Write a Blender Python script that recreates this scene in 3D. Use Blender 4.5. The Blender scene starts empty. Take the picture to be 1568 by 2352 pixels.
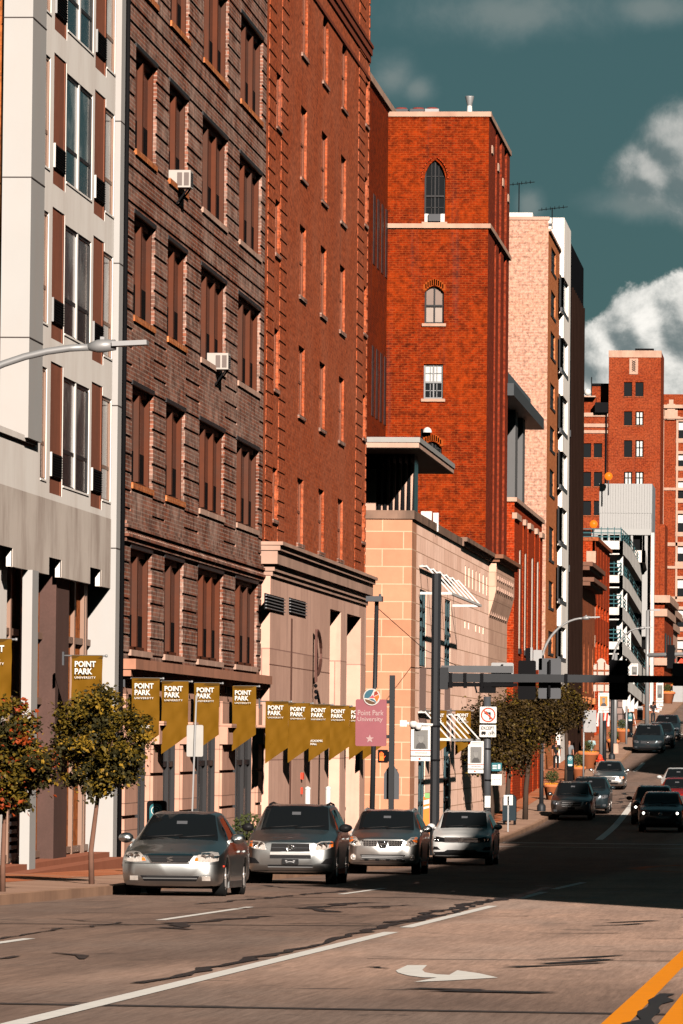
import bpy, bmesh, math, random
from mathutils import Vector, Matrix
from mathutils.bvhtree import BVHTree
random.seed(7)
R = math.radians
scene = bpy.context.scene
COL = scene.collection

# ------------------------------------------------------------------ camera
FPX = 13065.0                  # focal length, in units of a 1568 x 2352 picture
CX, CY = 784.0, 1176.0
CAMZ = 4.0
ROLL = R(0.55)
_a, _b = 1884 - CX, -(1715 - CY)
_a0 = _a*math.cos(ROLL) - _b*math.sin(ROLL)
_b0 = _a*math.sin(ROLL) + _b*math.cos(ROLL)
PHI = math.atan(-_b0/FPX)
PSI = math.atan(_a0/FPX*math.cos(PHI))
W_ = Vector((-math.sin(PSI)*math.cos(PHI), math.cos(PSI)*math.cos(PHI), math.sin(PHI)))
R0 = Vector((math.cos(PSI), math.sin(PSI), 0))
U0 = R0.cross(W_)
RV = R0*math.cos(ROLL) + U0*math.sin(ROLL)
UV = U0*math.cos(ROLL) - R0*math.sin(ROLL)
cam_d = bpy.data.cameras.new('camera')
cam = bpy.data.objects.new('camera', cam_d)
COL.objects.link(cam)
cam_d.sensor_fit = 'VERTICAL'
cam_d.sensor_height = 36
cam_d.sensor_width = 24
cam_d.lens = 36*FPX/2352
cam_d.clip_start = 1
cam_d.clip_end = 6000
cam.matrix_world = Matrix(((RV.x, UV.x, -W_.x, 0), (RV.y, UV.y, -W_.y, 0), (RV.z, UV.z, -W_.z, CAMZ), (0, 0, 0, 1)))
scene.camera = cam

def ray(px, py):
    return W_*FPX + RV*(px - CX) + UV*(CY - py)
def atX(px, py, t):            # point of the street-side plane x = -t seen at (px, py): returns (y, z)
    d = ray(px, py); k = -t/d.x
    return d.y*k, CAMZ + d.z*k
def atY(px, py, Y):            # point of the plane y = Y: returns (x, z)
    d = ray(px, py); k = Y/d.y
    return d.x*k, CAMZ + d.z*k
def xzY(px, Y):                # x of a column px (near the horizon) at distance Y
    return atY(px, 1715, Y)[0]
PROF = [(-60, .41), (0, 1.265), (60, 2.117), (100, 2.68), (140, 3.25), (171, 3.67), (195, 3.77), (222, 3.66), (246, 3.43), (275, 2.85),
        (304, 2.2), (335, 1.35), (363, .5), (388, -.35), (455, -2.3), (560, -5.5), (700, -9), (1600, -25)]
def gz(Y):                     # height of the road surface
    P = PROF
    if Y <= P[0][0]: return CAMZ - P[0][1]
    for i in range(len(P) - 1):
        if Y <= P[i+1][0]:
            y0, d0 = P[i]; y1, d1 = P[i+1]
            def sl(j):
                j0, j1 = max(j-1, 0), min(j+1, len(P)-1)
                return (P[j1][1]-P[j0][1])/(P[j1][0]-P[j0][0])
            h = y1-y0; s = (Y-y0)/h
            m0, m1 = sl(i)*h, sl(i+1)*h
            d = (2*s**3-3*s**2+1)*d0 + (s**3-2*s**2+s)*m0 + (-2*s**3+3*s**2)*d1 + (s**3-s**2)*m1
            return CAMZ - d
    return CAMZ - P[-1][1]
CURB = 11.95
def sz(Y, t=13):               # height of the left pavement
    return gz(Y) + .15 + max(0, t - CURB)*.015
def atG(px, py, dz=0):         # point of the road seen at (px, py)
    d = ray(px, py).normalized()
    lo, hi = 5.0, 1500.0
    for _ in range(60):
        m = (lo+hi)/2
        if CAMZ + d.z*m > gz(d.y*m) + dz: lo = m
        else: hi = m
    return d.x*lo, d.y*lo

# ------------------------------------------------------------------ mesh helpers
def root_of(o):
    while o.parent: o = o.parent
    return o
class MB:
    def __init__(s): s.v = []; s.f = []; s.sm = []
    def quad(s, a, b, c, d):
        n = len(s.v); s.v += [a, b, c, d]; s.f.append((n, n+1, n+2, n+3)); s.sm.append(False); return s
    def poly(s, pts):
        n = len(s.v); s.v += list(pts); s.f.append(tuple(range(n, n+len(pts)))); s.sm.append(False); return s
    def box(s, x0, x1, y0, y1, z0, z1):
        if x0 > x1: x0, x1 = x1, x0
        if y0 > y1: y0, y1 = y1, y0
        if z0 > z1: z0, z1 = z1, z0
        n = len(s.v)
        s.v += [(x0,y0,z0),(x1,y0,z0),(x1,y1,z0),(x0,y1,z0),(x0,y0,z1),(x1,y0,z1),(x1,y1,z1),(x0,y1,z1)]
        for q in ((0,3,2,1),(4,5,6,7),(0,1,5,4),(1,2,6,5),(2,3,7,6),(3,0,4,7)):
            s.f.append(tuple(n+i for i in q)); s.sm.append(False)
        return s
    def obox(s, c, ax, ay, az, hx, hy, hz):      # oriented box
        c, ax, ay, az = Vector(c), Vector(ax), Vector(ay), Vector(az)
        n = len(s.v)
        for k in (-1, 1):
            for i, j in ((-1,-1),(1,-1),(1,1),(-1,1)):
                s.v.append(tuple(c + ax*(i*hx) + ay*(j*hy) + az*(k*hz)))
        for q in ((0,3,2,1),(4,5,6,7),(0,1,5,4),(1,2,6,5),(2,3,7,6),(3,0,4,7)):
            s.f.append(tuple(n+i for i in q)); s.sm.append(False)
        return s
    def bar(s, a, b, w, h=None):                 # square bar from a to b
        a, b = Vector(a), Vector(b); d = (b-a); L = d.length
        if L < 1e-6: return s
        d /= L
        up = Vector((0,0,1)) if abs(d.z) < .95 else Vector((1,0,0))
        sx = d.cross(up).normalized(); sy = sx.cross(d)
        return s.obox((a+b)/2, d, sx, sy, L/2, w/2, (h or w)/2)
    def tube(s, pts, rad, n=10, cap=True):       # round tube along a polyline, rad number or list
        pts = [Vector(p) for p in pts]
        rads = rad if isinstance(rad, (list, tuple)) else [rad]*len(pts)
        base = len(s.v); prev = None
        for i, p in enumerate(pts):
            d = (pts[min(i+1, len(pts)-1)] - pts[max(i-1, 0)]).normalized()
            if prev is None:
                ref = Vector((0,0,1)) if abs(d.z) < .9 else Vector((1,0,0))
                a = d.cross(ref).normalized()
            else:
                a = (prev - d*prev.dot(d)).normalized()
            prev = a; b = d.cross(a)
            for k in range(n):
                an = 2*math.pi*k/n
                s.v.append(tuple(p + (a*math.cos(an) + b*math.sin(an))*rads[i]))
        for i in range(len(pts)-1):
            for k in range(n):
                k2 = (k+1) % n
                s.f.append((base+i*n+k, base+i*n+k2, base+(i+1)*n+k2, base+(i+1)*n+k)); s.sm.append(True)
        if cap:
            s.f.append(tuple(base+k for k in reversed(range(n)))); s.sm.append(False)
            e = base+(len(pts)-1)*n
            s.f.append(tuple(e+k for k in range(n))); s.sm.append(False)
        return s
    def lathe(s, prof, c=(0,0,0), n=16, axis='z'):    # profile of (radius, height)
        base = len(s.v)
        for r, h in prof:
            for k in range(n):
                an = 2*math.pi*k/n; x, y = r*math.cos(an), r*math.sin(an)
                p = (x, y, h) if axis == 'z' else ((h, x, y) if axis == 'x' else (x, h, y))
                s.v.append((p[0]+c[0], p[1]+c[1], p[2]+c[2]))
        for i in range(len(prof)-1):
            for k in range(n):
                k2 = (k+1) % n
                q = (base+i*n+k, base+i*n+k2, base+(i+1)*n+k2, base+(i+1)*n+k)
                s.f.append(q if axis == 'z' or axis == 'x' else q[::-1]); s.sm.append(True)
        return s
    def prism(s, pts, a, b):          # polygon pts (list of 3-d points) swept from +a to +b (vectors)
        n0 = len(s.v); n = len(pts); a, b = Vector(a), Vector(b)
        s.v += [tuple(Vector(p)+a) for p in pts] + [tuple(Vector(p)+b) for p in pts]
        s.f.append(tuple(n0+i for i in range(n))); s.sm.append(False)
        s.f.append(tuple(n0+n+i for i in reversed(range(n)))); s.sm.append(False)
        for i in range(n):
            j = (i+1) % n
            s.f.append((n0+j, n0+i, n0+n+i, n0+n+j)); s.sm.append(False)
        return s
    def mesh(s, name, off=(0,0,0)):
        me = bpy.data.meshes.new(name)
        me.from_pydata([(v[0]-off[0], v[1]-off[1], v[2]-off[2]) for v in s.v], [], s.f)
        me.polygons.foreach_set('use_smooth', s.sm)
        me.update()
        return me
    def build(s, name, mat, parent=None, fix=False):
        off = root_of(parent).location if parent else (0,0,0)
        me = s.mesh(name, off)
        if fix:
            b = bmesh.new(); b.from_mesh(me); bmesh.ops.recalc_face_normals(b, faces=b.faces); b.to_mesh(me); b.free()
        if mat: me.materials.append(mat)
        o = bpy.data.objects.new(name, me); COL.objects.link(o)
        if parent: o.parent = parent
        return o
def tag(o, label, cat, group=None, kind=None):
    if label: o['label'] = label
    if cat: o['category'] = cat
    if group: o['group'] = group
    if kind: o['kind'] = kind
    return o
def thing(name, loc, label, cat, group=None):
    o = bpy.data.objects.new(name, None); COL.objects.link(o); o.location = loc; o.empty_display_size = .3
    return tag(o, label, cat, group)
def copy_tree(o, parent=None):
    c = o.copy(); COL.objects.link(c)
    if parent: c.parent = parent
    for ch in list(o.children): copy_tree(ch, c)
    return c
def struct(o): o['kind'] = 'structure'; return o

# a vertical face of a building: 'S' lies in x = -t and looks to the street, 'F' lies in y = Y and looks to the camera
class Face:
    def __init__(s, kind, p): s.k = kind; s.p = p
    def pt(s, u, z, d):
        return (-s.p + d, u, z) if s.k == 'S' else (u, s.p - d, z)
    def box(s, mb, u0, u1, z0, z1, d0, d1):
        a = s.pt(u0, z0, d0); b = s.pt(u1, z1, d1)
        mb.box(a[0], b[0], a[1], b[1], a[2], b[2])
    def quad(s, mb, u0, u1, z0, z1, d):
        q = [s.pt(u0,z0,d), s.pt(u1,z0,d), s.pt(u1,z1,d), s.pt(u0,z1,d)]
        mb.quad(*q)
    def wall(s, mb, u0, u1, z0, z1, holes, depth, d=0):
        us = sorted({u0, u1, *[h[0] for h in holes], *[h[1] for h in holes]})
        zs = sorted({z0, z1, *[h[2] for h in holes], *[h[3] for h in holes]})
        us = [u for u in us if u0-1e-6 <= u <= u1+1e-6]; zs = [z for z in zs if z0-1e-6 <= z <= z1+1e-6]
        for i in range(len(us)-1):
            run = None
            for j in range(len(zs)-1):
                uc, zc = (us[i]+us[i+1])/2, (zs[j]+zs[j+1])/2
                hole = any(h[0] < uc < h[1] and h[2] < zc < h[3] for h in holes)
                if not hole:
                    run = (run[0], zs[j+1]) if run else (zs[j], zs[j+1])
                if hole or j == len(zs)-2:
                    if run: s.quad(mb, us[i], us[i+1], run[0], run[1], d)
                    run = None
        for h in holes:
            a0, a1, b0, b1 = max(h[0],u0), min(h[1],u1), max(h[2],z0), min(h[3],z1)
            P = s.pt; e = d-depth
            mb.quad(P(a0,b0,d), P(a0,b1,d), P(a0,b1,e), P(a0,b0,e))
            mb.quad(P(a1,b0,d), P(a1,b0,e), P(a1,b1,e), P(a1,b1,d))
            mb.quad(P(a0,b0,d), P(a0,b0,e), P(a1,b0,e), P(a1,b0,d))
            mb.quad(P(a0,b1,d), P(a1,b1,d), P(a1,b1,e), P(a0,b1,e))

# ------------------------------------------------------------------ materials
def newmat(name):
    m = bpy.data.materials.new(name); m.use_nodes = True
    nt = m.node_tree; b = nt.nodes['Principled BSDF']
    return m, nt, b
def N(nt, typ, **kw):
    n = nt.nodes.new(typ)
    for k, v in kw.items():
        if k.startswith('i_'): n.inputs[k[2:].replace('_', ' ')].default_value = v
        else: setattr(n, k, v)
    return n
def mixc(nt, fac, a, b, blend='MIX'):
    n = nt.nodes.new('ShaderNodeMix'); n.data_type = 'RGBA'; n.blend_type = blend
    for sock, v in ((n.inputs[0], fac), (n.inputs[6], a), (n.inputs[7], b)):
        if hasattr(v, 'is_linked') or isinstance(v, bpy.types.NodeSocket): nt.links.new(v, sock)
        elif isinstance(v, (int, float)): sock.default_value = v
        else: sock.default_value = (*v, 1)
    return n.outputs[2]
def ramp(nt, fac, p0, p1, c0=(0,0,0), c1=(1,1,1)):
    n = nt.nodes.new('ShaderNodeMapRange'); n.inputs[1].default_value = p0; n.inputs[2].default_value = p1
    n.interpolation_type = 'SMOOTHSTEP'
    nt.links.new(fac, n.inputs[0]); return n.outputs[0]
def mathn(nt, op, a, b=0.0, c=None):
    n = nt.nodes.new('ShaderNodeMath'); n.operation = op
    for i, v in enumerate((a, b, c)):
        if v is None: continue
        if isinstance(v, (int, float)): n.inputs[i].default_value = v
        else: nt.links.new(v, n.inputs[i])
    return n.outputs[0]
def wallvec(nt, sx=1, sz=1):     # (x + y, z) of the object: runs along any wall
    tc = N(nt, 'ShaderNodeTexCoord'); sp = N(nt, 'ShaderNodeSeparateXYZ'); nt.links.new(tc.outputs['Object'], sp.inputs[0])
    u = mathn(nt, 'ADD', sp.outputs[0], sp.outputs[1]); cb = N(nt, 'ShaderNodeCombineXYZ')
    nt.links.new(mathn(nt, 'MULTIPLY', u, sx), cb.inputs[0]); nt.links.new(mathn(nt, 'MULTIPLY', sp.outputs[2], sz), cb.inputs[1])
    return cb.outputs[0], tc
def noise(nt, vec, scale, detail=4, rough=.55, dist=0.0):
    n = N(nt, 'ShaderNodeTexNoise'); n.inputs['Scale'].default_value = scale; n.inputs['Detail'].default_value = detail
    n.inputs['Roughness'].default_value = rough; n.inputs['Distortion'].default_value = dist
    if vec is not None: nt.links.new(vec, n.inputs['Vector'])
    return n.outputs['Fac']
def bump(nt, b, h, strength=.3, dist=.02):
    n = N(nt, 'ShaderNodeBump'); n.inputs['Strength'].default_value = strength; n.inputs['Distance'].default_value = dist
    nt.links.new(h, n.inputs['Height']); nt.links.new(n.outputs[0], b.inputs['Normal'])
AL = .52       # common albedo factor; the exposure makes up for it
def al(c): return tuple(x*AL for x in c)
def brickmat(name, c1, c2, mortar, bw=.24, bh=.085, ms=.012, blot=(.5, .5, .5), blotamt=.35, streak=.2, rough=.9, off=.5, mottle=2.2):
    c1, c2, mortar, blot = al(c1), al(c2), al(mortar), al(blot)
    m, nt, b = newmat(name)
    vec, tc = wallvec(nt)
    br = N(nt, 'ShaderNodeTexBrick'); br.offset = off
    nt.links.new(vec, br.inputs['Vector'])
    br.inputs['Scale'].default_value = 1; br.inputs['Brick Width'].default_value = bw; br.inputs['Row Height'].default_value = bh
    br.inputs['Mortar Size'].default_value = ms; br.inputs['Mortar Smooth'].default_value = .3
    br.inputs['Color1'].default_value = (*c1, 1); br.inputs['Color2'].default_value = (*c2, 1); br.inputs['Mortar'].default_value = (*mortar, 1)
    f1 = ramp(nt, noise(nt, vec, .35, 6, .65), .38, .68)
    col = mixc(nt, mathn(nt, 'MULTIPLY', f1, blotamt), br.outputs['Color'], blot)
    f2 = ramp(nt, noise(nt, vec, mottle*2.3, 5, .75), .35, .7)
    dk = mixc(nt, f2, (1.4, 1.32, 1.3), (.5, .48, .48))
    col = mixc(nt, 1.0, col, dk, 'MULTIPLY')
    v2, _ = wallvec(nt, 1.6, .07)
    f3 = ramp(nt, noise(nt, v2, 1.0, 5, .6), .55, .8)
    col = mixc(nt, mathn(nt, 'MULTIPLY', f3, streak), col, (.03, .025, .025))
    nt.links.new(col, b.inputs['Base Color']); b.inputs['Roughness'].default_value = rough
    b.inputs['Specular IOR Level'].default_value = .04
    bump(nt, b, br.outputs['Fac'], -.5, .01)
    return m
def stonemat(name, c, c2, bw=1.2, bh=.55, joint=(.12,.08,.06), ms=.02, stain=(.05,.04,.035), stainamt=.5, rough=.85, blk=.5, grain=.15):
    c, c2, joint, stain = al(c), al(c2), al(joint), al(stain)
    m, nt, b = newmat(name)
    vec, tc = wallvec(nt)
    br = N(nt, 'ShaderNodeTexBrick'); nt.links.new(vec, br.inputs['Vector'])
    br.inputs['Scale'].default_value = 1; br.inputs['Brick Width'].default_value = bw; br.inputs['Row Height'].default_value = bh
    br.inputs['Mortar Size'].default_value = ms; br.inputs['Mortar Smooth'].default_value = .2; br.inputs['Bias'].default_value = blk-.5
    br.inputs['Color1'].default_value = (*c, 1); br.inputs['Color2'].default_value = (*c2, 1); br.inputs['Mortar'].default_value = (*joint, 1)
    n1 = noise(nt, vec, 1.3, 8, .7)
    col = mixc(nt, 1.0, br.outputs['Color'], mixc(nt, n1, (1-grain*2,)*3, (1+grain*2,)*3), 'MULTIPLY')
    v2, _ = wallvec(nt, 1.1, .12)
    f3 = ramp(nt, noise(nt, v2, 1.4, 6, .65), .52, .78)
    col = mixc(nt, mathn(nt, 'MULTIPLY', f3, stainamt), col, stain)
    nt.links.new(col, b.inputs['Base Color']); b.inputs['Roughness'].default_value = rough
    b.inputs['Specular IOR Level'].default_value = .05
    bump(nt, b, br.outputs['Fac'], -.3, .01)
    return m
def plain(name, c, rough=.7, metal=0, var=.12, scale=3.0, streak=0, stc=(.04,.035,.03), spec=.12, emit=None, estr=0, coat=0, grain=0):
    if not emit: c, stc = al(c), al(stc)
    if rough >= .6: spec = min(spec, .06)
    m, nt, b = newmat(name)
    tc = N(nt, 'ShaderNodeTexCoord')
    col = mixc(nt, noise(nt, tc.outputs['Object'], scale, 5, .65), tuple(x*(1-var) for x in c), tuple(min(1, x*(1+var)) for x in c))
    if grain:
        col = mixc(nt, 1.0, col, mixc(nt, noise(nt, tc.outputs['Object'], scale*12, 3, .7), (1-grain,)*3, (1+grain,)*3), 'MULTIPLY')
    if streak:
        v2, _ = wallvec(nt, .4, .12)
        f3 = ramp(nt, noise(nt, v2, 1.5, 6, .65), .4, .66)
        col = mixc(nt, mathn(nt, 'MULTIPLY', f3, streak), col, stc)
    nt.links.new(col, b.inputs['Base Color'])
    b.inputs['Roughness'].default_value = rough; b.inputs['Metallic'].default_value = metal; b.inputs['Specular IOR Level'].default_value = spec
    if coat: b.inputs['Coat Weight'].default_value = coat; b.inputs['Coat Roughness'].default_value = .05
    if emit: b.inputs['Emission Color'].default_value = (*emit, 1); b.inputs['Emission Strength'].default_value = estr
    return m
M = {}
M['brick_brown'] = brickmat('weathered_brown_brick', (.25,.082,.044), (.12,.048,.032), (.27,.2,.165), .5, .1, .016, (.40,.30,.25), .55, .3, mottle=.9)
M['brick_red'] = brickmat('red_brick', (.40,.092,.032), (.27,.058,.021), (.34,.11,.055), .26, .1, .01, (.40,.145,.08), .4, .45)
M['brick_orange'] = brickmat('orange_brick', (.2,.017,.001), (.085,.007,.001), (.17,.034,.008), .28, .1, .02, (.26,.034,.002), .45, .35, mottle=1.4)
M['brick_shade_side'] = brickmat('maroon_brick_shade_side', (.2,.028,.01), (.13,.018,.008), (.16,.04,.02), .3, .105, .012, (.24,.045,.015), .4, .3)  # weaker light on the orange tower's street side, put into this brick colour
M['brick_pilaster'] = brickmat('bright_red_brick', (.30,.028,.004), (.2,.018,.003), (.32,.07,.025), .3, .12, .016, (.33,.045,.007), .4, .3)
M['brick_side'] = brickmat('pale_orange_brick', (.36,.12,.035), (.33,.1,.03), (.22,.07,.03), 1.0, .6, .012, (.34,.12,.04), .3, .05)
M['brick_far'] = brickmat('far_red_brick', (.215,.035,.009), (.15,.022,.007), (.22,.055,.024), .45, .17, .02, (.26,.065,.025), .4, .15)
M['brick_beige'] = brickmat('beige_brick', (.42,.25,.185), (.37,.21,.15), (.45,.29,.23), .5, .16, .02, (.45,.25,.17), .5, .12)
M['brick_tan'] = brickmat('tan_orange_brick', (.46,.17,.06), (.4,.13,.045), (.45,.2,.1), .4, .14, .016, (.4,.13,.05), .5, .2)
M['brownstone'] = brickmat('brownstone', (.24,.075,.035), (.18,.055,.027), (.2,.07,.04), .8, .35, .015, (.35,.1,.03), .5, .3)
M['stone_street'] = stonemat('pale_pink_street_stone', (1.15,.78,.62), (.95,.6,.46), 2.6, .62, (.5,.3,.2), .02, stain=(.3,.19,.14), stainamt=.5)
M['stone_base'] = stonemat('pink_stone', (.54,.31,.23), (.46,.26,.19), 1.4, .62, (.2,.12,.09), .012, stainamt=.3)
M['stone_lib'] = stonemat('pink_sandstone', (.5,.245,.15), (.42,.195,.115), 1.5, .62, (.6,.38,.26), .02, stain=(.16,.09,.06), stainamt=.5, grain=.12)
M['stone_clad'] = stonemat('pink_granite_cladding', (.68,.43,.335), (.5,.305,.235), 2.2, 3.2, (.35,.2,.16), .02, stain=(.2,.15,.14), stainamt=.45, grain=.12)
M['stone_trim'] = plain('pale_stone_trim', (.48,.31,.24), .85, var=.2, scale=2, streak=.3, stc=(.15,.1,.08))
M['stone_band'] = plain('weathered_stone_band', (.44,.29,.22), .85, var=.25, scale=2.5, streak=.35, stc=(.2,.1,.07))
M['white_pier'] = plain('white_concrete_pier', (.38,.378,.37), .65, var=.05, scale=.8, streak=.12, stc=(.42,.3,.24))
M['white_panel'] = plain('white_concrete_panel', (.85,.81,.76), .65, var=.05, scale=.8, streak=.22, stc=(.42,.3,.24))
M['white_stain'] = plain('stained_white_panel', (.62,.55,.49), .75, var=.15, scale=.5, streak=.5, stc=(.2,.13,.1), grain=.06)
M['panel_brown'] = plain('brown_aggregate_panel', (.24,.085,.05), .9, var=.2, scale=4, streak=.25, grain=.35)
M['column_brown'] = plain('brown_aggregate_column', (.10,.056,.047), .85, var=.2, scale=2.2, streak=.3, grain=.25)
M['mullion'] = plain('rust_brown_painted_mullion', (.10,.027,.011), .6, var=.3, scale=1.6, streak=.5)
M['dark_frame'] = plain('dark_window_frame', (.02,.02,.022), .5)
M['alum'] = plain('bronze_aluminium_frame', (.27,.17,.125), .5, .2, var=.1)
M['steel_frame'] = plain('steel_window_frame', (.2,.21,.22), .5, .3)
M['teal_frame'] = plain('dark_teal_window_frame', (.02,.05,.06), .5)
M['white_paint'] = plain('white_paint', (.58,.57,.55), .5, var=.06)
M['grey_metal'] = plain('grey_painted_metal', (.065,.07,.078), .5, .2, var=.08)
M['mast_paint'] = plain('dark_grey_pole_paint', (.02,.0225,.026), .5, .2, var=.12)
M['galv'] = plain('galvanised_metal', (.27,.275,.28), .5, .4, var=.12)
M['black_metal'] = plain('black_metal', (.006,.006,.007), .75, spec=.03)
M['soffit'] = plain('dark_soffit', (.045,.038,.034), .8)
M['grey_render'] = plain('grey_cladding', (.11,.112,.115), .7, var=.06)
M['concrete'] = plain('garage_concrete', (.62,.60,.57), .8, var=.1, scale=1.5, streak=.25)
M['metal_white'] = plain('white_ribbed_metal', (.32,.325,.325), .6, var=.04)
M['black_clad'] = plain('black_metal_cladding', (.01,.011,.013), .8, var=.3, scale=.5, spec=0)
M['black_rib'] = plain('rust_black_cladding_rib', (.016,.009,.007), .8, var=.3, scale=.5, spec=0)
M['terracotta'] = plain('terracotta', (.48,.15,.06), .85, var=.15)
M['teal_sign'] = plain('teal_sign_face', (.02,.13,.155), .5)
M['red_paint'] = plain('red_paint', (.62,.05,.02), .5)
M['orange_paint'] = plain('orange_paint', (.75,.2,.03), .5)
M['bark'] = plain('bark', (.16,.085,.06), .95, var=.35, scale=6)
M['bark_dark'] = plain('dark_bark', (.06,.04,.03), .95, var=.3, scale=6)
M['tyre'] = plain('tyre_rubber', (.012,.012,.012), .85)
M['rim'] = plain('alloy_rim', (.55,.52,.5), .35, .8, var=.05)
M['chrome'] = plain('chrome', (.75,.75,.76), .12, 1, var=.02)
M['black_plastic'] = plain('black_plastic', (.01,.01,.011), .5, spec=.08)
M['gold_cloth'] = plain('gold_banner_cloth', (.14,.066,.003), .8, var=.12, scale=1.8, spec=.15)
M['gold_dark'] = plain('banner_head_band', (.07,.035,.004), .8, var=.1, scale=2, spec=.15)
M['white_print'] = plain('white_print', (.6,.6,.58), .7, var=.02)
M['grey_print'] = plain('grey_print', (.25,.25,.25), .7, var=.05)
M['black_print'] = plain('black_print', (.015,.015,.016), .6)
def glassmat(name, c=(.006,.007,.008), rough=.12, spec=.16, var=0.0, c2=(.1,.11,.11)):
    m, nt, b = newmat(name)
    tc = N(nt, 'ShaderNodeTexCoord')
    if var:
        f = ramp(nt, noise(nt, tc.outputs['Object'], .9, 3, .5), .45, .62)
        nt.links.new(mixc(nt, mathn(nt, 'MULTIPLY', f, var), c, c2), b.inputs['Base Color'])
    else: b.inputs['Base Color'].default_value = (*c, 1)
    b.inputs['Roughness'].default_value = rough; b.inputs['Specular IOR Level'].default_value = spec
    bump(nt, b, noise(nt, tc.outputs['Object'], .7, 2), .05, .05)
    return m
M['glass'] = glassmat('dark_window_glass')
M['glass_curtain'] = glassmat('window_glass_with_pale_blinds', (.012,.017,.019), .15, .2, 1.0, (.09,.1,.1))
M['glass_blind'] = glassmat('blinds_behind_glass', (.26,.265,.26), .3, .3)
M['car_glass'] = glassmat('car_glass', (.003,.0035,.004), .04, .16)
M['lens'] = plain('headlight_lens', (.55,.5,.46), .12, .3, var=.45, scale=14, coat=1)
M['amber'] = plain('amber_lens', (.8,.17,.02), .25, coat=.5)
M['lamp_on'] = plain('lit_headlamp', (.9,.9,.85), .3, emit=(1,.93,.8), estr=1.6)
M['hand_on'] = plain('lit_hand_signal', (.5,.06,.01), .4, emit=(1,.09,.012), estr=.6)
M['beacon'] = plain('lit_amber_beacon', (.12,.03,.004), .4, emit=(1,.2,.004), estr=.3)
def paint(name, c, rough=.3, metal=1.0):
    m = plain(name, c, rough, metal, var=.04, scale=1.5, coat=.25); return m
M['silver'] = paint('silver_car_paint', (.62,.66,.67))
M['silver2'] = paint('light_silver_car_paint', (.85,.86,.85))
M['white_car'] = paint('white_car_paint', (.52,.53,.53), .3, .1)
M['grey_car'] = paint('dark_grey_car_paint', (.2,.2,.205))
M['navy_car'] = paint('dark_blue_car_paint', (.02,.03,.036), .25, .4)
M['black_car'] = paint('black_car_paint', (.012,.014,.017), .25, .3)
M['red_car'] = paint('red_car_paint', (.3,.012,.012), .25, .3)
M['skin'] = plain('skin', (.36,.16,.1), .6)
M['skin_dark'] = plain('darker_skin', (.2,.085,.05), .6)
M['hair'] = plain('dark_hair', (.015,.011,.009), .7)
# ------------------------------------------------------------------ light and sky
SUN_AZ, SUN_EL = R(17.4), R(22.1)
sun_dir = Vector((math.sin(SUN_AZ)*math.cos(SUN_EL), -math.cos(SUN_AZ)*math.cos(SUN_EL), math.sin(SUN_EL)))
sd = bpy.data.lights.new('sun', 'SUN'); sd.energy = 5; sd.angle = R(.5); sd.color = (1, .87, .76)
so = bpy.data.objects.new('sun', sd); COL.objects.link(so)
so.rotation_euler = (-sun_dir).to_track_quat('-Z', 'Y').to_euler(); so.location = (60, -120, 120)
world = bpy.data.worlds.new('World'); scene.world = world; world.use_nodes = True
nt = world.node_tree; bg = nt.nodes['Background']
sky = N(nt, 'ShaderNodeTexSky'); sky.sky_type = 'NISHITA'; sky.sun_disc = False
sky.sun_elevation = SUN_EL; sky.sun_rotation = math.atan2(sun_dir.x, sun_dir.y)
sky.altitude = 200; sky.air_density = 1.0; sky.dust_density = .6; sky.ozone_density = 1.5
skyc = mixc(nt, .8, mixc(nt, 1.0, sky.outputs[0], (.062, .083, .07), 'MULTIPLY'), (.136, .325, .365))
tc = N(nt, 'ShaderNodeTexCoord'); sp = N(nt, 'ShaderNodeSeparateXYZ'); nt.links.new(tc.outputs['Generated'], sp.inputs[0])
az = mathn(nt, 'MULTIPLY', mathn(nt, 'ARCTAN2', sp.outputs[0], sp.outputs[1]), 57.2958)
el = mathn(nt, 'MULTIPLY', mathn(nt, 'ARCSINE', sp.outputs[2]), 57.2958)
cb = N(nt, 'ShaderNodeCombineXYZ'); nt.links.new(az, cb.inputs[0]); nt.links.new(el, cb.inputs[1])
P2 = cb.outputs[0]
def cloud_field(off, blobs, amp, sc, detail=7):
    if off:
        va = N(nt, 'ShaderNodeVectorMath', operation='ADD'); nt.links.new(P2, va.inputs[0]); va.inputs[1].default_value = (*off, 0); p = va.outputs[0]
    else: p = P2
    best = None
    for px, py, rx, ry in blobs:
        d = ray(px, py).normalized(); a0 = math.degrees(math.atan2(d.x, d.y)); e0 = math.degrees(math.asin(d.z))
        k = math.degrees(1/FPX)
        mp = N(nt, 'ShaderNodeMapping'); mp.vector_type = 'POINT'
        mp.inputs['Scale'].default_value = (1/(rx*k), 1/(ry*k), 1); mp.inputs['Location'].default_value = (-a0/(rx*k), -e0/(ry*k), 0)
        nt.links.new(p, mp.inputs[0])
        ln = N(nt, 'ShaderNodeVectorMath', operation='LENGTH'); nt.links.new(mp.outputs[0], ln.inputs[0])
        v = mathn(nt, 'SUBTRACT', 1.0, ln.outputs['Value'])
        best = v if best is None else mathn(nt, 'SMOOTH_MAX', best, v, .25)
    n = mathn(nt, 'MULTIPLY', mathn(nt, 'SUBTRACT', noise(nt, p, sc, detail, .64, .2), .5), amp)
    return mathn(nt, 'ADD', best, n)
big = [(1470,765,105,125), (1590,735,120,130), (1385,835,95,110), (1500,890,240,170), (1345,905,100,90), (1700,790,220,220)]
mid = [(1555,330,110,110), (1490,400,100,90), (1600,400,130,130)]
wisp = [(1180,30,260,75), (900,180,70,60), (960,205,50,40), (1215,470,40,45), (1500,20,120,50), (1480,470,150,40)]
fb = cloud_field(None, big, .95, 1.5); fb2 = cloud_field((.07, .09), big, .95, 1.5)
fm = cloud_field(None, mid, 1.0, 1.3); fm2 = cloud_field((.08, .09), mid, 1.0, 1.3)
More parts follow.
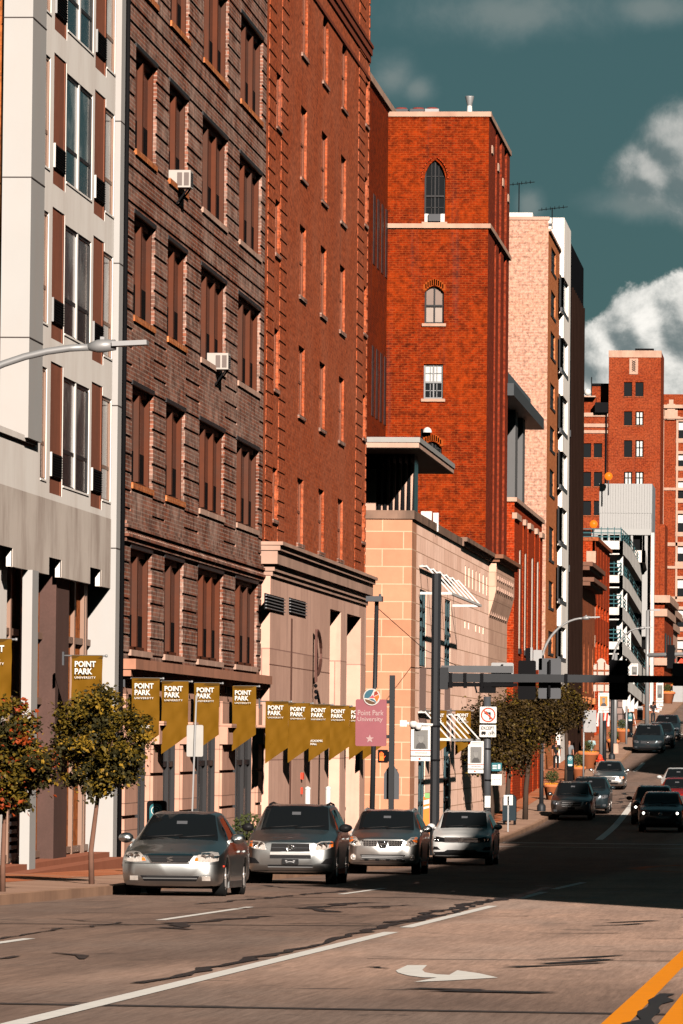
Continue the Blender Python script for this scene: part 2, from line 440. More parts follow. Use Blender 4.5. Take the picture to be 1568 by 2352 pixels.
fw = cloud_field(None, wisp, 1.3, 1.3, 5)
def cloud_over(base, f, f2, a0, a1, amax, cd, cl):
    al = mathn(nt, 'MULTIPLY', ramp(nt, f, a0, a1), amax)
    sh = ramp(nt, mathn(nt, 'SUBTRACT', f, f2), -.26, .34) if f2 else ramp(nt, f, 0, .8)
    return mixc(nt, al, base, mixc(nt, sh, cd, cl))
c = cloud_over(skyc, fw, None, -.3, .9, .62, (.5,.68,.7), (.72,.83,.8))
c = cloud_over(c, fm, fm2, -.1, .6, .84, (.45,.58,.59), (1.75,1.72,1.62))
c = cloud_over(c, fb, fb2, .02, .2, .97, (.5,.62,.63), (3.0,2.9,2.7))
nt.links.new(c, bg.inputs[0]); bg.inputs[1].default_value = .1
vs = scene.view_settings
scene.display_settings.display_device = 'sRGB'
vs.view_transform = 'Standard'; vs.look = 'None'; vs.exposure = 1.8; vs.gamma = 1; vs.use_curve_mapping = False
scene.cycles.max_bounces = 6; scene.cycles.diffuse_bounces = 0; scene.cycles.glossy_bounces = 3
scene.cycles.use_denoising = True
scene.cycles.sample_clamp_indirect = 4

# ------------------------------------------------------------------ ground, road, pavements, markings
def sheet(name, xs, ys, zf, mat):
    mb = MB(); n = len(xs)
    for y in ys:
        for x in xs: mb.v.append((x, y, zf(x, y)))
    for j in range(len(ys)-1):
        for i in range(n-1):
            mb.f.append((j*n+i, j*n+i+1, (j+1)*n+i+1, (j+1)*n+i)); mb.sm.append(True)
    return mb.build(name, mat)
m, nt2, b = newmat('worn_road_surface')
tcr = N(nt2, 'ShaderNodeTexCoord')
def strm(sx, sy):
    mp = N(nt2, 'ShaderNodeMapping'); mp.inputs['Scale'].default_value = (sx, sy, 1); nt2.links.new(tcr.outputs['Object'], mp.inputs[0]); return mp.outputs[0]
c = mixc(nt2, ramp(nt2, noise(nt2, strm(.9, .12), 1.0, 6, .6), .3, .7), (.18, .128, .105), (.275, .188, .147))
c = mixc(nt2, ramp(nt2, noise(nt2, strm(.3, .1), .9, 5, .6), .45, .7), c, (.24, .18, .15))
c = mixc(nt2, mathn(nt2, 'MULTIPLY', ramp(nt2, noise(nt2, strm(1.6, .05), 1.0, 5, .6), .56, .74), .45), c, (.08, .066, .06))
c = mixc(nt2, 1.0, c, mixc(nt2, noise(nt2, strm(2.2, .075), 9, 4, .85), (.3,.3,.3), (1.65,1.65,1.65)), 'MULTIPLY')
c = mixc(nt2, mathn(nt2, 'MULTIPLY', ramp(nt2, noise(nt2, strm(.7, .8), 1.2, 5, .7), .6, .68), .75), c, (.06, .05, .046))
sx_ = N(nt2, 'ShaderNodeSeparateXYZ'); nt2.links.new(tcr.outputs['Object'], sx_.inputs[0])
wb = mathn(nt2, 'MULTIPLY', mathn(nt2, 'SUBTRACT', noise(nt2, strm(.35, .06), 1.0, 5, .6), .5), 9)
old = mathn(nt2, 'MAXIMUM', ramp(nt2, mathn(nt2, 'ADD', sx_.outputs[0], mathn(nt2, 'MULTIPLY', wb, .35)), -4.6, -6.2), ramp(nt2, mathn(nt2, 'ADD', sx_.outputs[1], wb), 52, 40))
c = mixc(nt2, 1.0, c, mixc(nt2, old, (1.0, .97, .95), (.52, .51, .51)), 'MULTIPLY')
nt2.links.new(c, b.inputs['Base Color']); b.inputs['Roughness'].default_value = .9; b.inputs['Specular IOR Level'].default_value = .04
bump(nt2, b, noise(nt2, strm(1, .5), 22, 3, .7), .25, .02)
M['road'] = m
M['pavement'] = stonemat('concrete_pavement', (.44,.28,.2), (.36,.22,.16), 1.6, 50, (.2,.12,.09), .02, stainamt=.2, stain=(.2,.13,.1))
M['brick_pave'] = brickmat('red_brick_paving', (.46,.16,.07), (.38,.12,.055), (.4,.2,.12), .4, .2, .01, (.5,.24,.14), .4, 0)
M['kerb'] = plain('kerb_stone', (.4,.24,.16), .85, var=.25, scale=2, streak=.4, stc=(.1,.06,.05))
M['earth'] = plain('far_ground', (.16,.13,.1), .95)
M['mark_white'] = plain('worn_white_marking', (.74,.72,.68), .7, var=.2, scale=5, grain=.15)
M['mark_yellow'] = plain('worn_yellow_marking', (.85,.28,.01), .7, var=.15, scale=5, grain=.15)
M['tar'] = plain('crack_sealant', (.025,.022,.022), .5, var=.2)
M['joint'] = plain('road_joint_filler', (.06,.05,.047), .8, var=.3)
ys = [-60 + 6*i for i in range(112)] + [650, 700, 800, 1000, 1300, 1700]
struct(sheet('ground', [-900, -300, -90, -40, -12, 0, 12, 40, 90, 300, 900], ys, lambda x, y: gz(y) - .25, M['earth']))
ysr = [-60 + 3*i for i in range(260)]
struct(sheet('road', [-CURB, -8, -4, 0, 4, 9], ysr, lambda x, y: gz(y), M['road']))
# left pavement, in two kinds of paving, with a kerb
pav = MB()
def pave(mb, t0, t1, Y0, Y1, step=3, dz=0):
    n = max(1, int((Y1-Y0)/step)); ys_ = [Y0 + (Y1-Y0)*i/n for i in range(n+1)]
    for i in range(n):
        a, c_ = ys_[i], ys_[i+1]
        mb.quad((-t1, a, sz(a,t1)+dz), (-t0, a, sz(a,t0)+dz), (-t0, c_, sz(c_,t0)+dz), (-t1, c_, sz(c_,t1)+dz))
pave(pav, CURB+.18, 22, -60, 205); pave(pav, CURB+.18, 22, 205, 700)
struct(pav.build('pavement', M['pavement']))
bp = MB(); pave(bp, 13.6, 16.5, 205, 520, dz=.004); pave(bp, 13.9, 16.3, 60, 205, dz=.004)
struct(bp.build('pavement_brick_strip', M['brick_pave']))
kb = MB()
for i in range(220):
    a, c_ = -60 + 3*i, -57 + 3*i
    for (p, q, ra, rb) in (((-CURB, gz(a)-.02), (-CURB, sz(a,CURB)), 0, 0),):
        kb.quad((-CURB, a, gz(a)-.02), (-CURB, c_, gz(c_)-.02), (-CURB, c_, sz(c_,CURB)), (-CURB, a, sz(a,CURB)))
        kb.quad((-CURB-.18, a, sz(a,CURB)+.003), (-CURB, a, sz(a,CURB)), (-CURB, c_, sz(c_,CURB)), (-CURB-.18, c_, sz(c_,CURB)+.003))
struct(kb.build('kerb', M['kerb']))
rp = MB()
for i in range(220):
    a, c_ = -60 + 3*i, -57 + 3*i
    rp.quad((9, a, gz(a)+.15), (30, a, gz(a)+.2), (30, c_, gz(c_)+.2), (9, c_, gz(c_)+.15))
    rp.quad((9, a, gz(a)-.02), (9, a, gz(a)+.15), (9, c_, gz(c_)+.15), (9, c_, gz(c_)-.02))
struct(rp.build('pavement_far_side', M['pavement']))
def strip(mb, pts, w, dz=.005, jit=0, step=1.5):     # a ribbon on the road along (t, Y) points; w across
    P = []
    for (t0, y0), (t1, y1) in zip(pts[:-1], pts[1:]):
        n = max(1, int(math.hypot(t1-t0, y1-y0)/step))
        P += [(t0+(t1-t0)*i/n, y0+(y1-y0)*i/n) for i in range(n)]
    P.append(pts[-1])
    L = []
    for i, (t, y) in enumerate(P):
        a = P[max(i-1,0)]; c_ = P[min(i+1,len(P)-1)]; dx, dy = c_[0]-a[0], c_[1]-a[1]; l = math.hypot(dx, dy) or 1
        nx, ny = -dy/l, dx/l
        j = random.uniform(-jit, jit); ww = w*(1 + (random.uniform(-.6,.7) if jit else 0))/2
        L.append(((t+j+nx*ww, y+ny*ww), (t+j-nx*ww, y-ny*ww)))
    for (a, b_), (c_, d) in zip(L[:-1], L[1:]):
        mb.quad(*[(-q[0], q[1], gz(q[1])+dz) for q in (a, b_, d, c_)])
def gpt(px, py):
    x, y = atG(px, py); return (-x, y)
lane = MB()
strip(lane, [(4.95, 20), (4.95, 66)], .17); strip(lane, [(5.0, 69), (5.03, 88)], .16); strip(lane, [(5.1, 97), (5.15, 107)], .16); strip(lane, [(5.2,112),(5.2,126)], .16)
struct(lane.build('lane_line_white', M['mark_white']))
ln2 = MB(); strip(ln2, [(8.3, 40), (8.35, 60)], .13); strip(ln2, [(8.35, 72), (8.4, 84)], .13); strip(ln2, [(8.4, 100), (8.4, 110)], .13)
struct(ln2.build('parking_line_white', M['mark_white']))
yl = MB(); strip(yl, [(1.29, 20), (1.36, 175)], .17); strip(yl, [(.93, 20), (1.0, 175)], .17); struct(yl.build('centre_line_yellow', M['mark_yellow']))
st = MB(); strip(st, [(CURB-.1, 213.5), (-8, 213.5)], .55); strip(st, [(CURB-.1, 207), (-8, 207)], .3); struct(st.build('stop_line_white', M['mark_white']))
l3 = MB(); strip(l3, [gpt(1375,1929), gpt(1455,1843)], .3); strip(l3, [gpt(1458,1772), gpt(1478,1752)], .25); strip(l3, [gpt(1500,1726), gpt(1512,1716)], .2)
struct(l3.build('lane_line_beyond_crossing', M['mark_white']))
cross = MB(); strip(cross, [gpt(1428,1772), gpt(1330,1783)], 1.0); strip(cross, [gpt(1500, 1690), gpt(1568,1686)], 1.2); struct(cross.build('crosswalk_line', M['mark_white']))
ar = MB()
def gpoly(mb, pix, dz=.005):
    pts = []
    for p in pix:
        x, y = atG(*p); pts.append((x, y, gz(y)+dz))
    mb.poly(pts[::-1])
gpoly(ar, [(908.8, 2230.3), (935.2, 2217.9), (980.3, 2217.9), (969.4, 2228.8), (975.6, 2234.4), (1003.6, 2239.0), (1031.5, 2240.3), (1050.2, 2229.7), (1099.9, 2236.6), (1143.4, 2246.5), (1034.6, 2253.0), (949.2, 2256.8), (1003.6, 2246.5), (969.4, 2245.9), (935.2, 2241.2), (913.5, 2235.0)])
struct(ar.build('turn_arrow_white', M['mark_white']))
tar = MB()
def wob(pts, w, jit): strip(tar, pts, w, .009, jit, .8)
wob([(5.25, 44), (5.2, 60), (5.3, 70), (5.15, 80), (5.35, 90), (5.2,100)], .1, .07); wob([(5.35, 72), (5.5, 88), (5.3, 100), (5.4, 115)], .16, .12)
wob([(8.7, 48), (8.6, 58), (8.75, 66)], .06, .05); wob([(7.4, 66), (7.9, 70), (7.2, 76)], .22, .18); wob([(6.9, 80), (7.6, 84), (7.1, 90)], .2, .15)
wob([(9.4, 86), (8.6, 108)], .12, .1); wob([(6.6, 70.5), (6.0, 71.5), (5.5,71)], .12, .1)
for px, py in ((1290,2218),(1340,2200),(1325,2210),(1420,2125),(1455,2118)):
    t_, y_ = gpt(px, py); wob([(t_+.35, y_-1), (t_, y_), (t_-.3, y_+1.1)], .12, .09)
for t_, y_ in ((9.7,276),(9.4,284),(9.9,290),(9.2,270),(9.0,280)): wob([(t_+.5, y_-2), (t_-.2, y_+.5), (t_+.3, y_+2.5), (t_-.5, y_+4)], .22, .25)
wob([(1.14, 26), (1.12, 38), (1.15, 43)], .13, .03); wob([gpt(948,2272), gpt(1020,2274), gpt(1080,2278), gpt(1170,2281)], .35, .3); wob([gpt(905,2226), gpt(885,2224), gpt(860,2222)], .12, .1); wob([(2.0, 64), (-1, 66)], .09, .05); wob([(3.2,66),(2.3,67)],.1,.08)
rc = random.Random(77)
for _ in range(34):
    t_, y_ = rc.uniform(-1, 11.5), rc.uniform(40, 118); a_ = rc.uniform(-.6, .6); wob([(t_, y_), (t_+a_, y_+rc.uniform(.5, 2.2)), (t_+a_*2+rc.uniform(-.4,.4), y_+rc.uniform(2.2, 5))], rc.uniform(.03, .1), .08)
struct(tar.build('crack_sealant', M['tar']))
jt = MB(); strip(jt, [(CURB, 39.3), (-8, 37.6)], .28); strip(jt, [(CURB, 67.5), (5, 70)], .22)
strip(jt, [(9.6,95),(9.0,95.2),(6.5, 97)], .25); strip(jt, [(10, 77), (4, 78.5)], .12); strip(jt, [(11, 262), (8.6, 263)], .2); strip(jt, [(11, 268), (8.6, 268.6)], .2)
strip(jt, [(12, 113), (-2, 114.5)], .2); strip(jt, [(4.2, 53), (-1, 54)], .1)
struct(jt.build('road_joint', M['joint']))
om = MB(); strip(om, [gpt(1455,1996), gpt(1500,1990), gpt(1568,1988)], .5); strip(om, [gpt(1460,1997), gpt(1568,2004)], .3)
struct(om.build('painted_mark_orange', plain('faded_orange_marking', (.5,.13,.03), .7)))
# ------------------------------------------------------------------ buildings
def S_(x, y): return x*.63252, y*.63252           # from full-size picture pixels
def Yat(px, py, t): return atX(px, py, t)[0]
def Zat(px, py, t): return atX(px, py, t)[1]
GB = 0.0                                             # foot level of all buildings, below the pavement
def building(name, x, y, label, cat='building', group=None): return thing(name, (x, y, gz(y)), label, cat, group)

# ---- white office block, far left
TA = 15.85
fa = Face('S', TA)
A = building('office_building', -TA, 120, 'white concrete office block with brown panels and louvres, nearest at the left edge')
yl_ = Yat(*S_(112, 700), 15.72); yp = Yat(*S_(143, 300), TA); yr0 = Yat(*S_(418, 400), TA); yr1 = Yat(*S_(453, 400), 15.72)
cols = []
for a, b_, yy in ((160,182,400), (196,241,300), (241,336,450), (343,383,500), (383,415,500)):
    cols.append((Yat(*S_(a, yy), TA), Yat(*S_(b_, yy), TA)))
zt3 = Zat(118, 472, TA); pit = Zat(*S_(196, 188), TA) - zt3
wl = MB(); pn = MB(); holes = []; rows_a = []
ztop_a = zt3 + pit*4
zled = Zat(35, 1005, TA)
zfb = Zat(*S_(125, 2075), TA)
for r in range(-2, 4):
    zt = zt3 - pit*r*-1 if False else zt3 + pit*(1 - r)      # top of the brown panels of this storey
    if zt - 2.7 < zfb + 1.5: continue
    rows_a.append(zt)
for zt in rows_a:
    for i, (a, b_) in enumerate(cols):
        if i in (1, 3): holes.append((a, b_, zt-2.72, zt))
        else: holes.append((a, b_, zt-2.5, zt-.19))
fa.wall(wl, yp, yr0, zfb+.35, ztop_a, holes, .06)
# lower block runs on towards the camera
ynear = 60
fa.wall(wl, ynear, yp, zfb+.35, zled, [], .3)
fa.box(wl, ynear, yp-.1, zled-.02, zled+.1, -.3, .06)
notch = [(cols[1][0], cols[1][1]), (cols[3][0], cols[3][1])]
for k in range(1, 6):
    d_ = 13.8*k
    notch += [(cols[1][0]-d_/1.0, cols[1][1]-d_), (cols[3][0]-d_, cols[3][1]-d_)]
us = sorted([n_ for n_ in notch if n_[1] > ynear])
cur = ynear
for a, b_ in us + [(yr0, yr0)]:
    if a > cur: fa.box(wl, cur, a, zfb, zfb+.35, -.12, 0)
    cur = b_
wall_a = wl.build('facade_panel', M['white_panel'], A)
fc = MB(); fa.box(fc, ynear, yr0-.01, zfb+.02, rows_a[-1]-2.85, -.05, .004)
for a, b_ in us: pass
st_a = MB()
cur = ynear
for a, b_ in us + [(yr0-.01, yr0-.01)]:
    if a > cur: fa.box(st_a, cur, a, zfb-.005, zfb+.36, -.02, .012)
    cur = b_
fa.box(st_a, ynear, yr0-.01, zfb+.36, rows_a[-1]-2.86, -.02, .012)
st_a.build('stained_fascia', M['white_stain'], A)
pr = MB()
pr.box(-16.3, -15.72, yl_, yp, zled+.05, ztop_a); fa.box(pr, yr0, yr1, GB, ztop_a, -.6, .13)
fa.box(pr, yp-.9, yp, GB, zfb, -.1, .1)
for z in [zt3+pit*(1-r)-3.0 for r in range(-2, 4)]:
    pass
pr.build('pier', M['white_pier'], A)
for z in [zt3 + pit*1 - 3.02 + pit*k for k in (-2, -1, 0, 1)]:
    if z > zled+.2: jm = MB(); jm.box(-16.31, -15.71, yl_-.006, yp+.002, z, z+.025); jm.build('panel_joint', M['joint'], A)
    jm = MB(); fa.box(jm, yr0-.006, yr1, z-.5, z-.475, -.05, .136); jm.build('panel_joint', M['joint'], A)
sd_ = MB(); sd_.box(-40, -16.34, yl_+.25, yr1, GB, ztop_a); sd_.build('side_wall', M['brick_side'], A)
lb = MB(); lb.box(-40, -TA-.3, ynear, yl_+.3, GB, zled-.05); lb.box(-16.36, -TA-.6, yl_+.3, yr1-.02, GB, zfb+.2); lb.build('lower_block', M['white_panel'], A)
for ri, zt in enumerate(rows_a):
    for i, (a, b_) in enumerate(cols):
        if i in (1, 3):
            p_ = MB(); fa.box(p_, a, b_, zt-2.75, zt, -.059, -.025); fa.box(p_, a, a+.14, zt-2.75, zt, -.025, -.01); fa.box(p_, b_-.16, b_, zt-2.75, zt, -.025, -.01)
            po = p_.build('panel', M['panel_brown'], A)
            g = MB(); g0, g1 = a+.12, b_-.12
            fa.box(g, g0, g1, zt-2.36, zt-1.88, -.03, .015)
            g2 = MB()
            for k in range(9): fa.box(g, g0+.05, g1, zt-2.35+k*.052, zt-2.335+k*.052, .015, .03)
            fa.box(g2, g0-.03, g0, zt-2.37, zt-1.87, -.03, .035)
            go = g.build('louvre_grille', M['black_metal'], po); g2.build('grille_edge', M['galv'] if ri % 2 else M['white_paint'], go)
        else:
            w = MB(); zb, z1 = zt-2.5, zt-.19
            fr = .07
            fa.box(w, a, b_, zb, zb+.06, -.059, -.03); fa.box(w, a, b_, z1-.07, z1, -.059, -.03)
            fa.box(w, a, a+.07, zb+.06, z1-.07, -.059, -.03); fa.box(w, b_-.1, b_, zb+.06, z1-.07, -.059, -.02)
            fa.box(w, a+.07, b_-.1, zb+.72, zb+.8, -.059, -.035)
            wo = w.build('window', M['alum'] if i != 2 else M['dark_frame'], A)
            if i == 2:
                mw = MB(); m_ = (a+b_)/2 - .1; fa.box(mw, m_, m_+.16, zb, z1, -.059, -.01); mw.build('mullion', M['white_paint'], wo)
            q = MB(); fa.quad(q, a+.02, b_-.02, zb+.76, z1-.02, -.052); q.build('upper_pane', M['glass_curtain'], wo)
            q = MB(); fa.quad(q, a+.02, b_-.02, zb+.02, zb+.76, -.05); q.build('lower_pane', M['glass'], wo)
            s = MB(); fa.box(s, a, b_, zb-.02, zb+.02, -.12, .02); s.build('sill', M['white_panel'], wo)
# ground floor: recessed glazing, brown columns, plinth
zg = sz(118, TA); zpl = Zat(53, 1985, TA)
gl = MB(); fa.quad(gl, ynear, yr0, zpl, zfb+.3, -.5); gw = gl.build('shopfront', M['glass'], A)
def gf_z(y): return Zat(*S_(y[0], y[1]), TA+.5)
ztr1 = Zat(*S_(128, 2308), TA+.5); ztr2 = Zat(*S_(128, 2545), TA+.5)
ml = MB()
colY = [(cols[1][0]-.1, cols[1][1]+.05), (cols[3][0]-.1, cols[3][1]+.3)]
ncol = []
gm = [Yat(*S_(p_, 2400), TA+.4) for p_ in (38, 74, 128, 160, 270, 305, 312)]
for y_ in gm: fa.box(ml, y_-.09, y_+.09, zpl, zfb+.3, -.5, -.4)
for k in range(1, 5):
    for y_ in gm: 
        if y_-13.8*k > ynear: fa.box(ml, y_-13.8*k-.05, y_-13.8*k+.05, zpl, zfb+.3, -.5, -.4)
for z in (ztr1, ztr2, zpl+.1): fa.box(ml, ynear, yr0, z-.07, z+.07, -.5, -.42)
ml.build('shopfront_mullions', M['alum'], gw)
lv = MB()
ya, yb = Yat(*S_(38, 2600), TA+.4), Yat(*S_(72, 2600), TA+.4)
for k in range(26): fa.box(lv, ya, yb, ztr2-.15-k*.16, ztr2-.07-k*.16, -.49, -.41)
lv.build('vent_louvre', M['grey_metal'], gw)
for k in range(4):
    y0, y1 = Yat(*S_(172, 2500), TA+.3) - 13.8*k, Yat(*S_(247, 2500), TA+.14) - 13.8*k
    if y0 > ynear: bc = MB(); fa.box(bc, y0, y1, zpl, zfb+.32, -.5, -.14); bc.build('brown_column', M['column_brown'], A)
pl_ = MB(); fa.box(pl_, ynear, yp-.9, GB, zpl, -.56, .06); fa.box(pl_, yp, yr0-.005, GB, zpl, -.56, .06); fa.box(pl_, ynear, yr0-.005, GB, zg+.12, -.5, .5)
pl_.build('plinth', plain('red_stone_plinth', (.33,.12,.07), .85, var=.2), A)

# ---- brown brick block
TB = 16.0
fb_ = Face('S', TB)
B = building('brick_building', -TB, 145, 'weathered brown brick block with grooved courses and tall grouped windows')
yb0, yb1 = Yat(*S_(453, 1500), TB) + .1, Yat(606, 800, TB)
wc = [(Yat(308,489,TB), Yat(356.6,526,TB), 2), (Yat(385.4,550.7,TB), Yat(429,583,TB), 2), (Yat(461.7,607.6,TB), Yat(519.3,650,TB), 3), (Yat(547,673,TB), Yat(598,714,TB), 3)]
zt_b = [Zat(316,112,TB), Zat(308,489,TB), Zat(303,882,TB), Zat(295,1257,TB)]
zb_b = [Zat(312,342.6,TB), Zat(304,722,TB), Zat(300,1107,TB), Zat(292.6,1491,TB)]
p0 = zt_b[0]-zt_b[1]
zt_b = [zt_b[0]+2*p0, zt_b[0]+p0] + zt_b; zb_b = [zb_b[0]+2*p0, zb_b[0]+p0] + zb_b
ztop_b = zt_b[0] + 2.2
zled_b = Zat(275, 1512, TB); zled_b0 = Zat(275, 1552, TB)
hb = [(a, b_, zb, zt) for (a, b_, n_) in wc for zt, zb in zip(zt_b, zb_b)]
bw = MB(); GR = .032
fb_.wall(bw, yb0, yb1, zled_b0, ztop_b, hb, .25, -GR)
pier = []; cur = yb0
for a, b_, n_ in wc: pier.append((cur, a)); cur = b_
pier.append((cur, yb1))
gp = .418
def raised(mb, u0, u1, z0, z1): fb_.box(mb, u0, u1, z0, z1, -GR, 0)
z = zled_b
zk = [zled_b + .1 + gp*i for i in range(200) if zled_b + .1 + gp*i < ztop_b]
zdent = Zat(283, 1222, TB)
for i in range(len(zk)-1):
    z0, z1 = zk[i]+.075, zk[i+1]
    if z0 > ztop_b: break
    full = None
    for j, (zt, zb) in enumerate(zip(zt_b, zb_b)):
        if j < 5 and z0 > zt and z1 < zb_b[j-1] if j else z0 > zt: full = j
    if full is not None and full <= 3: raised(bw, yb0, yb1, z0, z1)
    else:
        for a, b_ in pier: raised(bw, a + (0 if a == yb0 else .0), b_, z0, z1)
for j in (4, 5):      # plain spandrels
    for a, b_, n_ in wc: raised(bw, a+.002, b_-.002, zt_b[j]+.02, zb_b[j-1]-.15)
# raised course line pattern also for the strip just over each window of upper storeys
for j in range(0, 4):
    for a, b_, n_ in wc:
        for i in range(len(zk)-1):
            z0, z1 = zk[i]+.075, zk[i+1]
            lo, hi = zt_b[j], (zb_b[j-1] if j else ztop_b)
            if z0 < lo < z1: raised(bw, a+.002, b_-.002, lo+.01, z1)
            if z0 < hi < z1: raised(bw, a+.002, b_-.002, z0, hi-.01)
bw.build('wall', M['brick_brown'], B)
core = MB(); core.box(-40, -TB-.42, yb0, yb1-.01, GB, ztop_b); core.build('roof_block', M['brick_brown'], B)
cn = MB()
for k, (dz, d) in enumerate(((.95,.06),(.8,.1),(.62,.05),(.42,.12),(.22,.06))):
    z0 = zt_b[5] + dz*.55; fb_.box(cn, yb0-.02, yb1, z0, z0+.07, 0, d)
y_ = yb0
while y_ < yb1-.3:
    fb_.box(cn, y_, y_+.16, zt_b[5]+.24, zt_b[5]+.34, 0.001, .09); y_ += .36
cn.build('brick_cornice', M['brick_brown'], B)
for j, (zt, zb) in enumerate(zip(zt_b, zb_b)):
    for ci, (a, b_, n_) in enumerate(wc):
        w = MB(); gd = -.22
        fb_.box(w, a, a+.14, zb, zt, gd, -.1); fb_.box(w, b_-.14, b_-.001, zb, zt, gd, -.085)
        fb_.box(w, a+.14, b_-.14, zt-.14, zt-.001, gd, -.14)
        fb_.box(w, a+.14, b_-.14, zb+.001, zb+.1, gd, -.15)
        seg = (b_-a)/n_
        for k in range(1, n_): fb_.box(w, a+seg*k-.12, a+seg*k+.12, zb+.1, zt-.14, gd, -.08)
        wo = w.build('window', M['mullion'], B)
        zm = zb + (zt-zb)*.36
        q = MB(); fb_.quad(q, a+.05, b_-.05, zm, zt-.05, gd+.015); q.build('pane', M['glass'], wo)
        q = MB()
        for k in range(n_): fb_.box(q, a+seg*k+.14, a+seg*(k+1)-.12, zb+.1, zm, gd+.012, gd+.02)
        q.build('screen', M['black_metal'], wo)
        s = MB(); ns = n_*1
        for k in range(n_): fb_.box(s, a+seg*k+.01, a+seg*(k+1)-.01, zb-.14, zb-.001, -.3, .045)
        s.build('sill', M['stone_trim'] if (ci >= 2 and j >= 2 or j == 5) else M['brick_tan'], wo)
        h = MB(); fb_.box(h, a-.05, b_+.05, zt, zt+.1, -.05, .025) 
        h.build('lintel', M['dark_frame'], wo)
# stone ground floor of the brown block
sb = MB(); zgB = sz(140, TB) - .3
bc_ = [(Yat(312,1650,TB), Yat(345,1650,TB)), (Yat(370,1650,TB), Yat(413,1650,TB)), (Yat(448,1650,TB), Yat(504,1650,TB)), (Yat(536,1650,TB), Yat(587,1650,TB))]
ztg = zled_b0 - .55
zsill = sz(140, TB) + .25
fb_.wall(sb, yb0, yb1, zgB, zled_b0, [(a, b_, zsill, ztg) for a, b_ in bc_], .22, 0)
cur = yb0
for a, b_ in bc_ + [(yb1, yb1)]:
    z = zgB + .6
    while z < ztg:
        fb_.box(sb, cur+.1, a-.1, z+.04, z+.92, 0, .07); z += .96
    fb_.box(sb, cur+.02, a-.02, Zat(395,1658,TB)-.55, Zat(395,1658,TB)-.1, 0, .22); fb_.box(sb, cur+.05, a-.05, Zat(395,1658,TB)-.1, Zat(395,1658,TB), 0, .32)
    cur = b_
sb.build('stone_base', M['stone_base'], B)
lg = MB(); fb_.box(lg, yb0-.05, yb1+.1, zled_b0, zled_b0+.16, -.3, .2); fb_.box(lg, yb0-.1, yb1+.15, zled_b0+.16, zled_b, -.3, .32)
lg.build('stone_ledge', plain('brown_stone_ledge', (.42,.2,.13), .85, var=.2, streak=.3), B)
for a, b_ in bc_:
    w = MB(); 
    for k in range(4):
        y_ = a + (b_-a)*k/3; fb_.box(w, y_-(.0 if k == 0 else .1), y_+(.0 if k == 3 else .1), zsill, ztg, -.219, -.12)
    for z in (zsill+.1, zsill+2.2, zsill+3.1, ztg-.08): fb_.box(w, a, b_, z-.07, z+.07, -.219, -.14)
    wo = w.build('shop_window', M['dark_frame'], B)
    q = MB(); fb_.quad(q, a, b_, zsill, ztg, -.2); q.build('pane', M['glass'], wo)
    br_ = MB()
    for k in (1, 2, 3):
        br_ = MB(); y_ = a + (b_-a)*k/3 - .16; fb_.box(br_, y_-.03, y_+.03, zsill, ztg, -.2, -.1); br_.build('frame_bar', M['dark_frame'], wo)
dp = MB(); dp.tube([(-TB-.02, yb0-.15, gz(yb0)), (-TB-.02, yb0-.15, ztop_b)], .055, 8); dp.build('downpipe', M['black_metal'], B)
# window air conditioners
M['ac_white'] = plain('cream_appliance_paint', (.4,.37,.34), .5); M['ac_grille'] = plain('grey_appliance_grille', (.16,.13,.12), .6)
def window_ac(px, py, label):
    Y, z = atX(px, py, TB-.1)
    r = thing('window_air_conditioner', (-TB, Y, z), label, 'air conditioner', 'window air conditioners on the brown brick wall')
    c_ = MB(); c_.box(-TB-.2, -TB+.36, Y, Y+.62, z, z+.43); c_.build('casing', M['ac_white'], r)
    g = MB()
    for x0, x1 in ((.03,.15),(.2,.32)): g.box(-TB+x0, -TB+x1, Y-.012, Y-.004, z+.05, z+.37)
    g.build('front_grille', M['ac_grille'], r)
    g = MB()
    for k in range(7): g.box(-TB+.361, -TB+.37, Y+.04, Y+.58, z+.05+k*.05, z+.075+k*.05)
    g.build('side_louvre', M['grey_metal'], r)
    k_ = MB(); k_.bar((-TB+.3, Y+.1, z), (-TB+.01, Y+.1, z-.4), .04); k_.bar((-TB+.3, Y+.5, z), (-TB+.01, Y+.5, z-.4), .04); k_.build('bracket', M['black_metal'], r)
window_ac(413, 430, 'white window air conditioner in the upper of the two brown brick rows that hold one')
window_ac(501, 848, 'white window air conditioner with a tan bracket, in a lower three-light window')

# ---- red brick tower block with slit windows and a pale stone base
C = building('brick_building', -TB, 180, 'tall plain red brick block with narrow slit windows over a pale stone base')
yc0, yc1 = yb1 + .02, Yat(838, 1250, TB)
ztop_c = ztop_b + 6
zsb = Zat(606, 1234, 15.6)
cw = []
for top, bot in ((-53,117),(238,405),(515,680),(795,955),(1100,1250)):
    cw.append((Zat(690,top,TB), Zat(690,bot,TB)))
slc = [(Yat(690,350,TB), Yat(704,350,TB)), (Yat(738,400,TB), Yat(751,400,TB)), (Yat(782,450,TB), Yat(794,450,TB))]
hc = [(a, b_, zb, zt) for a, b_ in slc for zt, zb in cw]
ql = (Yat(612,700,TB), Yat(657,700,TB)); qr = (Yat(819,700,TB), yc1)
sl2 = [(Yat(631,520,TB), Yat(642,520,TB)), (Yat(834,700,TB), Yat(841,700,TB))]
zr2 = [(Zat(637,165,TB), Zat(637,290,TB)), (Zat(632,455,TB), Zat(632,580,TB)), (Zat(627,750,TB), Zat(627,890,TB)), (Zat(622,1070,TB), Zat(622,1190,TB))]
zr3 = [(Zat(836,180,TB), Zat(836,280,TB)), (Zat(834,400,TB), Zat(834,510,TB)), (Zat(830,650,TB), Zat(830,760,TB)), (Zat(826,900,TB), Zat(826,1000,TB)), (Zat(824,1150,TB), Zat(824,1240,TB))]
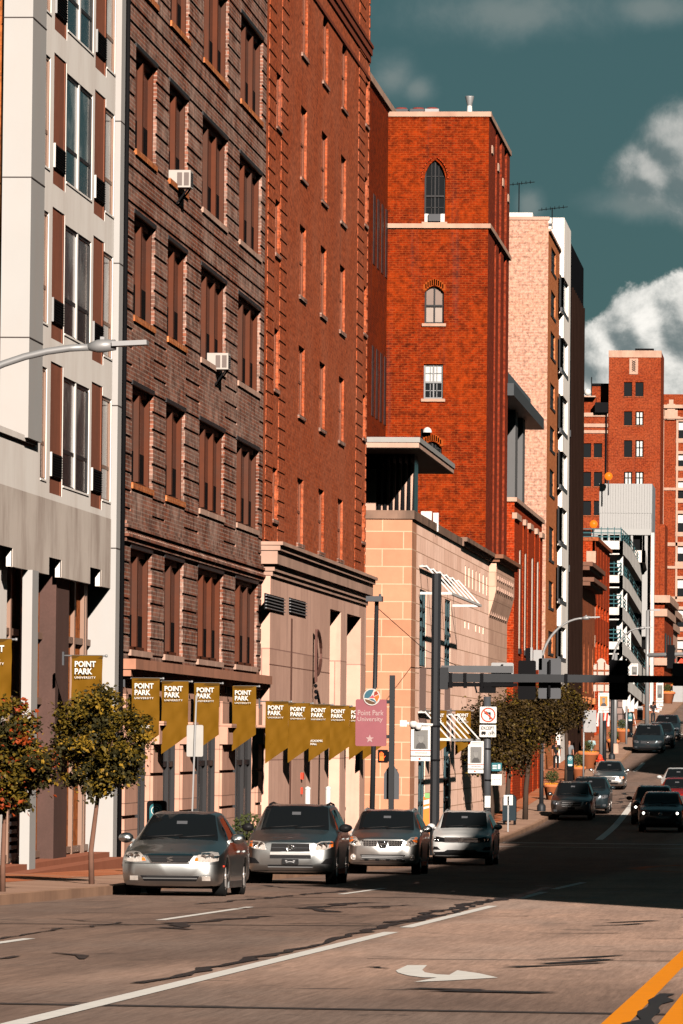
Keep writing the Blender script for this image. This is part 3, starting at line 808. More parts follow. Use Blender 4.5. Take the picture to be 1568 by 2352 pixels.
hq = [(sl2[0][0], sl2[0][1], zb, zt) for zt, zb in zr2] + [(sl2[1][0], sl2[1][1], zb, zt) for zt, zb in zr3]
cwl = MB(); fb_.wall(cwl, yc0, yc1, zsb-.4, ztop_c, hc + hq, .13)
zz = zsb
while zz < ztop_c:
    for (u0, u1), (s0, s1) in ((ql, sl2[0]), (qr, sl2[1])):
        fb_.box(cwl, u0, s0-.12, zz+.1, zz+.43, 0, .025); fb_.box(cwl, s1+.12, u1, zz+.1, zz+.43, 0, .025)
    zz += .43
cwl.build('wall', M['brick_red'], C)
core = MB(); core.box(-40, -TB-.3, yc0, yc1-.02, GB, ztop_c); core.box(-40, -TB, yc1-.02, yc1-.005, GB, ztop_c); core.build('roof_block', M['brick_red'], C)
zcn = Zat(852, 88, 15.55)
cn = MB()
fb_.box(cn, yb0, yc1+.1, zcn, zcn+.25, -.1, .1); fb_.box(cn, yb0, yc1+.08, zcn-.25, zcn, -.1, .05); fb_.box(cn, yb0, yc1+.1, zcn-.9, zcn-.78, -.05, .05); fb_.box(cn, yb0, yc1+.15, zcn+.25, zcn+.36, -.1, .14)
cn.build('roof_cornice', plain('dark_brown_cornice', (.2,.05,.025), .8, var=.2), C)
def slit(a, b_, zb, zt, arch=False):
    w = MB(); fb_.box(w, a, b_, zt-.08, zt-.001, -.125, -.09); fb_.box(w, a, a+.08, zb, zt-.08, -.125, -.09); fb_.box(w, b_-.2, b_, zb, zt-.08, -.125, -.08); fb_.box(w, a+.08, b_-.2, (zb+zt)/2-.04, (zb+zt)/2+.04, -.125, -.09)
    wo = w.build('slit_window', M['panel_brown'], C)
    q = MB(); fb_.quad(q, a, b_, zb, zt, -.115); q.build('pane', M['glass'], wo)
    s = MB(); fb_.box(s, a-.12, b_+.12, zb-.12, zb-.001, -.2, .06); s.build('sill', M['brick_brown'], wo)
    if arch:
        h = MB(); n_ = 8; r_ = (b_-a)/2
        pts = [fb_.pt(a, zt, -.1)] + [fb_.pt((a+b_)/2 - r_*math.cos(math.pi*k/n_), zt-.55+.55*math.sin(math.pi*k/n_), -.1) for k in range(n_+1)]
        for side in (0, 1):
            pp = []
            for k in range(n_//2+1):
                an = math.pi*k/n_ if side == 0 else math.pi - math.pi*k/n_
                pp.append(fb_.pt((a+b_)/2 - r_*math.cos(an), zt-.55+.55*math.sin(an), 0))
            pp.append(fb_.pt(a if side == 0 else b_, zt, 0))
            h.prism(pp, (-.1,0,0), (-.002,0,0))
        h.build('arch_head', M['brick_red'], wo)
for i, (a, b_) in enumerate(slc):
    for j, (zt, zb) in enumerate(cw): slit(a, b_, zb, zt, j == 0)
for zt, zb in zr2: slit(sl2[0][0], sl2[0][1], zb, zt)
for zt, zb in zr3: slit(sl2[1][0], sl2[1][1], zb, zt)
fsb = Face('S', 15.75)
ys0, ys1 = yc0 + .03, Yat(838, 1700, 15.75)
zc2 = Zat(605, 1286, 15.6); zc3 = Zat(605, 1312, 15.6)
op = [(Yat(757,1500,15.75), Yat(782,1500,15.75)), (Yat(796,1500,15.75), Yat(828,1500,15.75))]
zop = Zat(757, 1398, 15.75)
stb = MB(); fsb.wall(stb, ys0, ys1, GB, zc3, [(a, b_, GB, zop) for a, b_ in op], .55)
stb.box(-16.35, -15.75, ys0, ys0+.01, GB, zc3); stb.box(-20, -15.75, ys1-.02, ys1, GB, zc3)
stb.build('stone_base', M['stone_clad'], C)
cr = MB(); fsb.box(cr, ys0-.25, ys1+.15, zc2, zsb-.25, -.4, .22); fsb.box(cr, ys0-.3, ys1+.2, zsb-.25, zsb-.1, -.4, .3); fsb.box(cr, ys0-.34, ys1+.25, zsb-.1, zsb, -.4, .38)
fsb.box(cr, ys0-.05, ys1+.1, zc3+.12, zc2, -.4, .12); fsb.box(cr, ys0, ys1+.05, zc3-.02, zc3+.12, -.4, .06)
cr.build('stone_cornice', M['stone_trim'], C)
bk = MB(); bk.box(-17, -15.75-.56, ys0, ys1-.03, GB, zc3); bk.build('recess_back', M['glass'], C)
dz0 = Zat(757, 1700, 15.75)
for a, b_ in op:
    w = MB(); fsb.box(w, a, a+.12, GB, zop, -.54, -.4); fsb.box(w, b_-.12, b_, GB, zop, -.54, -.5)
    for z in (dz0, dz0-2.4): fsb.box(w, a+.12, b_-.12, z, z+.12, -.54, -.45)
    w.build('entrance_frame', M['dark_frame'], C)
for a, b_, y0, y1 in ((608,651,1362,1392), (663,701,1372,1400)):
    u0, u1 = Yat(a,1380,15.75), Yat(b_,1390,15.75); z1 = Zat(a, y0, 15.75); z0 = z1 - .46
    g = MB(); fsb.box(g, u0, u1, z0, z1, -.02, .012); go = g.build('vent', M['black_metal'], C)
    g = MB()
    for k in range(5): fsb.box(g, u0, u1, z0+.03+k*.09, z0+.055+k*.09, .012, .06)
    g.build('vent_slat', M['steel_frame'], go)
jn = MB(); zj = Zat(640, 1530, 15.75); fsb.box(jn, ys0, op[0][0], zj, zj+.03, -.01, .003)
zj2 = Zat(610, 1740, 15.75)
u_ = Yat(667, 1500, 15.75); fsb.box(jn, u_, u_+.6, GB, Zat(667,1420,15.75), -.01, .002); jn.build('stained_seam', plain('stone_seam', (.2,.1,.075), .9), C)
# the big letter on the wall
Yp, zp = atX(727, 1552, 15.6); zp2 = Zat(727, 1447, 15.6); zpb = Zat(727, 1598, 15.6)
P_ = thing('wall_letter', (-15.6, Yp, zp), 'large dark metal letter P fixed high on the pale stone wall', 'sign')
lp = MB(); lp.bar((-15.62, Yp, zp-.2), (-15.62, Yp, zp2), .16, .07)
rr = (zp2-zp)*.5; pts = [(-15.62, Yp + 1.7*math.sin(math.pi*k/12), zp2 - rr + rr*math.cos(math.pi*k/12)) for k in range(13)]
for a, b_ in zip(pts[:-1], pts[1:]): lp.bar(a, b_, .09, .06)
lp.build('letter', plain('bronze_letter', (.1,.045,.035), .5, .4), P_)
lt = MB()
for k in range(3): lt.lathe([(0,-.07),(.05,-.03),(.06,.01),(.04,.05),(0,.07)], (-15.62, Yp-.1+.1*k, zp-.32-.18*k), 8)
lt.build('ornament', M['black_metal'], P_)

# ---- sandstone library-like building with roof pavilion
YD = 200.3; TD = 14.42
D = building('stone_building', -TD, 215, 'pink sandstone building with awnings and a projecting flat roof pavilion')
fdF = Face('F', YD); fdS = Face('S', TD)
yd1 = Yat(1122, 1400, TD)
ztd = atY(880, 1172, YD)[1]
xl = atY(835, 1500, YD)[0] - .5
w = MB()
tw = [(Yat(963,1450,TD), Yat(978,1450,TD)), (Yat(1021,1450,TD), Yat(1034,1450,TD))]
ztw = [Zat(963,1352,TD), Zat(1021,1370,TD)]; zbw = [Zat(963,1530,TD), Zat(1021,1545,TD)]
zlo = Zat(963, 1690, TD)
holes = [(tw[i][0], tw[i][1], zbw[i], ztw[0]) for i in (0, 1)] + [(tw[i][0], tw[i][1], GB+1, zlo) for i in (0, 1)]
slots = []
for k in range(8):
    px = 1067 + k*8.2; u = Yat(px, 1400, TD); slots.append((u, u+.5, Zat(1067,1345,TD), Zat(1067,1298,TD)))
arr = []
for px, n_ in ((1066,2),(1091,3),(1126,4)):
    for k in range(n_): u = Yat(px+k*8.5, 1480, TD); arr.append((u, u+.55, Zat(1066,1442,TD)-.0, Zat(1066,1425,TD)))
arr = [a for a in arr if a[1] < yd1]
fdS.wall(w, YD, yd1, GB, ztd-.3, holes + slots + arr, .1)
w.build('street_wall', M['stone_street'], D)
w = MB(); fdF.quad(w, xl, -TD, GB, ztd-.3, 0); fdS.quad(w, YD, YD+2.2, GB, ztd-.3, .004)
w.build('corner_wall', M['stone_lib'], D)
ws = MB(); u0 = Yat(1060,1400,TD); 
core = MB(); core.box(-34, -TD-.24, YD+.3, yd1+13, GB, ztd-.35); core.build('roof_block', M['stone_trim'], D)
cp = MB(); cp.box(xl, -TD+.08, YD-.08, YD+.6, ztd-.3, ztd); ydm = Yat(1057, 1260, TD)
fdS.box(cp, YD+.6, ydm, ztd-.3, ztd, -.6, .08); fdS.box(cp, ydm, yd1, ztd-.3, ztd-.12, -.6, .14); fdS.box(cp, ydm, yd1, ztd-.12, ztd+.05, -.6, .28)
cp.build('parapet_coping', plain('stained_coping', (.24,.15,.11), .85, var=.35, scale=1.5, streak=.6), D)
# stained band of dark runs under the coping at the corner
# projecting bay at the far end
yb_0, yb_1 = yd1, Yat(1178, 1400, 14.15)
fbay = Face('S', 14.1)
bay = MB(); zbt = ztd-.3
xo = -14.1
prof = [(-TD-.2, zbt-2.4), (-TD, zbt-2.4), (xo-.08, zbt-1.55), (xo, zbt-1.2), (xo, zbt), (-TD-.2, zbt)]
bay.prism([(x, 0, z) for x, z in prof], (0, yb_0, 0), (0, yb_1, 0))
bay.box(-TD-.3, -TD, yb_0, yb_1, GB, zbt-2.41)
bay.build('corner_bay', stonemat('pink_bay_stone', (.66,.42,.31), (.55,.34,.25), 1.2, .62, (.4,.25,.18), .02, stain=(.3,.19,.14), stainamt=.4), D, fix=True)
bcn = MB(); bcn.box(-TD-.4, xo+.15, yb_0-.15, yb_1+.1, zbt, zbt+.15); bcn.box(-TD-.4, xo+.32, yb_0-.3, yb_1+.2, zbt+.15, zbt+.32)
bcn.build('bay_cornice', plain('brown_cornice', (.22,.1,.06), .8, var=.25), D)
dn = MB()
for row in range(3):
    for k in range(9):
        y_ = yb_0 + .8 + k*(yb_1-yb_0-1.4)/9; z_ = (zbt-.75, zbt-1.22, zbt-2.3)[row]
        dn.box(xo-.02 if row < 2 else -TD-.02, xo+.07 if row < 2 else -TD+.08, y_, y_+.55, z_, z_+.16)
dn.build('bay_corbel', M['stone_trim'], D)
for i in (0, 1):
    a, b_ = tw[i]
    for z0, z1 in ((zbw[i], ztw[0]), (GB+1, zlo)):
        f_ = MB(); n_ = 4
        for k in range(n_+1):
            z_ = z0 + (z1-z0)*k/n_; fdS.box(f_, a+.2, b_-.2, z_-.06, z_+.06, -.099, -.03)
        fdS.box(f_, a, a+.2, z0, z1, -.099, -.02); fdS.box(f_, b_-.2, b_, z0, z1, -.099, -.02); m_ = (a+b_)/2; fdS.box(f_, m_-.14, m_+.14, z0, z1, -.099, -.02)
        fo = f_.build('tall_window', M['teal_frame'], D)
        q = MB(); fdS.quad(q, a, b_, z0, z1, -.09); q.build('pane', M['glass'], fo)
    sp_ = MB(); fdS.box(sp_, a, b_, zlo+.02, zbw[i]-.02, -.05, .02); sp_.build('spandrel_panel', plain('brown_pink_spandrel', (.3,.2,.17), .8), D)
lt_ = MB()
for s in slots: fdS.quad(lt_, s[0], s[1], s[2], s[3], -.095)
lt_.build('slot_back', M['stone_lib'], D)
lt_ = MB()
for s in arr: fdS.quad(lt_, s[0], s[1], s[2], s[3], -.095)
lt_.build('niche_back', M['black_metal'], D)
# two slatted awnings on the street side
def awning(px0, px1, ptop, pfront, label, n_=6):
    u0, u1 = Yat(px0, 1400, TD), Yat(px1, 1400, TD); z1 = Zat(px0, ptop, TD)
    r = thing('awning', (-TD, (u0+u1)/2, z1), label, 'awning', 'white slatted awnings on the sandstone wall')
    for k in range(n_):
        s = MB(); u = u0 + (u1-u0)*k/(n_-1); s.bar((-TD+.02, u, z1), (-TD+.28, u, z1), .08, .05); s.bar((-TD+.26, u, z1+.03), (-TD+1.15, u, z1-.95), .1, .05); s.build('slat', M['white_paint'], r)
    f_ = MB(); f_.bar((-TD+1.15, u0, z1-.97), (-TD+1.15, u1, z1-.97), .09); f_.bar((-TD+.05, u0, z1-.97), (-TD+1.15, u0, z1-.97), .09); f_.bar((-TD+.05, u1, z1-.97), (-TD+1.15, u1, z1-.97), .09)
    f_.build('frame', M['white_paint'], r)
    b2 = MB(); b2.bar((-TD+.12, u0, z1+.02), (-TD+.12, u1, z1+.02), .08); b2.build('wall_rail', M['galv'], r)
awning(961, 1036, 1300, 1370, 'upper white slatted metal awning on the sandstone wall')
awning(961, 1036, 1636, 1680, 'lower white slatted metal awning on the sandstone wall')
# roof pavilion
xr = atY(962, 1010, YD)[0]; xlp = atY(838, 1010, YD)[0] - 3; zr1 = atY(900, 1004, YD-.0)[1]; zr0 = atY(900, 1029, YD)[1]
ypv = Yat(1042, 1090, -xr)
PV = MB(); PV.box(xlp, xr, YD, ypv, zr0+.02, zr1-.17); rfo = PV.build('pavilion_roof', M['stone_trim'], D)
e_ = MB(); e_.box(xlp, xr+.04, YD-.04, ypv+.04, zr1-.18, zr1); e_.build('roof_edge', plain('grey_flashing', (.3,.3,.29), .6, var=.15), rfo)
sf = MB(); sf.box(xlp, xr-.01, YD+.01, ypv-.01, zr0, zr0+.02); sf.build('soffit', M['soffit'], rfo)
xg = atY(959, 1100, YD+6)[0]
pw = MB(); pw.box(xlp-4, xg, YD+4.4, YD+6.2, ztd-.1, zr0); pw.build('pavilion_glazing', M['glass'], D)
wp = MB(); x_ = atY(862, 1120, YD+4)[0]; wp.box(xlp-4, x_, YD+4.2, YD+4.39, ztd-.1, zr0-.55); wp.build('pavilion_wall', M['stone_trim'], D)
mu = MB(); pn_ = MB()
for k in range(6):
    u = x_ + .12 + (xg-x_-.1)*k/6; mu.box(u-.045, u+.045, YD+4.28, YD+4.4, ztd-.1, zr0)
    pn_.poly([(u+.06, YD+4.385, ztd-.1+.05), (u+.11, YD+4.385, ztd+.05), (u+.15, YD+4.385, zr0-.35), (u+.05, YD+4.385, zr0-.3)])
mu.build('pavilion_mullion', M['black_metal'], D)
pn_.build('pavilion_blind', M['stone_trim'], D)
cam_ = MB(); x0 = atY(968, 1165, YD+12)[0]; cam_.box(x0, x0+.4, YD+11.7, YD+12.1, ztd+.1, ztd+.45); cam_.box(x0+.45, x0+.65, YD+11.8, YD+12, ztd-.3, ztd+.4)
cam_.build('roof_light', M['white_paint'], D)
# ---- orange brick tower
YE = 250.0
feF = Face('F', YE)
xE1 = atY(1121, 500, YE)[0]; xE0 = atY(896, 500, YE)[0]; TE = -xE1
feS = Face('S', TE)
yE1 = Yat(1167, 800, TE)
E = building('brick_tower', xE1, YE, 'tall orange brick tower with one pointed arch window in its upper part')
zE = atY(1000, 268, YE)[1]
wins = []
for (a, b_, y0, y1) in ((975,1022,367,510), (975,1019,657,743), (973,1017,836,916), (970,1014,1014,1072)):
    x0, z1 = atY(a, y0, YE); x1, z0 = atY(b_, y1, YE); wins.append((x0, x1, z0, z1))
w = MB(); feF.wall(w, xE0-.2, xE1, GB, zE, wins, .3)
zb_ = atY(1000, 519, YE)[1]
# street side: piers and recesses
n_ = 3
w.build('front_wall', M['brick_orange'], E)
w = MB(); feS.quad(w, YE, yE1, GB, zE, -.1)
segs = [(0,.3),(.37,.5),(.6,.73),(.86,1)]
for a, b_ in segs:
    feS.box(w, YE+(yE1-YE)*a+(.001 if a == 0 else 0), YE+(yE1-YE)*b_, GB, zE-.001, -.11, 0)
w.build('street_wall', M['brick_shade_side'], E)
core = MB(); core.box(xE0-12, xE1-.32, YE+.32, yE1-.01, GB, zE-.02); core.box(xE0-12, xE1-.01, yE1-.4, yE1, GB, zE-.03); core.build('roof_block', M['brick_orange'], E)
wg = MB(); yw0 = Yat(856, 400, 19.3); xw = xE0 - .12
zW = Zat(860, 205, -xw)
wg.box(xE0-20, xw, YE-14, YE+10, GB, zW); wg.build('rear_wing', M['brick_orange'], E)
wcp = MB(); wcp.box(xE0-20, xw+.12, YE-14.1, YE+10, zW, zW+.3); wcp.build('wing_coping', M['stone_band'], E)
for k in range(4):
    y_ = YE-8+k*2.3; fw_ = Face('S', -xw)
    for z0 in (zW-7.5, zW-14, zW-18): wr = MB(); fw_.box(wr, y_, y_+1.1, z0, z0+3, -.1, .02); wr.build('wing_window', M['dark_frame'], E)
bd = MB(); feF.box(bd, xE0-.2, xE1+.12, zb_-.1, zb_+.1, -.05, .13); feS.box(bd, YE+.05, yE1, zb_-.1, zb_+.1, -.05, .12)
feF.box(bd, xE0-.3, xE1+.1, zE, zE+.22, -.5, .08); feS.box(bd, YE+.5, yE1+.1, zE, zE+.22, -.5, .08)
for k, (a, b_) in enumerate(segs):
    u = YE+(yE1-YE)*(a+b_)/2
    for z_ in (zE-1.4-.3*k,): feS.box(bd, u-.5, u+.5, z_, z_+.35, -.05, .05)
    if k: feS.box(bd, u-.5, u+.5, ztd-.4, ztd+.2, -.05, .12)
bd.build('stone_band', M['stone_band'], E)
for i, (x0, x1, z0, z1) in enumerate(wins):
    fr = MB(); c_ = (x0+x1)/2
    if i == 0:      # pointed arch: brick spandrels fill the head of the opening
        h = (z1-z0)*.33; hs = MB(); rg = MB(); W2 = (x1-x0)/2
        def archpt(s, t): # s = -1 / 1 side, t 0..1 from spring to apex
            an = t*math.acos(.5) if False else t*1.05
            r_ = 2*W2; cx = c_ - s*W2
            return (cx + s*r_*math.cos(an), z1-h + (h/(r_*math.sin(1.05)))*r_*math.sin(an))
        for s in (-1, 1):
            pts = [archpt(s, k/8) for k in range(9)] + [((x0 if s < 0 else x1), z1)]
            hs.prism([(p[0], YE, p[1]) for p in pts], (0,.29,0), (0,.002,0))
            for k in range(8):
                p, q = archpt(s, k/8), archpt(s, (k+1)/8)
                rg.bar((p[0]+s*.12, YE-.01, p[1]+.08), (q[0]+s*.1, YE-.01, q[1]+.12), .18, .05)
        hs.build('arch_spandrel', M['brick_orange'], E, fix=True); rg.build('arch_ring', M['brick_pilaster'], E)
    elif i in (1, 3):
        rg = MB(); sg = MB(); r_ = (x1-x0)/2; hh = .28
        for k in range(10):
            a0, a1 = -1+k*.2, -1+(k+1)*.2
            f = lambda a: z1-hh + hh*(1-a*a)
            sg.prism([(c_+a0*r_, YE, f(a0)), (c_+a1*r_, YE, f(a1)), (c_+a1*r_, YE, z1+.001), (c_+a0*r_, YE, z1+.001)], (0,.28,0), (0,.002,0))
            rg.obox((c_+(a0+a1)/2*r_*1.08, YE-.012, f((a0+a1)/2)+.17), (1,0,0), (0,1,0), (0,0,1), .075, .02, .14)
        sg.build('arch_spandrel', M['brick_orange'], E, fix=True); rg.build('arch_ring', plain('orange_arch_brick', (.28,.055,.008), .85), E)  # curved window heads ringed in one even orange brick colour
    d0 = -.24
    wf = MB(); T_ = .07
    feF.box(wf, x0, x0+T_, z0, z1, d0, d0+.1); feF.box(wf, x1-T_, x1, z0, z1, d0, d0+.1); feF.box(wf, x0+T_, x1-T_, z0, z0+T_, d0, d0+.1); feF.box(wf, x0+T_, x1-T_, z1-T_, z1, d0, d0+.1)
    zm = z0 + (z1-z0)*(.48 if i else .42); feF.box(wf, x0+T_, x1-T_, zm-.04, zm+.04, d0, d0+.12); feF.box(wf, c_-.03, c_+.03, z0+T_, z1-T_, d0, d0+.09)
    if i in (0, 2, 3):
        for q_ in (.33, .67): feF.box(wf, x0+(x1-x0)*q_-.015, x0+(x1-x0)*q_+.015, z0+T_, z1-T_, d0, d0+.07)
        for q_ in (.24, .74): feF.box(wf, x0+T_, x1-T_, z0+(z1-z0)*q_-.015, z0+(z1-z0)*q_+.015, d0, d0+.07)
    wo = wf.build('window', M['dark_frame'] if i != 2 else M['steel_frame'], E)
    q = MB(); feF.quad(q, x0, x1, zm, z1, d0+.03); q.build('upper_pane', M['glass'] if i in (0, 3) else (M['glass_blind'] if i == 2 else plain('brown_blind', (.2,.15,.13), .4)), wo)
    q = MB(); feF.quad(q, x0, x1, z0, zm, d0+.03); q.build('lower_pane', M['glass'] if i != 1 else plain('grey_blind', (.3,.25,.22), .4), wo)
    s = MB(); feF.box(s, x0-.1, x1+.1, z0-.13, z0, -.2, .1); s.build('sill', M['stone_band'], wo)
x0, x1, z0, z1 = wins[0]
ac = thing('window_air_conditioner', ((x0+x1)/2, YE, z0), 'small grey air conditioner set in white boards under the pointed arch window', 'air conditioner')
a_ = MB(); feF.box(a_, x0+.2, x1-.2, z0+.02, z0+.34, -.1, .2); a_.build('casing', M['grey_metal'], ac)
a_ = MB(); feF.box(a_, x0+.02, x0+.2, z0+.01, z0+.36, -.1, .05); feF.box(a_, x1-.2, x1-.02, z0+.01, z0+.36, -.1, .05); a_.build('filler_board', M['white_paint'], ac)
zl_ = atY(982, 990, YE)[1]; xl_ = atY(982, 990, YE)[0]
wlm = thing('wall_lamp', (xl_, YE, zl_), 'small white dome lamp on the orange tower above its lowest window', 'lamp')
a_ = MB(); a_.lathe([(.2,-.08),(.19,.02),(.14,.1),(.06,.15),(0,.16)], (xl_, YE-.25, zl_), 12); a_.build('shade', M['white_paint'], wlm)
a_ = MB(); a_.bar((xl_-.25, YE, zl_), (xl_, YE-.25, zl_), .07); a_.bar((xl_-.25, YE-.03, zl_-.9), (xl_-.25, YE-.03, zl_+.1), .08); a_.build('bracket', M['black_metal'], wlm)
# roof things of the tower
xv, zv = atY(1078, 260, YE+5)
vn = thing('roof_vent_pipe', (xv, YE+5, zE), 'white flared vent pipe standing on the orange tower roof', 'vent')
a_ = MB(); zc_ = atY(1078, 243, YE+5)[1]; zt_ = atY(1078, 221, YE+5)[1]; a_.lathe([(.2,zE-.3),(.18,zE+.3),(.15,zE+.45),(.11,zc_)], (xv, YE+5, 0), 12); a_.build('pipe', M['white_paint'], vn)
a_ = MB(); a_.lathe([(.11,zc_),(.13,zc_+.1),(.2,zt_-.04),(.2,zt_),(.05,zt_-.03)], (xv, YE+5, 0), 12); a_.build('cowl', M['galv'], vn)
for k, px in enumerate((921, 960, 992)):
    x_, z_ = atY(px, 262, YE+4)
    r = thing('roof_fan_unit', (x_, YE+4, zE), ('dark rooftop fan unit at the far left of the orange tower roof', 'dark rooftop fan unit between two others on the orange tower', 'dark rooftop fan unit with a pale side, nearest the white vent pipe')[k], 'roof unit', 'fan units on the orange tower roof')
    a_ = MB(); zk_ = atY(px, 252, YE+4)[1]; a_.box(x_-.33, x_+.33, YE+3.6, YE+4.6, zE-.1, zk_); a_.build('casing', M['grey_metal'] if k < 2 else M['galv'], r)
    a_ = MB(); a_.lathe([(0,.0),(.26,.0),(.28,.05),(.24,.09),(0,.1)], (x_, YE+4.1, zk_), 12); a_.build('fan_cover', plain('rust_red_fan_%d' % k, (.2,.03,.02), .6), r)

# ---- red building with pilasters and a grey top storey
YF = 267.5; xF1 = atY(1180, 1300, YF)[0]; TF = -xF1
FR = building('brick_building', xF1, YF, 'bright red brick building with white slit windows under a grey overhanging top storey')
yF1 = Yat(1245, 1300, TF); fF = Face('S', TF); fFF = Face('F', YF)
zF = Zat(1181, 1142, TF)
w = MB(); sl = []
for px in (1193.5, 1206, 1222, 1234.5): sl.append((Yat(px, 1300, TF), Yat(px+3.2, 1300, TF), Zat(1193, 1490, TF), Zat(1193, 1262, TF)))
fF.wall(w, YF, yF1, GB, zF-.2, sl, .06, -.03); fFF.quad(w, xF1-6, xF1, GB, zF-.2, 0)
pil = [(YF+.002, Yat(1191,1300,TF)), (Yat(1201,1300,TF), Yat(1204.5,1300,TF)), (Yat(1212,1300,TF), Yat(1219,1300,TF)), (Yat(1228,1300,TF), Yat(1231.5,1300,TF)), (Yat(1239,1300,TF), yF1)]
for a, b_ in pil: fF.box(w, a, b_, GB, zF-1.0, -.031, .01)
w.build('wall', M['brick_pilaster'], FR)
core = MB(); core.box(xF1-20, xF1-.4, YF+.05, yF1-.01, GB, zF-.25); core.build('roof_block', M['brick_pilaster'], FR)
c_ = MB(); fFF.box(c_, xF1-6, xF1+.12, zF-.2, zF, -.4, .12); fF.box(c_, YF+.4, yF1, zF-.2, zF, -.4, .12)
for a, b_ in pil: fF.box(c_, a-.05, b_+.05, zF-1.0, zF-.72, -.1, .13)
c_.build('stone_coping', M['stone_band'], FR)
for s in sl:
    p_ = MB(); fF.quad(p_, s[0], s[1], s[2], s[3], -.07); fF.box(p_, s[1]-.5, s[1], s[2], s[3], -.08, -.025); po = p_.build('slit_window', plain('pale_slit_glazing', (.4,.35,.3), .3), FR)
    p_ = MB(); fF.box(p_, s[0]-.3, s[1]+.3, s[2]-.25, s[2], -.1, .05); p_.build('sill', M['dark_frame'], po)
# the grey top storey
xo = atY(1180, 890, YF-1)[0]; zo1 = atY(1176, 880, YF-1)[1]; zo0 = atY(1176, 908, YF-1)[1]
yo = Yat(1249, 990, -xo)
g = MB(); g.box(xo-12, xo, YF-1, yo, zo0, zo1); g.build('overhang_roof', plain('grey_roof_fascia', (.06,.068,.075), .6, var=.15), FR)
g = MB(); g.prism([(xo-.6, YF-.5, zo1), (xo-.6, YF-.5, zo1+.9), (xo-.6, yo-2, zo1+.9), (xo-.6, yo-2, zo1)], (0,0,0), (-10,0,0)); g.build('roof_upstand', plain('dark_grey_upstand', (.09,.11,.125), .5), FR)
g = MB(); g.box(xo-12, xo-1.4, YF+.4, yo-3, zF-.2, zo0); g.build('top_glazing', M['glass'], FR)
for px in (1186, 1203):
    g = MB(); u = Yat(px, 1050, TF+.5); g.box(xo-1.4, xo-.55, u, u+2.2, zF-.1, zo0); g.build('grey_pier', M['grey_render'], FR)
# ---- beige tower with its tan street side
YG = 322.0; xG1 = atY(1258, 700, YG)[0]; TG = -xG1
G = building('brick_tower', xG1, YG, 'pale beige blank brick tower whose street side is tan with a column of windows')
zG = atY(1200, 505, YG)[1]; fG = Face('S', TG); fGF = Face('F', YG); yG1 = Yat(1283, 900, TG)
w = MB(); fGF.quad(w, xG1-14, xG1, GB, zG, 0); w.build('front_wall', M['brick_beige'], G)
hg = []; wcol = (Yat(1263.5, 900, TG), Yat(1274, 900, TG))
for y0, y1 in ((562,615),(662,718),(758,815),(878,932),(978,1030),(1077,1135),(1210,1285),(1335,1395),(1450,1500)):
    hg.append((wcol[0], wcol[1], Zat(1264, y1, TG), Zat(1264, y0, TG)))
w = MB(); fG.wall(w, YG, yG1, GB, zG-.6, hg, .09); w.build('street_wall', M['brick_tan'], G)
core = MB(); core.box(xG1-14, xG1-.28, YG+.02, yG1, GB, zG-.05); core.build('roof_block', M['brick_beige'], G)
for h in hg:
    p_ = MB(); fG.quad(p_, h[0], h[1], h[2], h[3], -.085); fG.box(p_, h[0], h[1], (h[2]+h[3])/2-.05, (h[2]+h[3])/2+.05, -.085, -.06); po = p_.build('window', M['dark_frame'], G)
    p_ = MB(); fG.box(p_, h[0]-.3, h[1]+.3, h[2]-.15, h[2], -.1, .04); p_.build('sill', M['dark_frame'], po)
c_ = MB(); fGF.box(c_, xG1-14, xG1+.05, zG, zG+.18, -.4, .06); fG.box(c_, YG+.4, yG1, zG-.6, zG-.45, -.3, .1); c_.build('coping', M['stone_trim'], G)
for k, (px, py, h_) in enumerate(((1192, 420, 1), (1268, 477, 0))):
    x_, z_ = atY(px, py, YG+6); zb2 = zG
    r = thing('roof_antenna', (x_, YG+6, zb2), ('spiky rooftop antenna on the beige tower near the orange tower', 'lower rooftop antenna with a long boom on the beige tower right side')[k], 'antenna', 'aerials on the beige tower')
    a_ = MB(); a_.tube([(x_, YG+6, zb2), (x_, YG+6, z_)], .035, 6); a_.build('mast', M['black_metal'], r)
    a_ = MB(); a_.tube([(x_-.8, YG+6, z_-.15), (x_+.9, YG+6, z_+.05)], .022, 6)
    for j in range(6): a_.tube([(x_-.6+.25*j, YG+5.6, z_-.1+.03*j), (x_-.6+.25*j, YG+6.4, z_-.1+.03*j)], .015, 5); a_.tube([(x_-.6+.25*j, YG+6, z_-.2+.03*j), (x_-.6+.25*j, YG+6, z_+.0+.03*j)], .015, 5)
    a_.build('boom', M['black_metal'], r)
x_, z_ = atY(1194, 490, YG+4)
r = thing('roof_unit', (x_, YG+4, zG), 'low pale box standing on the beige tower roof edge', 'roof unit'); a_ = MB(); a_.box(x_-.9, x_+.75, YG+3.5, YG+5, zG-.1, z_); a_.build('casing', M['white_paint'], r)
a_ = MB(); a_.box(x_-.9, x_+1.9, YG+3.4, YG+3.5, zG-.05, zG+.12); a_.build('curb', M['grey_metal'], r)
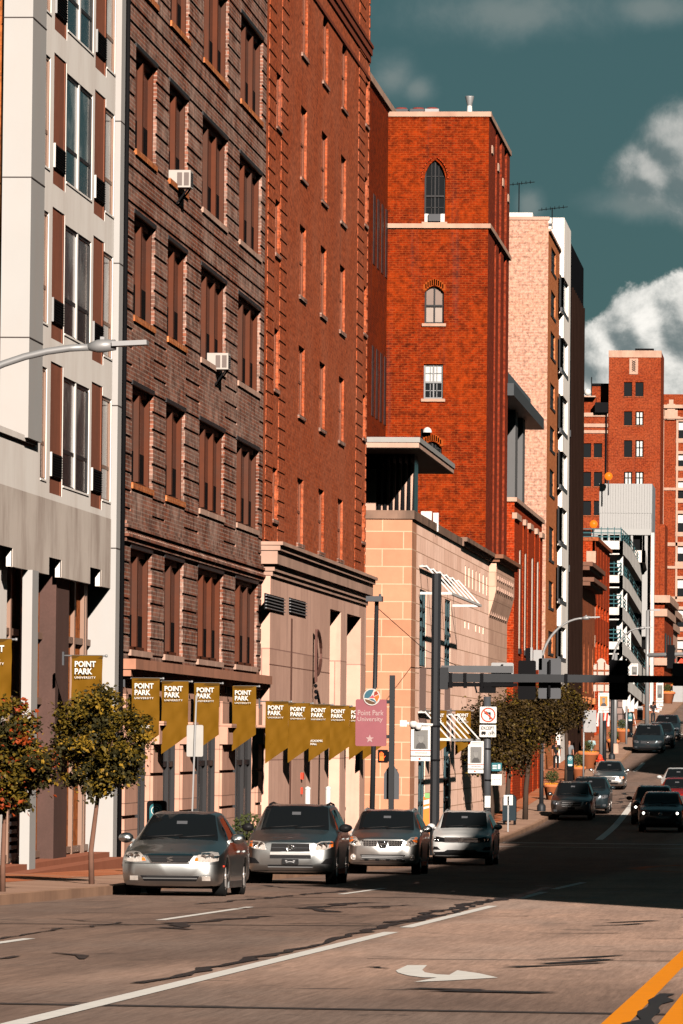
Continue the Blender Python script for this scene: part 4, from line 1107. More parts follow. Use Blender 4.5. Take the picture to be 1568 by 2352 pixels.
# ---- white panelled building, black building
TI = TG - .25
I_ = building('office_building', -TI, yG1+8, 'narrow white panelled building with stacked tall windows beside the tan tower')
fI = Face('S', TI); yI0, yI1 = yG1+.02, Yat(1309, 800, TI); zI = Zat(1292, 492, TI)
hi = []; wi = (Yat(1289, 900, TI), Yat(1303.5, 900, TI))
for y0, y1 in ((392+0,435),(628,705),(770,845),(905,985),(1035,1115),(1165,1245),(1300,1378),(1440,1510)):
    if y0 > 500: hi.append((wi[0], wi[1], Zat(1290, y1, TI), Zat(1290, y0, TI)))
w = MB(); fI.wall(w, yI0, yI1, GB, zI, hi, .16); w.box(-TI-12, -TI, yI0, yI0+.01, GB, zI); w.build('wall', M['white_panel'], I_)
core = MB(); core.box(-TI-12, -TI-.36, yI0+.02, yI1, GB, zI-.05); core.build('roof_block', M['white_panel'], I_)
for h in hi:
    p_ = MB(); fI.quad(p_, h[0], h[1], h[2], h[3], -.155); fI.box(p_, h[0], h[0]+1.2, h[2], h[3], -.155, -.1); po = p_.build('window', M['dark_frame'], I_)
    p_ = MB(); fI.quad(p_, h[0]+1.2, h[1], h[2]+.2, h[3]-.2, -.14); p_.build('pane', M['glass_curtain'], po)
    p_ = MB(); fI.box(p_, h[0]-.2, h[1]+.2, h[2]-.25, h[2], -.1, .02); p_.build('sill', M['grey_metal'], po)
TJ = TI - .02
J = building('office_building', -TJ, yI1+9, 'black metal clad block with thin rust vertical ribs')
fJ = Face('S', TJ); yJ0, yJ1 = yI1+.02, Yat(1338, 900, TJ); zJ = Zat(1312, 560, TJ)
w = MB(); w.box(-TJ-14, -TJ, yJ0, yJ1, GB, zJ); w.build('wall', M['black_clad'], J)
w = MB(); zJ2 = Zat(1312, 660, TJ)
for k in range(9):
    y_ = yJ0 + (yJ1-yJ0)*(k+.5)/9; fJ.box(w, y_-.18, y_+.18, GB, zJ2, 0, .14)
w.build('vertical_rib', M['black_rib'], J)
w = MB()
for zz in (Zat(1312,1000,TJ), Zat(1312,1310,TJ)): fJ.box(w, yJ0, yJ1, zz-.2, zz+.2, 0, .05)
w.build('floor_band', M['grey_metal'], J)
# ---- brownstone and red brick low buildings
TK = TJ - .03
K = building('stone_building', -TK, yJ1+5, 'low brownstone building with a heavy double cornice and arched windows')
fK = Face('S', TK); yK0, yK1 = yJ1+.02, Yat(1366, 1400, TK); zK = Zat(1330, 1292, TK)
yKa = [Yat(p_, 1480, TK) for p_ in (1340, 1350, 1360)]
hk = []
for u in yKa: hk.append((u, u+1.5, Zat(1340, 1590, TK)-0, Zat(1340, 1470, TK)))
hk = [h for h in hk if h[1] < yK1]
w = MB(); fK.wall(w, yK0, yK1, GB, zK, hk, .4); w.build('wall', M['brownstone'], K)
core = MB(); core.box(-TK-15, -TK-.42, yK0, yK1-.01, GB, zK); core.build('roof_block', M['brownstone'], K)
w = MB(); z2 = Zat(1330, 1330, TK)
for z_, d_ in ((zK-.35, .5), (zK-.1, .7), (z2-.3, .55), (z2-.05, .8)): fK.box(w, yK0-.2, yK1, z_, z_+.28, -.1, d_)
w.build('cornice', plain('dark_brownstone_cornice', (.16,.08,.055), .85, var=.25), K)
w = MB()
for u in yKa: fK.box(w, u-.5, u+2, Zat(1340,1600,TK)-.4, Zat(1340,1600,TK), 0, .25); fK.box(w, u+.3, u+1.4, Zat(1340,1640,TK)-.2, Zat(1340,1610,TK), 0, .1)
w.build('arcade_corbel', M['brick_tan'], K)
for h in hk:
    p_ = MB(); fK.quad(p_, h[0], h[1], h[2], h[3], -.36); po = p_.build('arched_window', M['glass'], K)
    p_ = MB(); mid_ = (h[0]+h[1])/2; r_ = (h[1]-h[0])/2
    for s in (-1, 1):
        pts = [fK.pt(mid_ + s*r_*math.cos(math.pi/2*k/6), h[3]-r_+r_*math.sin(math.pi/2*k/6), 0) for k in range(7)] + [fK.pt(mid_+s*r_, h[3], 0)]
        p_.prism(pts, (-.36,0,0), (-.003,0,0))
    p_.build('arch_head', M['brownstone'], po, fix=True)
Yk = yK1 + .02
xk1 = -TK; zk_ = atY(1350, 1242, Yk)[1]
KB = building('brick_building', xk1, Yk, 'red brick building with white vertical strips beside the parking garage')
fKB = Face('S', TK); yk1 = Yat(1399, 1400, TK)
w = MB(); fKB.box(w, Yk, yk1, GB, zk_, -15, -.15)
for k in range(6): y_ = Yk + (yk1-Yk)*k/5; fKB.box(w, y_-(.0 if k == 0 else .7), y_+(0 if k == 5 else .7), GB, zk_, -.2, 0)
fKB.box(w, Yk, yk1, zk_-4.2, zk_-.02, -.2, -.02); fKB.box(w, Yk, yk1, Zat(1385,1440,TK)-1.2, Zat(1385,1440,TK)+.5, -.2, -.02)
w.build('wall', M['brick_pilaster'], KB)
w = MB()
for k in range(5):
    y_ = Yk + (yk1-Yk)*(k+.5)/5
    for z0, z1 in ((Zat(1378,1418,TK), Zat(1378,1300,TK)), (Zat(1378,1560,TK), Zat(1378,1455,TK))): fKB.box(w, y_-.55, y_+.55, z0, z1, -.16, -.1)
w.build('white_strip', plain('cream_strip', (.7,.48,.36), .7), KB)
w = MB()
for k in range(7):
    z_ = zk_ - 1.5 - k*1.9; w.box(xk1-.6, xk1+.03, Yk-.05, Yk+.5, z_, z_+.8)
w.build('quoin', M['stone_band'], KB)
w = MB(); w.box(xk1-15, xk1+.2, Yk-.1, yk1, zk_, zk_+.25); w.build('coping', M['brownstone'], KB)

# ---- parking garage
YL = 432.0; TL = 15.0
L = building('parking_garage', -TL, YL+40, 'open concrete parking garage with sloping parapets and blue-green railings')
fL = Face('S', TL); xL0 = atY(1401, 1300, YL)[0]
def cr7(x, y): return S_(2080 + x/3.93, 1700 + y/3.93)
def cr8(x, y): return S_(2080 + x/3.93, 2200 + y/3.93)
bands = []
def band(pts_top, pts_bot, f): bands.append(([f(*p) for p in pts_top], [f(*p) for p in pts_bot]))
band([(697,1012),(830,1140),(1108,1665)], [(697,1212),(800,1322),(1108,1830)], cr7)
band([(697,1512),(800,1600),(1030,2010)], [(697,1696),(800,1782),(1030,2165)], cr7)
band([(697,1975),(800,2080),(1028,2500)], [(697,2160),(800,2260),(1028,2640)], cr7)
band([(697,505),(800,605),(1022,905)], [(697,690),(790,752),(1022,1110)], cr8)
band([(697,985),(800,1050),(1022,1270)], [(697,1180),(800,1225),(1022,1410)], cr8)
zlist = []
yLend = Yat(1500, 1500, TL)
for i, (tp, bt) in enumerate(bands):
    T_ = [atX(p[0], p[1], TL) for p in tp]; B_ = [atX(p[0], p[1], TL) for p in bt]
    if i:      # run every parapet on to the end of the building
        (ya_, za_), (yb_, zb2_) = T_[1], T_[2]; k = (yLend-ya_)/(yb_-ya_) ; T_[2] = (yLend, za_ + (zb2_-za_)*k)
        (ya_, za_), (yb_, zb2_) = B_[1], B_[2]; k = (yLend-ya_)/(yb_-ya_) ; B_[2] = (yLend, za_ + (zb2_-za_)*k)
    T_[0] = (YL, T_[0][1]); B_[0] = (YL, B_[0][1])
    w = MB()
    for k in range(2):
        w.prism([(-TL, T_[k][0], T_[k][1]), (-TL, T_[k+1][0], T_[k+1][1]), (-TL, B_[k+1][0], B_[k+1][1]), (-TL, B_[k][0], B_[k][1])], (0,0,0), (-.3,0,0))
    w.box(xL0-8, -TL-.01, YL, YL+.3, B_[0][1], T_[0][1])
    w.box(xL0-14, -TL-.31, YL+.3, YL+20, B_[0][1]+.1, B_[0][1]+.4)
    w.prism([(-TL-.3, B_[k][0], B_[k][1]+.1) for k in range(3)] + [(-TL-.3, B_[k][0], B_[k][1]+.4) for k in (2,1,0)], (0,0,0), (-14,0,0))
    po = w.build('parapet', M['concrete'], L, fix=True)
    rl = MB()
    for h in (.3, .6, .9):
        rl.bar((-TL-.15, T_[0][0]+.1, T_[0][1]+h), (-TL-.15, T_[1][0], T_[1][1]+h), .05); rl.bar((-TL-.15, T_[1][0], T_[1][1]+h), (-TL-.15, T_[2][0], T_[2][1]+h), .05)
        rl.bar((xL0-8, YL+.15, T_[0][1]+h), (-TL-.15, YL+.15, T_[0][1]+h), .07)
    for k in range(12):
        f = k/11
        a, c_, g_ = (T_[0], T_[1], f*2.5) if f < .4 else (T_[1], T_[2], (f-.4)/.6)
        y_, z_ = a[0]+(c_[0]-a[0])*g_, a[1]+(c_[1]-a[1])*g_
        rl.bar((-TL-.15, y_, z_), (-TL-.15, y_, z_+.9), .05)
    for k in range(4): rl.bar((-TL-.2-k*.5, YL+.15, T_[0][1]), (-TL-.2-k*.5, YL+.15, T_[0][1]+1.05), .05)
    rl.build('railing', plain('blue_green_railing_%d' % i, (.015,.085,.1), .5), po)
ztopL = Zat(1440, 1226, TL)
for k in range(9):
    y_ = YL + 1.0 + (yLend-YL-3)*k/8
    w = MB(); w.box(-TL-.5, -TL-.06, y_, y_+.7, gz(y_)-.5, ztopL - 1.5 - (k*2.6 if k else 0)); w.build('column', M['white_paint'], L)
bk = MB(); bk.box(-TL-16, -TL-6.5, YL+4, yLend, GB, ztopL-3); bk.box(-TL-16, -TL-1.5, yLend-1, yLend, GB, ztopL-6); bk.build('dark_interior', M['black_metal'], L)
gbs = MB(); zgb = Zat(1430, 1625, TL); gbs.prism([(-TL+.02, YL-.02, GB), (-TL+.02, YL-.02, zgb), (-TL+.02, yLend, Zat(1480,1650,TL)-6), (-TL+.02, yLend, GB)], (0,0,0), (-.4,0,0)); gbs.box(xL0-6, -TL, YL-.05, YL+.4, GB, Zat(1420,1600,TL)); gbs.build('block_base', stonemat('grey_block', (.24,.17,.15), (.2,.14,.13), .8, .5, (.06,.045,.04), .05), L, fix=True)
# upper deck corner, frame and white metal penthouse
Yp2 = 478.0
xq1 = atY(1497, 1160, Yp2)[0]; xq0 = atY(1376, 1160, Yp2)[0]; zq1 = atY(1430, 1111, Yp2)[1]; zq0 = atY(1430, 1216, Yp2)[1]
pp = MB()
zqm = atY(1430, 1180, Yp2)[1]
pp.box(xq0, xq1-.02, Yp2, Yp2+9, zqm+.04, zq1); pp.box(xq0+.02, xq1-.04, Yp2+.02, Yp2+9, zq0, zqm+.04)
n_ = 20
for k in range(n_):
    x_ = xq0 + (xq1-xq0)*(k+.2)/n_; pp.box(x_, x_+(xq1-xq0)/n_*.45, Yp2-.05, Yp2, zqm+.06, zq1-.03); pp.box(x_, x_+(xq1-xq0)/n_*.45, Yp2-.03, Yp2+.02, zq0, zqm)
pp.build('ribbed_penthouse', M['metal_white'], L)
ps = MB(); ps.box(xq1-.02, xq1+.02, Yp2+.05, Yp2+9, zq0-1, zq1); ps.build('penthouse_side', plain('grey_metal_side', (.25,.27,.29), .6), L)
fr = MB(); xf0 = atY(1359, 1217, Yp2-1)[0]
fr.box(xf0, xq1, Yp2-1.2, Yp2, zq0-.5, zq0)
for px in (1365, 1382, 1398, 1425, 1451, 1478): 
    x_ = atY(px, 1230, Yp2-1)[0]; fr.box(x_-(.3 if px == 1365 else .09), x_+(.3 if px == 1365 else .09), Yp2-1.1, Yp2-.8, zq0-3.8, zq0-.5)
fr.box(xq1-.75, xq1-.3, Yp2-1.1, Yp2-.5, zq0-9, zq0-.5)
fr.box(xq1-10, xq1-.8, Yp2-1.05, Yp2-.95, zq0-3.9, zq0-3.7)
fr.build('white_frame', M['metal_white'], L)
cc = MB(); cc.box(xq1-.02, xq1+.25, Yp2-1.3, Yp2+.5, GB, zq0-.3); cc.build('corner_column', M['concrete'], L)
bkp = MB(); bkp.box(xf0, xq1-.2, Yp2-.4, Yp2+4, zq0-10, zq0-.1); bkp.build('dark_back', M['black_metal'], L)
pit_ = cr7(870,1172); x0, z1 = atY(pit_[0], pit_[1], Yp2-6); p2_ = cr7(1032, 1345); x1, z0 = atY(p2_[0], p2_[1], Yp2-6)
w = MB(); w.box(x0, x1, Yp2-6, Yp2-5.6, z0, z1); w.prism([(x1, Yp2-6, z0), (x1, Yp2-6, z1), (x1, Yp2+4, z1-1), (x1, Yp2+4, z0-1)], (0,0,0), (-.3,0,0)); po = w.build('upper_parapet', M['concrete'], L, fix=True)
for nm, px, py in (('lower', 1355, 1205), ('upper', 1404, 1098)):
    pc = cr7(295, 798) if nm == 'lower' else cr7(508, 115)
    Yq = Yp2 - 2
    x_, z_ = atY(pc[0], pc[1], Yq)
    r = thing('beacon_lamp', (x_, Yq, z_-1.5), 'lit amber globe lamp at the %s' % ('garage frame corner, lower of two' if nm == 'lower' else 'top left corner of the white penthouse'), 'lamp', 'lit amber globes on the garage')
    a_ = MB(); a_.lathe([(0,.34),(.2,.28),(.33,.1),(.34,-.05),(.25,-.25),(.1,-.34),(0,-.34)], (x_, Yq, z_), 12); a_.build('globe', M['beacon'], r)
    a_ = MB(); a_.tube([(x_, Yq, z_-.3), (x_, Yq, z_-(1.6 if nm == 'upper' else 2.6))], .06, 6); a_.build('stem', M['grey_metal'], r)
# ---- far brick hotel-like block straight ahead
YM = 640.0
fM = Face('F', YM)
Mb = building('brick_building', -20, YM, 'far red brick block with a tall plain tower, beyond the parking garage')
def MX(px, py=1000): return atY(px, py, YM)[0]
def MZ(px, py): return atY(px, py, YM)[1]
def cr6(x, y): return S_(2080 + x/3.93, 1230 + y/3.93)
twr = []
for x0, x1 in ((730,845),(892,1008)):
    for y0, y1 in ((620,825),(1038,1240),(1450,1692),(1900,2100),(2310,2510)):
        a, b_ = cr6(x0, y0), cr6(x1, y1); twr.append((MX(*a), MX(*b_), MZ(*b_), MZ(*a)))
lf = []
for x0, x1 in ((140,258),(298,415)):
    for y0, y1 in ((1490,1695),(1900,2108),(2312,2520),(2730,2930)):
        a, b_ = cr6(x0, y0), cr6(x1, y1); lf.append((MX(*a), MX(*b_), MZ(*b_), MZ(*a)))
xt0, xt1 = MX(1397), MX(1517); ztw_ = MZ(1450, 806)
w = MB(); fM.wall(w, xt0, xt1, GB, ztw_, twr, .3, .3)
w.box(xt1-.01, xt1, YM-.3, YM+12, GB, ztw_); w.box(xt0, xt1-.01, YM+.01, YM+12, GB, ztw_-.05); w.box(xt0, xt0+.01, YM-.3, YM+12, GB, ztw_)
w.box(xt1-.02, xt1+.55, YM+.4, YM+12, GB, ztw_-19.5)
w.build('tower_wall', M['brick_far'], Mb)
zlw = MZ(1360, 948)
w = MB(); fM.wall(w, MX(1310), xt0, GB, zlw, lf, .3, 0); w.box(MX(1310), xt0, YM+.31, YM+12, GB, zlw); w.box(MX(1310), MX(1367), YM+1, YM+9, zlw, MZ(1350, 911)); w.box(MX(1356), xt0, YM+3, YM+9, zlw, MZ(1380, 880)); w.build('left_wing', M['brick_far'], Mb)
bd = MB()
for y0, y1 in ((948,957),(973,981),(988,995)): fM.box(bd, MX(1310), xt0, MZ(1360,y1), MZ(1360,y0), -.05, .12)
fM.box(bd, xt0-.03, xt1+.05, ztw_-.75, ztw_+.03, -.3, .36)
a, b_ = cr6(808, 285), cr6(930, 510); fM.box(bd, MX(*a), MX(*b_), MZ(*b_), MZ(*a), .28, .38)
fM.box(bd, MX(1310), MX(1367), MZ(1350,912), MZ(1350,909), -1.2, .2)
bd.build('stone_band', M['stone_band'], Mb)
a, b_ = cr6(845, 320), cr6(895, 470); lt2 = MB()
for k in range(5):
    z_ = MZ(*b_) + (MZ(*a)-MZ(*b_))*k/5; xm = (MX(*a)+MX(*b_))/2; hw = (MX(*b_)-MX(*a))/2
    lt2.bar((xm-hw, YM-.4, z_), (xm+hw, YM-.4, z_+.3), .1, .05); lt2.bar((xm+hw, YM-.4, z_), (xm-hw, YM-.4, z_+.3), .1, .05)
lt2.build('lattice_panel', M['black_metal'], Mb)
for i, h in enumerate(twr + lf):
    dd = .3 if i < len(twr) else 0
    p_ = MB(); fM.quad(p_, h[0], h[1], h[2], h[3], dd-.2); po = p_.build('window', M['glass'], Mb)
    if i in (3, 6, 7, 8): 
        p_ = MB(); c_ = (h[0]+h[1])/2; zc = (h[2]+h[3])/2 + .1
        for x0, x1 in ((h[0]+.15, c_-.07), (c_+.07, h[1]-.15)):
            fM.box(p_, x0, x1, h[2]+.12, zc-.06, dd-.2, dd-.17); fM.box(p_, x0, x1, zc+.06, h[3]-.12, dd-.2, dd-.17)
        p_.build('blind', M['glass_blind'], po)
    s = MB(); fM.box(s, h[0]-.05, h[1]+.05, h[2]-.12, h[2], dd-.1, dd+.08); s.build('sill', M['brownstone'], po)
dk = MB(); dk.box(MX(1366), xt0-.02, YM-.8, YM+1, zlw, MZ(1380,925)); dk.box(xt0+2.9, xt0+5, YM+1, YM+2, ztw_, ztw_+.35); dk.tube([(xt0-.25, YM-.1, GB), (xt0-.25, YM-.1, zlw)], .12, 6); dk.box(MX(1355), xt0, YM+2.8, YM+9, MZ(1380,882), MZ(1380,877)); dk.tube([(MX(1355), YM+3, MZ(1355,905)), (MX(1355), YM+3, MZ(1355,862))], .06, 5)
dk.build('roof_plant', M['black_metal'], Mb)
wt = MB(); wt.box(MX(1328), MX(1336), YM+.5, YM+3, MZ(1335,912), MZ(1335,897)); wt.lathe([(0,.4),(.3,.3),(.42,0),(.3,-.3),(0,-.4)], (MX(1348), YM+.8, MZ(1348,900)), 10); wt.build('roof_tank', M['white_paint'], Mb)
# ornate block to its right
YO = 655.0; fO = Face('F', YO)
def OX(px): return atY(px, 1000, YO)[0]
def OZ(px, py): return atY(px, py, YO)[1]
O = building('brick_building', OX(1540), YO, 'ornate red brick and cream stone block at the far right edge')
xo0 = OX(1518); ho = []
for y0, y1 in ((968,1007),(1043,1071),(1105,1145),(1180,1222),(1252,1290),(1330,1372),(1400,1440),(1470,1510)):
    ho.append((OX(1558), OX(1580), OZ(1560,y1), OZ(1560,y0)))
w = MB(); fO.wall(w, xo0, OX(1640), GB, OZ(1540,932), ho, .3); w.box(xo0, OX(1640), YO+.31, YO+14, GB, OZ(1540,932)); w.box(xo0-1, OX(1640), YO+2, YO+12, GB, OZ(1540,903)); w.build('wall', M['brick_far'], O)
w = MB()
for y0, y1, d in ((930,938,.5),(958,962,.4),(1246+0,1254,.15),(1180-60,1126,.1),(1300,1306,.2),(1370,1376,.15)): fO.box(w, xo0-.2, OX(1640), OZ(1540,y1), OZ(1540,y0), 0, d)
fO.box(w, OX(1553), OX(1557.5), GB, OZ(1540,962), 0, .15); fO.box(w, xo0-.1, xo0+.35, GB, OZ(1540,930), 0, .2)
for h in ho: fO.box(w, h[0]-.3, h[1]+.3, h[2]-.5, h[2], 0, .12); fO.box(w, h[0]-.2, h[1], h[3], h[3]+.35, 0, .14)
xo_, zo_ = OX(1541), OZ(1541, 946)
for dx, dz, hx_, hz_ in ((0,0,.45,.9),(-.55,-.3,.2,.5),(.55,-.3,.2,.5),(0,1.1,.25,.3),(-.8,-.7,.25,.18),(.8,-.7,.25,.18)): fO.box(w, xo_+dx-hx_, xo_+dx+hx_, zo_+dz-hz_, zo_+dz+hz_, 0, .3+.05*hx_)
w.build('stone_trim', M['stone_band'], O)
for h in ho:
    p_ = MB(); fO.quad(p_, h[0], h[1], h[2], h[3], -.25); po = p_.build('window', M['glass'], O)
    p_ = MB(); fO.quad(p_, h[0], h[1], (h[2]+h[3])/2, h[3], -.22); p_.build('blind', M['glass_blind'], po)
# small buildings down the street, right of the garage
specs = [(500, 530, 1503, 1375, 'brick_far', 'low brick shop building with two cream cornice bands beyond the garage'),
         (531, 560, 1524, 1405, 'stone_trim', 'narrow pale stone shop front between two far brick buildings'),
         (561, 610, 1540, 1500, 'brick_far', 'far low brick shop with a red awning at the right edge')]
for i, (y0, y1, px, py, mt, lab) in enumerate(specs):
    x1 = min(-13.6+.3*i, atY(px+14, py, y0)[0] if i else atY(1526, py, y0)[0]); z1 = atY(px, py, y0)[1]
    r = building('shop_building', x1, y0, lab)
    f_ = Face('S', -x1); w = MB(); w.box(x1-14, x1, y0, y1, GB, z1); w.build('wall', M[mt], r)
    w = MB()
    for dz, d in ((0,.5),(-1.2,.25),(-5.5,.35)): w.box(x1-14, x1+d, y0-d, y1, z1+dz-.35, z1+dz+.3)
    w.build('cornice', M['stone_band'], r)
    for k in range(3):
        for zz in (z1-4.2, z1-8.6):
            q = MB(); f_.box(q, y0+2+k*8, y0+5+k*8, zz-1.6, zz+1.2, -.1, .05); q.build('window', M['glass'], r)
    ff_ = Face('F', y0)
    if i == 2:
        q = MB(); q.prism([(x1, y0+1, gz(y0)+3.2), (x1+1.6, y0+1, gz(y0)+2.6), (x1+1.6, y0+1, gz(y0)+2.3), (x1, y0+1, gz(y0)+2.3)], (0,0,0), (0,14,0)); q.build('awning', M['red_paint'], r, fix=True)
# ---- across the street, out of the picture: their shadows lie over the road
def across(y0, y1, x0, x1, h, lab):
    r = building('brick_building', x0, y0, lab, group=None)
    zb2 = gz((y0+y1)/2); f_ = Face('S', -x0); w = MB(); w.box(x0, x1, y0, y1, zb2-6, zb2+h); w.build('wall', M['brick_far'], r)
    c_ = MB(); c_.box(x0-.1, x1, y0-.1, y1+.1, zb2+h-.02, zb2+h+.1); c_.build('coping', M['stone_band'], r)
across(51.4, 85, 9, 25, 25.4, 'brick block across the street whose shadow starts at the near road edge')
across(85.2, 146, 9, 25, 26.6, 'middle brick block across the street, lower than its taller neighbour')
across(146.2, 194, 9, 25, 28.2, 'tall brick block across the street shading the crossing')
across(266, 342, 9, 24, 28, 'brick block across the street higher up the hill')
# ------------------------------------------------------------------ lettering
def text_mesh(body, size, bold=0.0, sx=1.0, spacing=1.0, align='LEFT', ext=.004):
    cu = bpy.data.curves.new('lettering', 'FONT'); cu.body = body; cu.size = size; cu.offset = bold; cu.extrude = ext
    cu.space_character = spacing; cu.align_x = align; cu.resolution_u = 3
    o = bpy.data.objects.new('lettering_tmp', cu); COL.objects.link(o)
    dg = bpy.context.evaluated_depsgraph_get()
    me = bpy.data.meshes.new_from_object(o.evaluated_get(dg), depsgraph=dg)
    bpy.data.objects.remove(o); bpy.data.curves.remove(cu)
    for v in me.vertices: v.co = (v.co.x*sx, -v.co.z, v.co.y)      # stands upright, looks to -y
    return me
def fit(me, w, h):
    xs = [v.co.x for v in me.vertices]; zs = [v.co.z for v in me.vertices]
    x0, x1, z0, z1 = min(xs), max(xs), min(zs), max(zs)
    for v in me.vertices: v.co = ((v.co.x-x0)*w/(x1-x0), v.co.y, (v.co.z-z0)*h/(z1-z0))
    return me
def put(name, me, mat, parent, loc):
    o = bpy.data.objects.new(name, me); COL.objects.link(o); me.materials.clear(); me.materials.append(mat); o.parent = parent; o.location = loc; return o

# ------------------------------------------------------------------ university banners
T_POINT = fit(text_mesh('POINT', 1, .03), .44, .125)
T_PARK = fit(text_mesh('PARK', 1, .03), .37, .125)
T_UNIV = fit(text_mesh('UNIVERSITY', 1, .01, spacing=1.2), .44, .045)
T_ACAD = fit(text_mesh('ACADEMIC', 1, .02), .38, .065); T_HALL = fit(text_mesh('HALL', 1, .02), .2, .065)
def at_t(px, t, py=1650): return atX(px, py, t)[0]
def banner(px0, py0, tw_, label, hall=False, w=.64, h=1.75, near=None):
    # px0, py0: upper inner corner in the picture; tw_: distance of the wall
    ti = tw_ - .2
    Y = at_t(px0, ti, py0); z = atX(px0, py0, ti)[1]; x0 = -ti
    r = thing('wall_banner', (x0, Y, z), label, 'banner', 'gold university banners along the facades')
    h2 = h*.74
    nx, nz = 7, 18
    fr = MB(); rnd = random.Random(int(px0*7+py0))
    ph = [rnd.uniform(0, 6.28) for _ in range(6)]
    def bulge(u, v): return .03*math.sin(5*u+ph[0]+3*v)*v + .022*math.sin(9*v*2+ph[1]+4*u) + .03*math.sin(13*u+ph[2])*math.sin(9*v+ph[3])*min(1, v*3) - .02 
    def pos(u, v, k):
        zb = h*(1-v*0) if False else 0
        hh = h - (h-h2)*u
        return (x0 + u*w, Y + bulge(u, v) + k*.006, z - v*hh)
    for side in (0, 1):
        base = len(fr.v)
        for j in range(nz+1):
            for i in range(nx+1): fr.v.append(pos(i/nx, j/nz, side))
        for j in range(nz):
            for i in range(nx):
                a = base + j*(nx+1)+i; q = (a, a+nx+1, a+nx+2, a+1)
                fr.f.append(q if side == 0 else q[::-1]); fr.sm.append(True)
    cl = fr.build('cloth', M['gold_cloth'], r)
    hd = MB(); hd.box(x0-.005, x0+w+.005, Y-.022, Y+.02, z-.055, z+.01); hd.build('hem', M['gold_dark'], r)
    rod = MB(); rod.tube([(-tw_, Y, z), (x0+w+.07, Y, z)], .018, 8); rod.lathe([(0,-.03),(.03,-.02),(.03,.02),(0,.03)], (x0+w+.08, Y, z), 8, 'x'); ro = rod.build('rod', M['galv'], r)
    br = MB(); br.box(-tw_, -tw_+.04, Y-.05, Y+.05, z-.2, z+.08); br.build('bracket', M['grey_metal'], ro)
    for me, nm, dx, dz in ((T_POINT, 'lettering', .07, -.235), (T_PARK, 'lettering', .07, -.385), (T_UNIV, 'lettering', .07, -.475)):
        put(nm, me.copy(), M['white_print'], cl, (dx, -.075, dz))
    if hall:
        put('lettering', T_ACAD.copy(), M['white_print'], cl, (.05, -.06, -1.14)); put('lettering', T_HALL.copy(), M['white_print'], cl, (.05, -.06, -1.235))
    return r
banner(-52, 1468, 15.75, 'gold university banner cut off by the left edge of the picture')
banner(165, 1506, 15.7, 'gold university banner on the white block, behind the middle street tree')
banner(303, 1558, 16.0, 'gold banner with a building name below its white print, on brown brick block', True)
banner(372, 1565, 16.0, 'gold banner second from left on the brown brick block, right of the named one')
banner(446, 1569, 16.0, 'gold banner crossed by the thin leaning sign post, on the brown brick block')
banner(534, 1576, 16.0, 'rightmost gold banner on the stone floor of the brown brick block')
banner(610, 1611, 15.75, 'leftmost gold banner on the pale stone base, below a wall vent')
banner(662, 1615, 15.75, 'gold banner under the second wall vent, left of the wall letter')
banner(710, 1618, 15.75, 'gold banner with a building name, under the big wall letter', True)
banner(756, 1621, 15.75, 'gold banner in front of the left tall entrance recess')
banner(802, 1624, 15.75, 'gold banner half hidden behind the pink university sign')
banner(834, 1627, 15.75, 'gold banner showing only its pointed tip below the pink sign')
banner(988, 1632, 14.42, 'gold banner on sandstone behind the dark mast pole', w=.6)
banner(1046, 1632, 14.42, 'gold banner on sandstone beside the tree crown, right of the awning', w=.6)

# ------------------------------------------------------------------ street furniture
def place(px, t): Y = at_t(px, t, 1850); return -t, Y, sz(Y, t)
def pxm(Y): return FPX/Y
# left lamp: arm comes in from outside the frame
def lamp(x, Y, z0, zh, dx, label, group='street lamps', curve=2.2):
    r = thing('street_lamp', (x, Y, z0), label, 'street lamp', group)
    p_ = MB(); p_.tube([(x, Y, z0), (x, Y, z0+1.2), (x, Y, zh-curve)], [.11, .1, .075], 10); p_.lathe([(.2,z0),(.2,z0+.25),(.12,z0+.35)], (x,Y,0), 12); p_.build('pole', M['mast_paint'], r)
    a_ = MB(); pts = []
    for k in range(13):
        s = k/12; pts.append((x + dx*(s**1.35), Y, zh - curve*(1-s)**1.9))
    a_.tube([(x, Y, zh-curve-.25)] + pts, [.065]*7 + [.05]*7, 10); a_.build('arm', M['galv'], r)
    h = MB(); sg = 1 if dx > 0 else -1
    hx = x+dx
    h.tube([(hx-.08*sg, Y, zh), (hx+.05*sg, Y, zh+.01), (hx+.12*sg, Y, zh+.015), (hx+.3*sg, Y, zh+.03)], [.05, .09, .095, .075], 10)
    h.obox((hx+.5*sg, Y, zh+.05), (1,0,.05*sg), (0,1,0), (-.05*sg,0,1), .24, .13, .032)
    h.obox((hx+.12*sg, Y, zh+.11), (1,0,0), (0,1,0), (0,0,1), .03, .03, .03)
    h.build('lamp_head', M['galv'], r)
    return r
Yl = 77; xh, zh = atY(215, 797, Yl)
lamp(xh-2.95, Yl, sz(Yl, 13), zh, 2.95, 'street lamp with its pole outside the left edge, over the white block', curve=1.9)
x_, Y_, z_ = place(1243, 12.6); hx, hz = atY(1340, 1420, Y_)
lamp(x_, Y_, z_, hz, hx-x_, 'street lamp with a curved arm in front of the tan tower and black block', curve=1.7)
x_, Y_, z_ = place(1404, 12.6); hx, hz = atY(1470, 1443, Y_)
lamp(x_, Y_, z_, hz, hx-x_, 'smaller distant street lamp in front of the parking garage', curve=1.9)
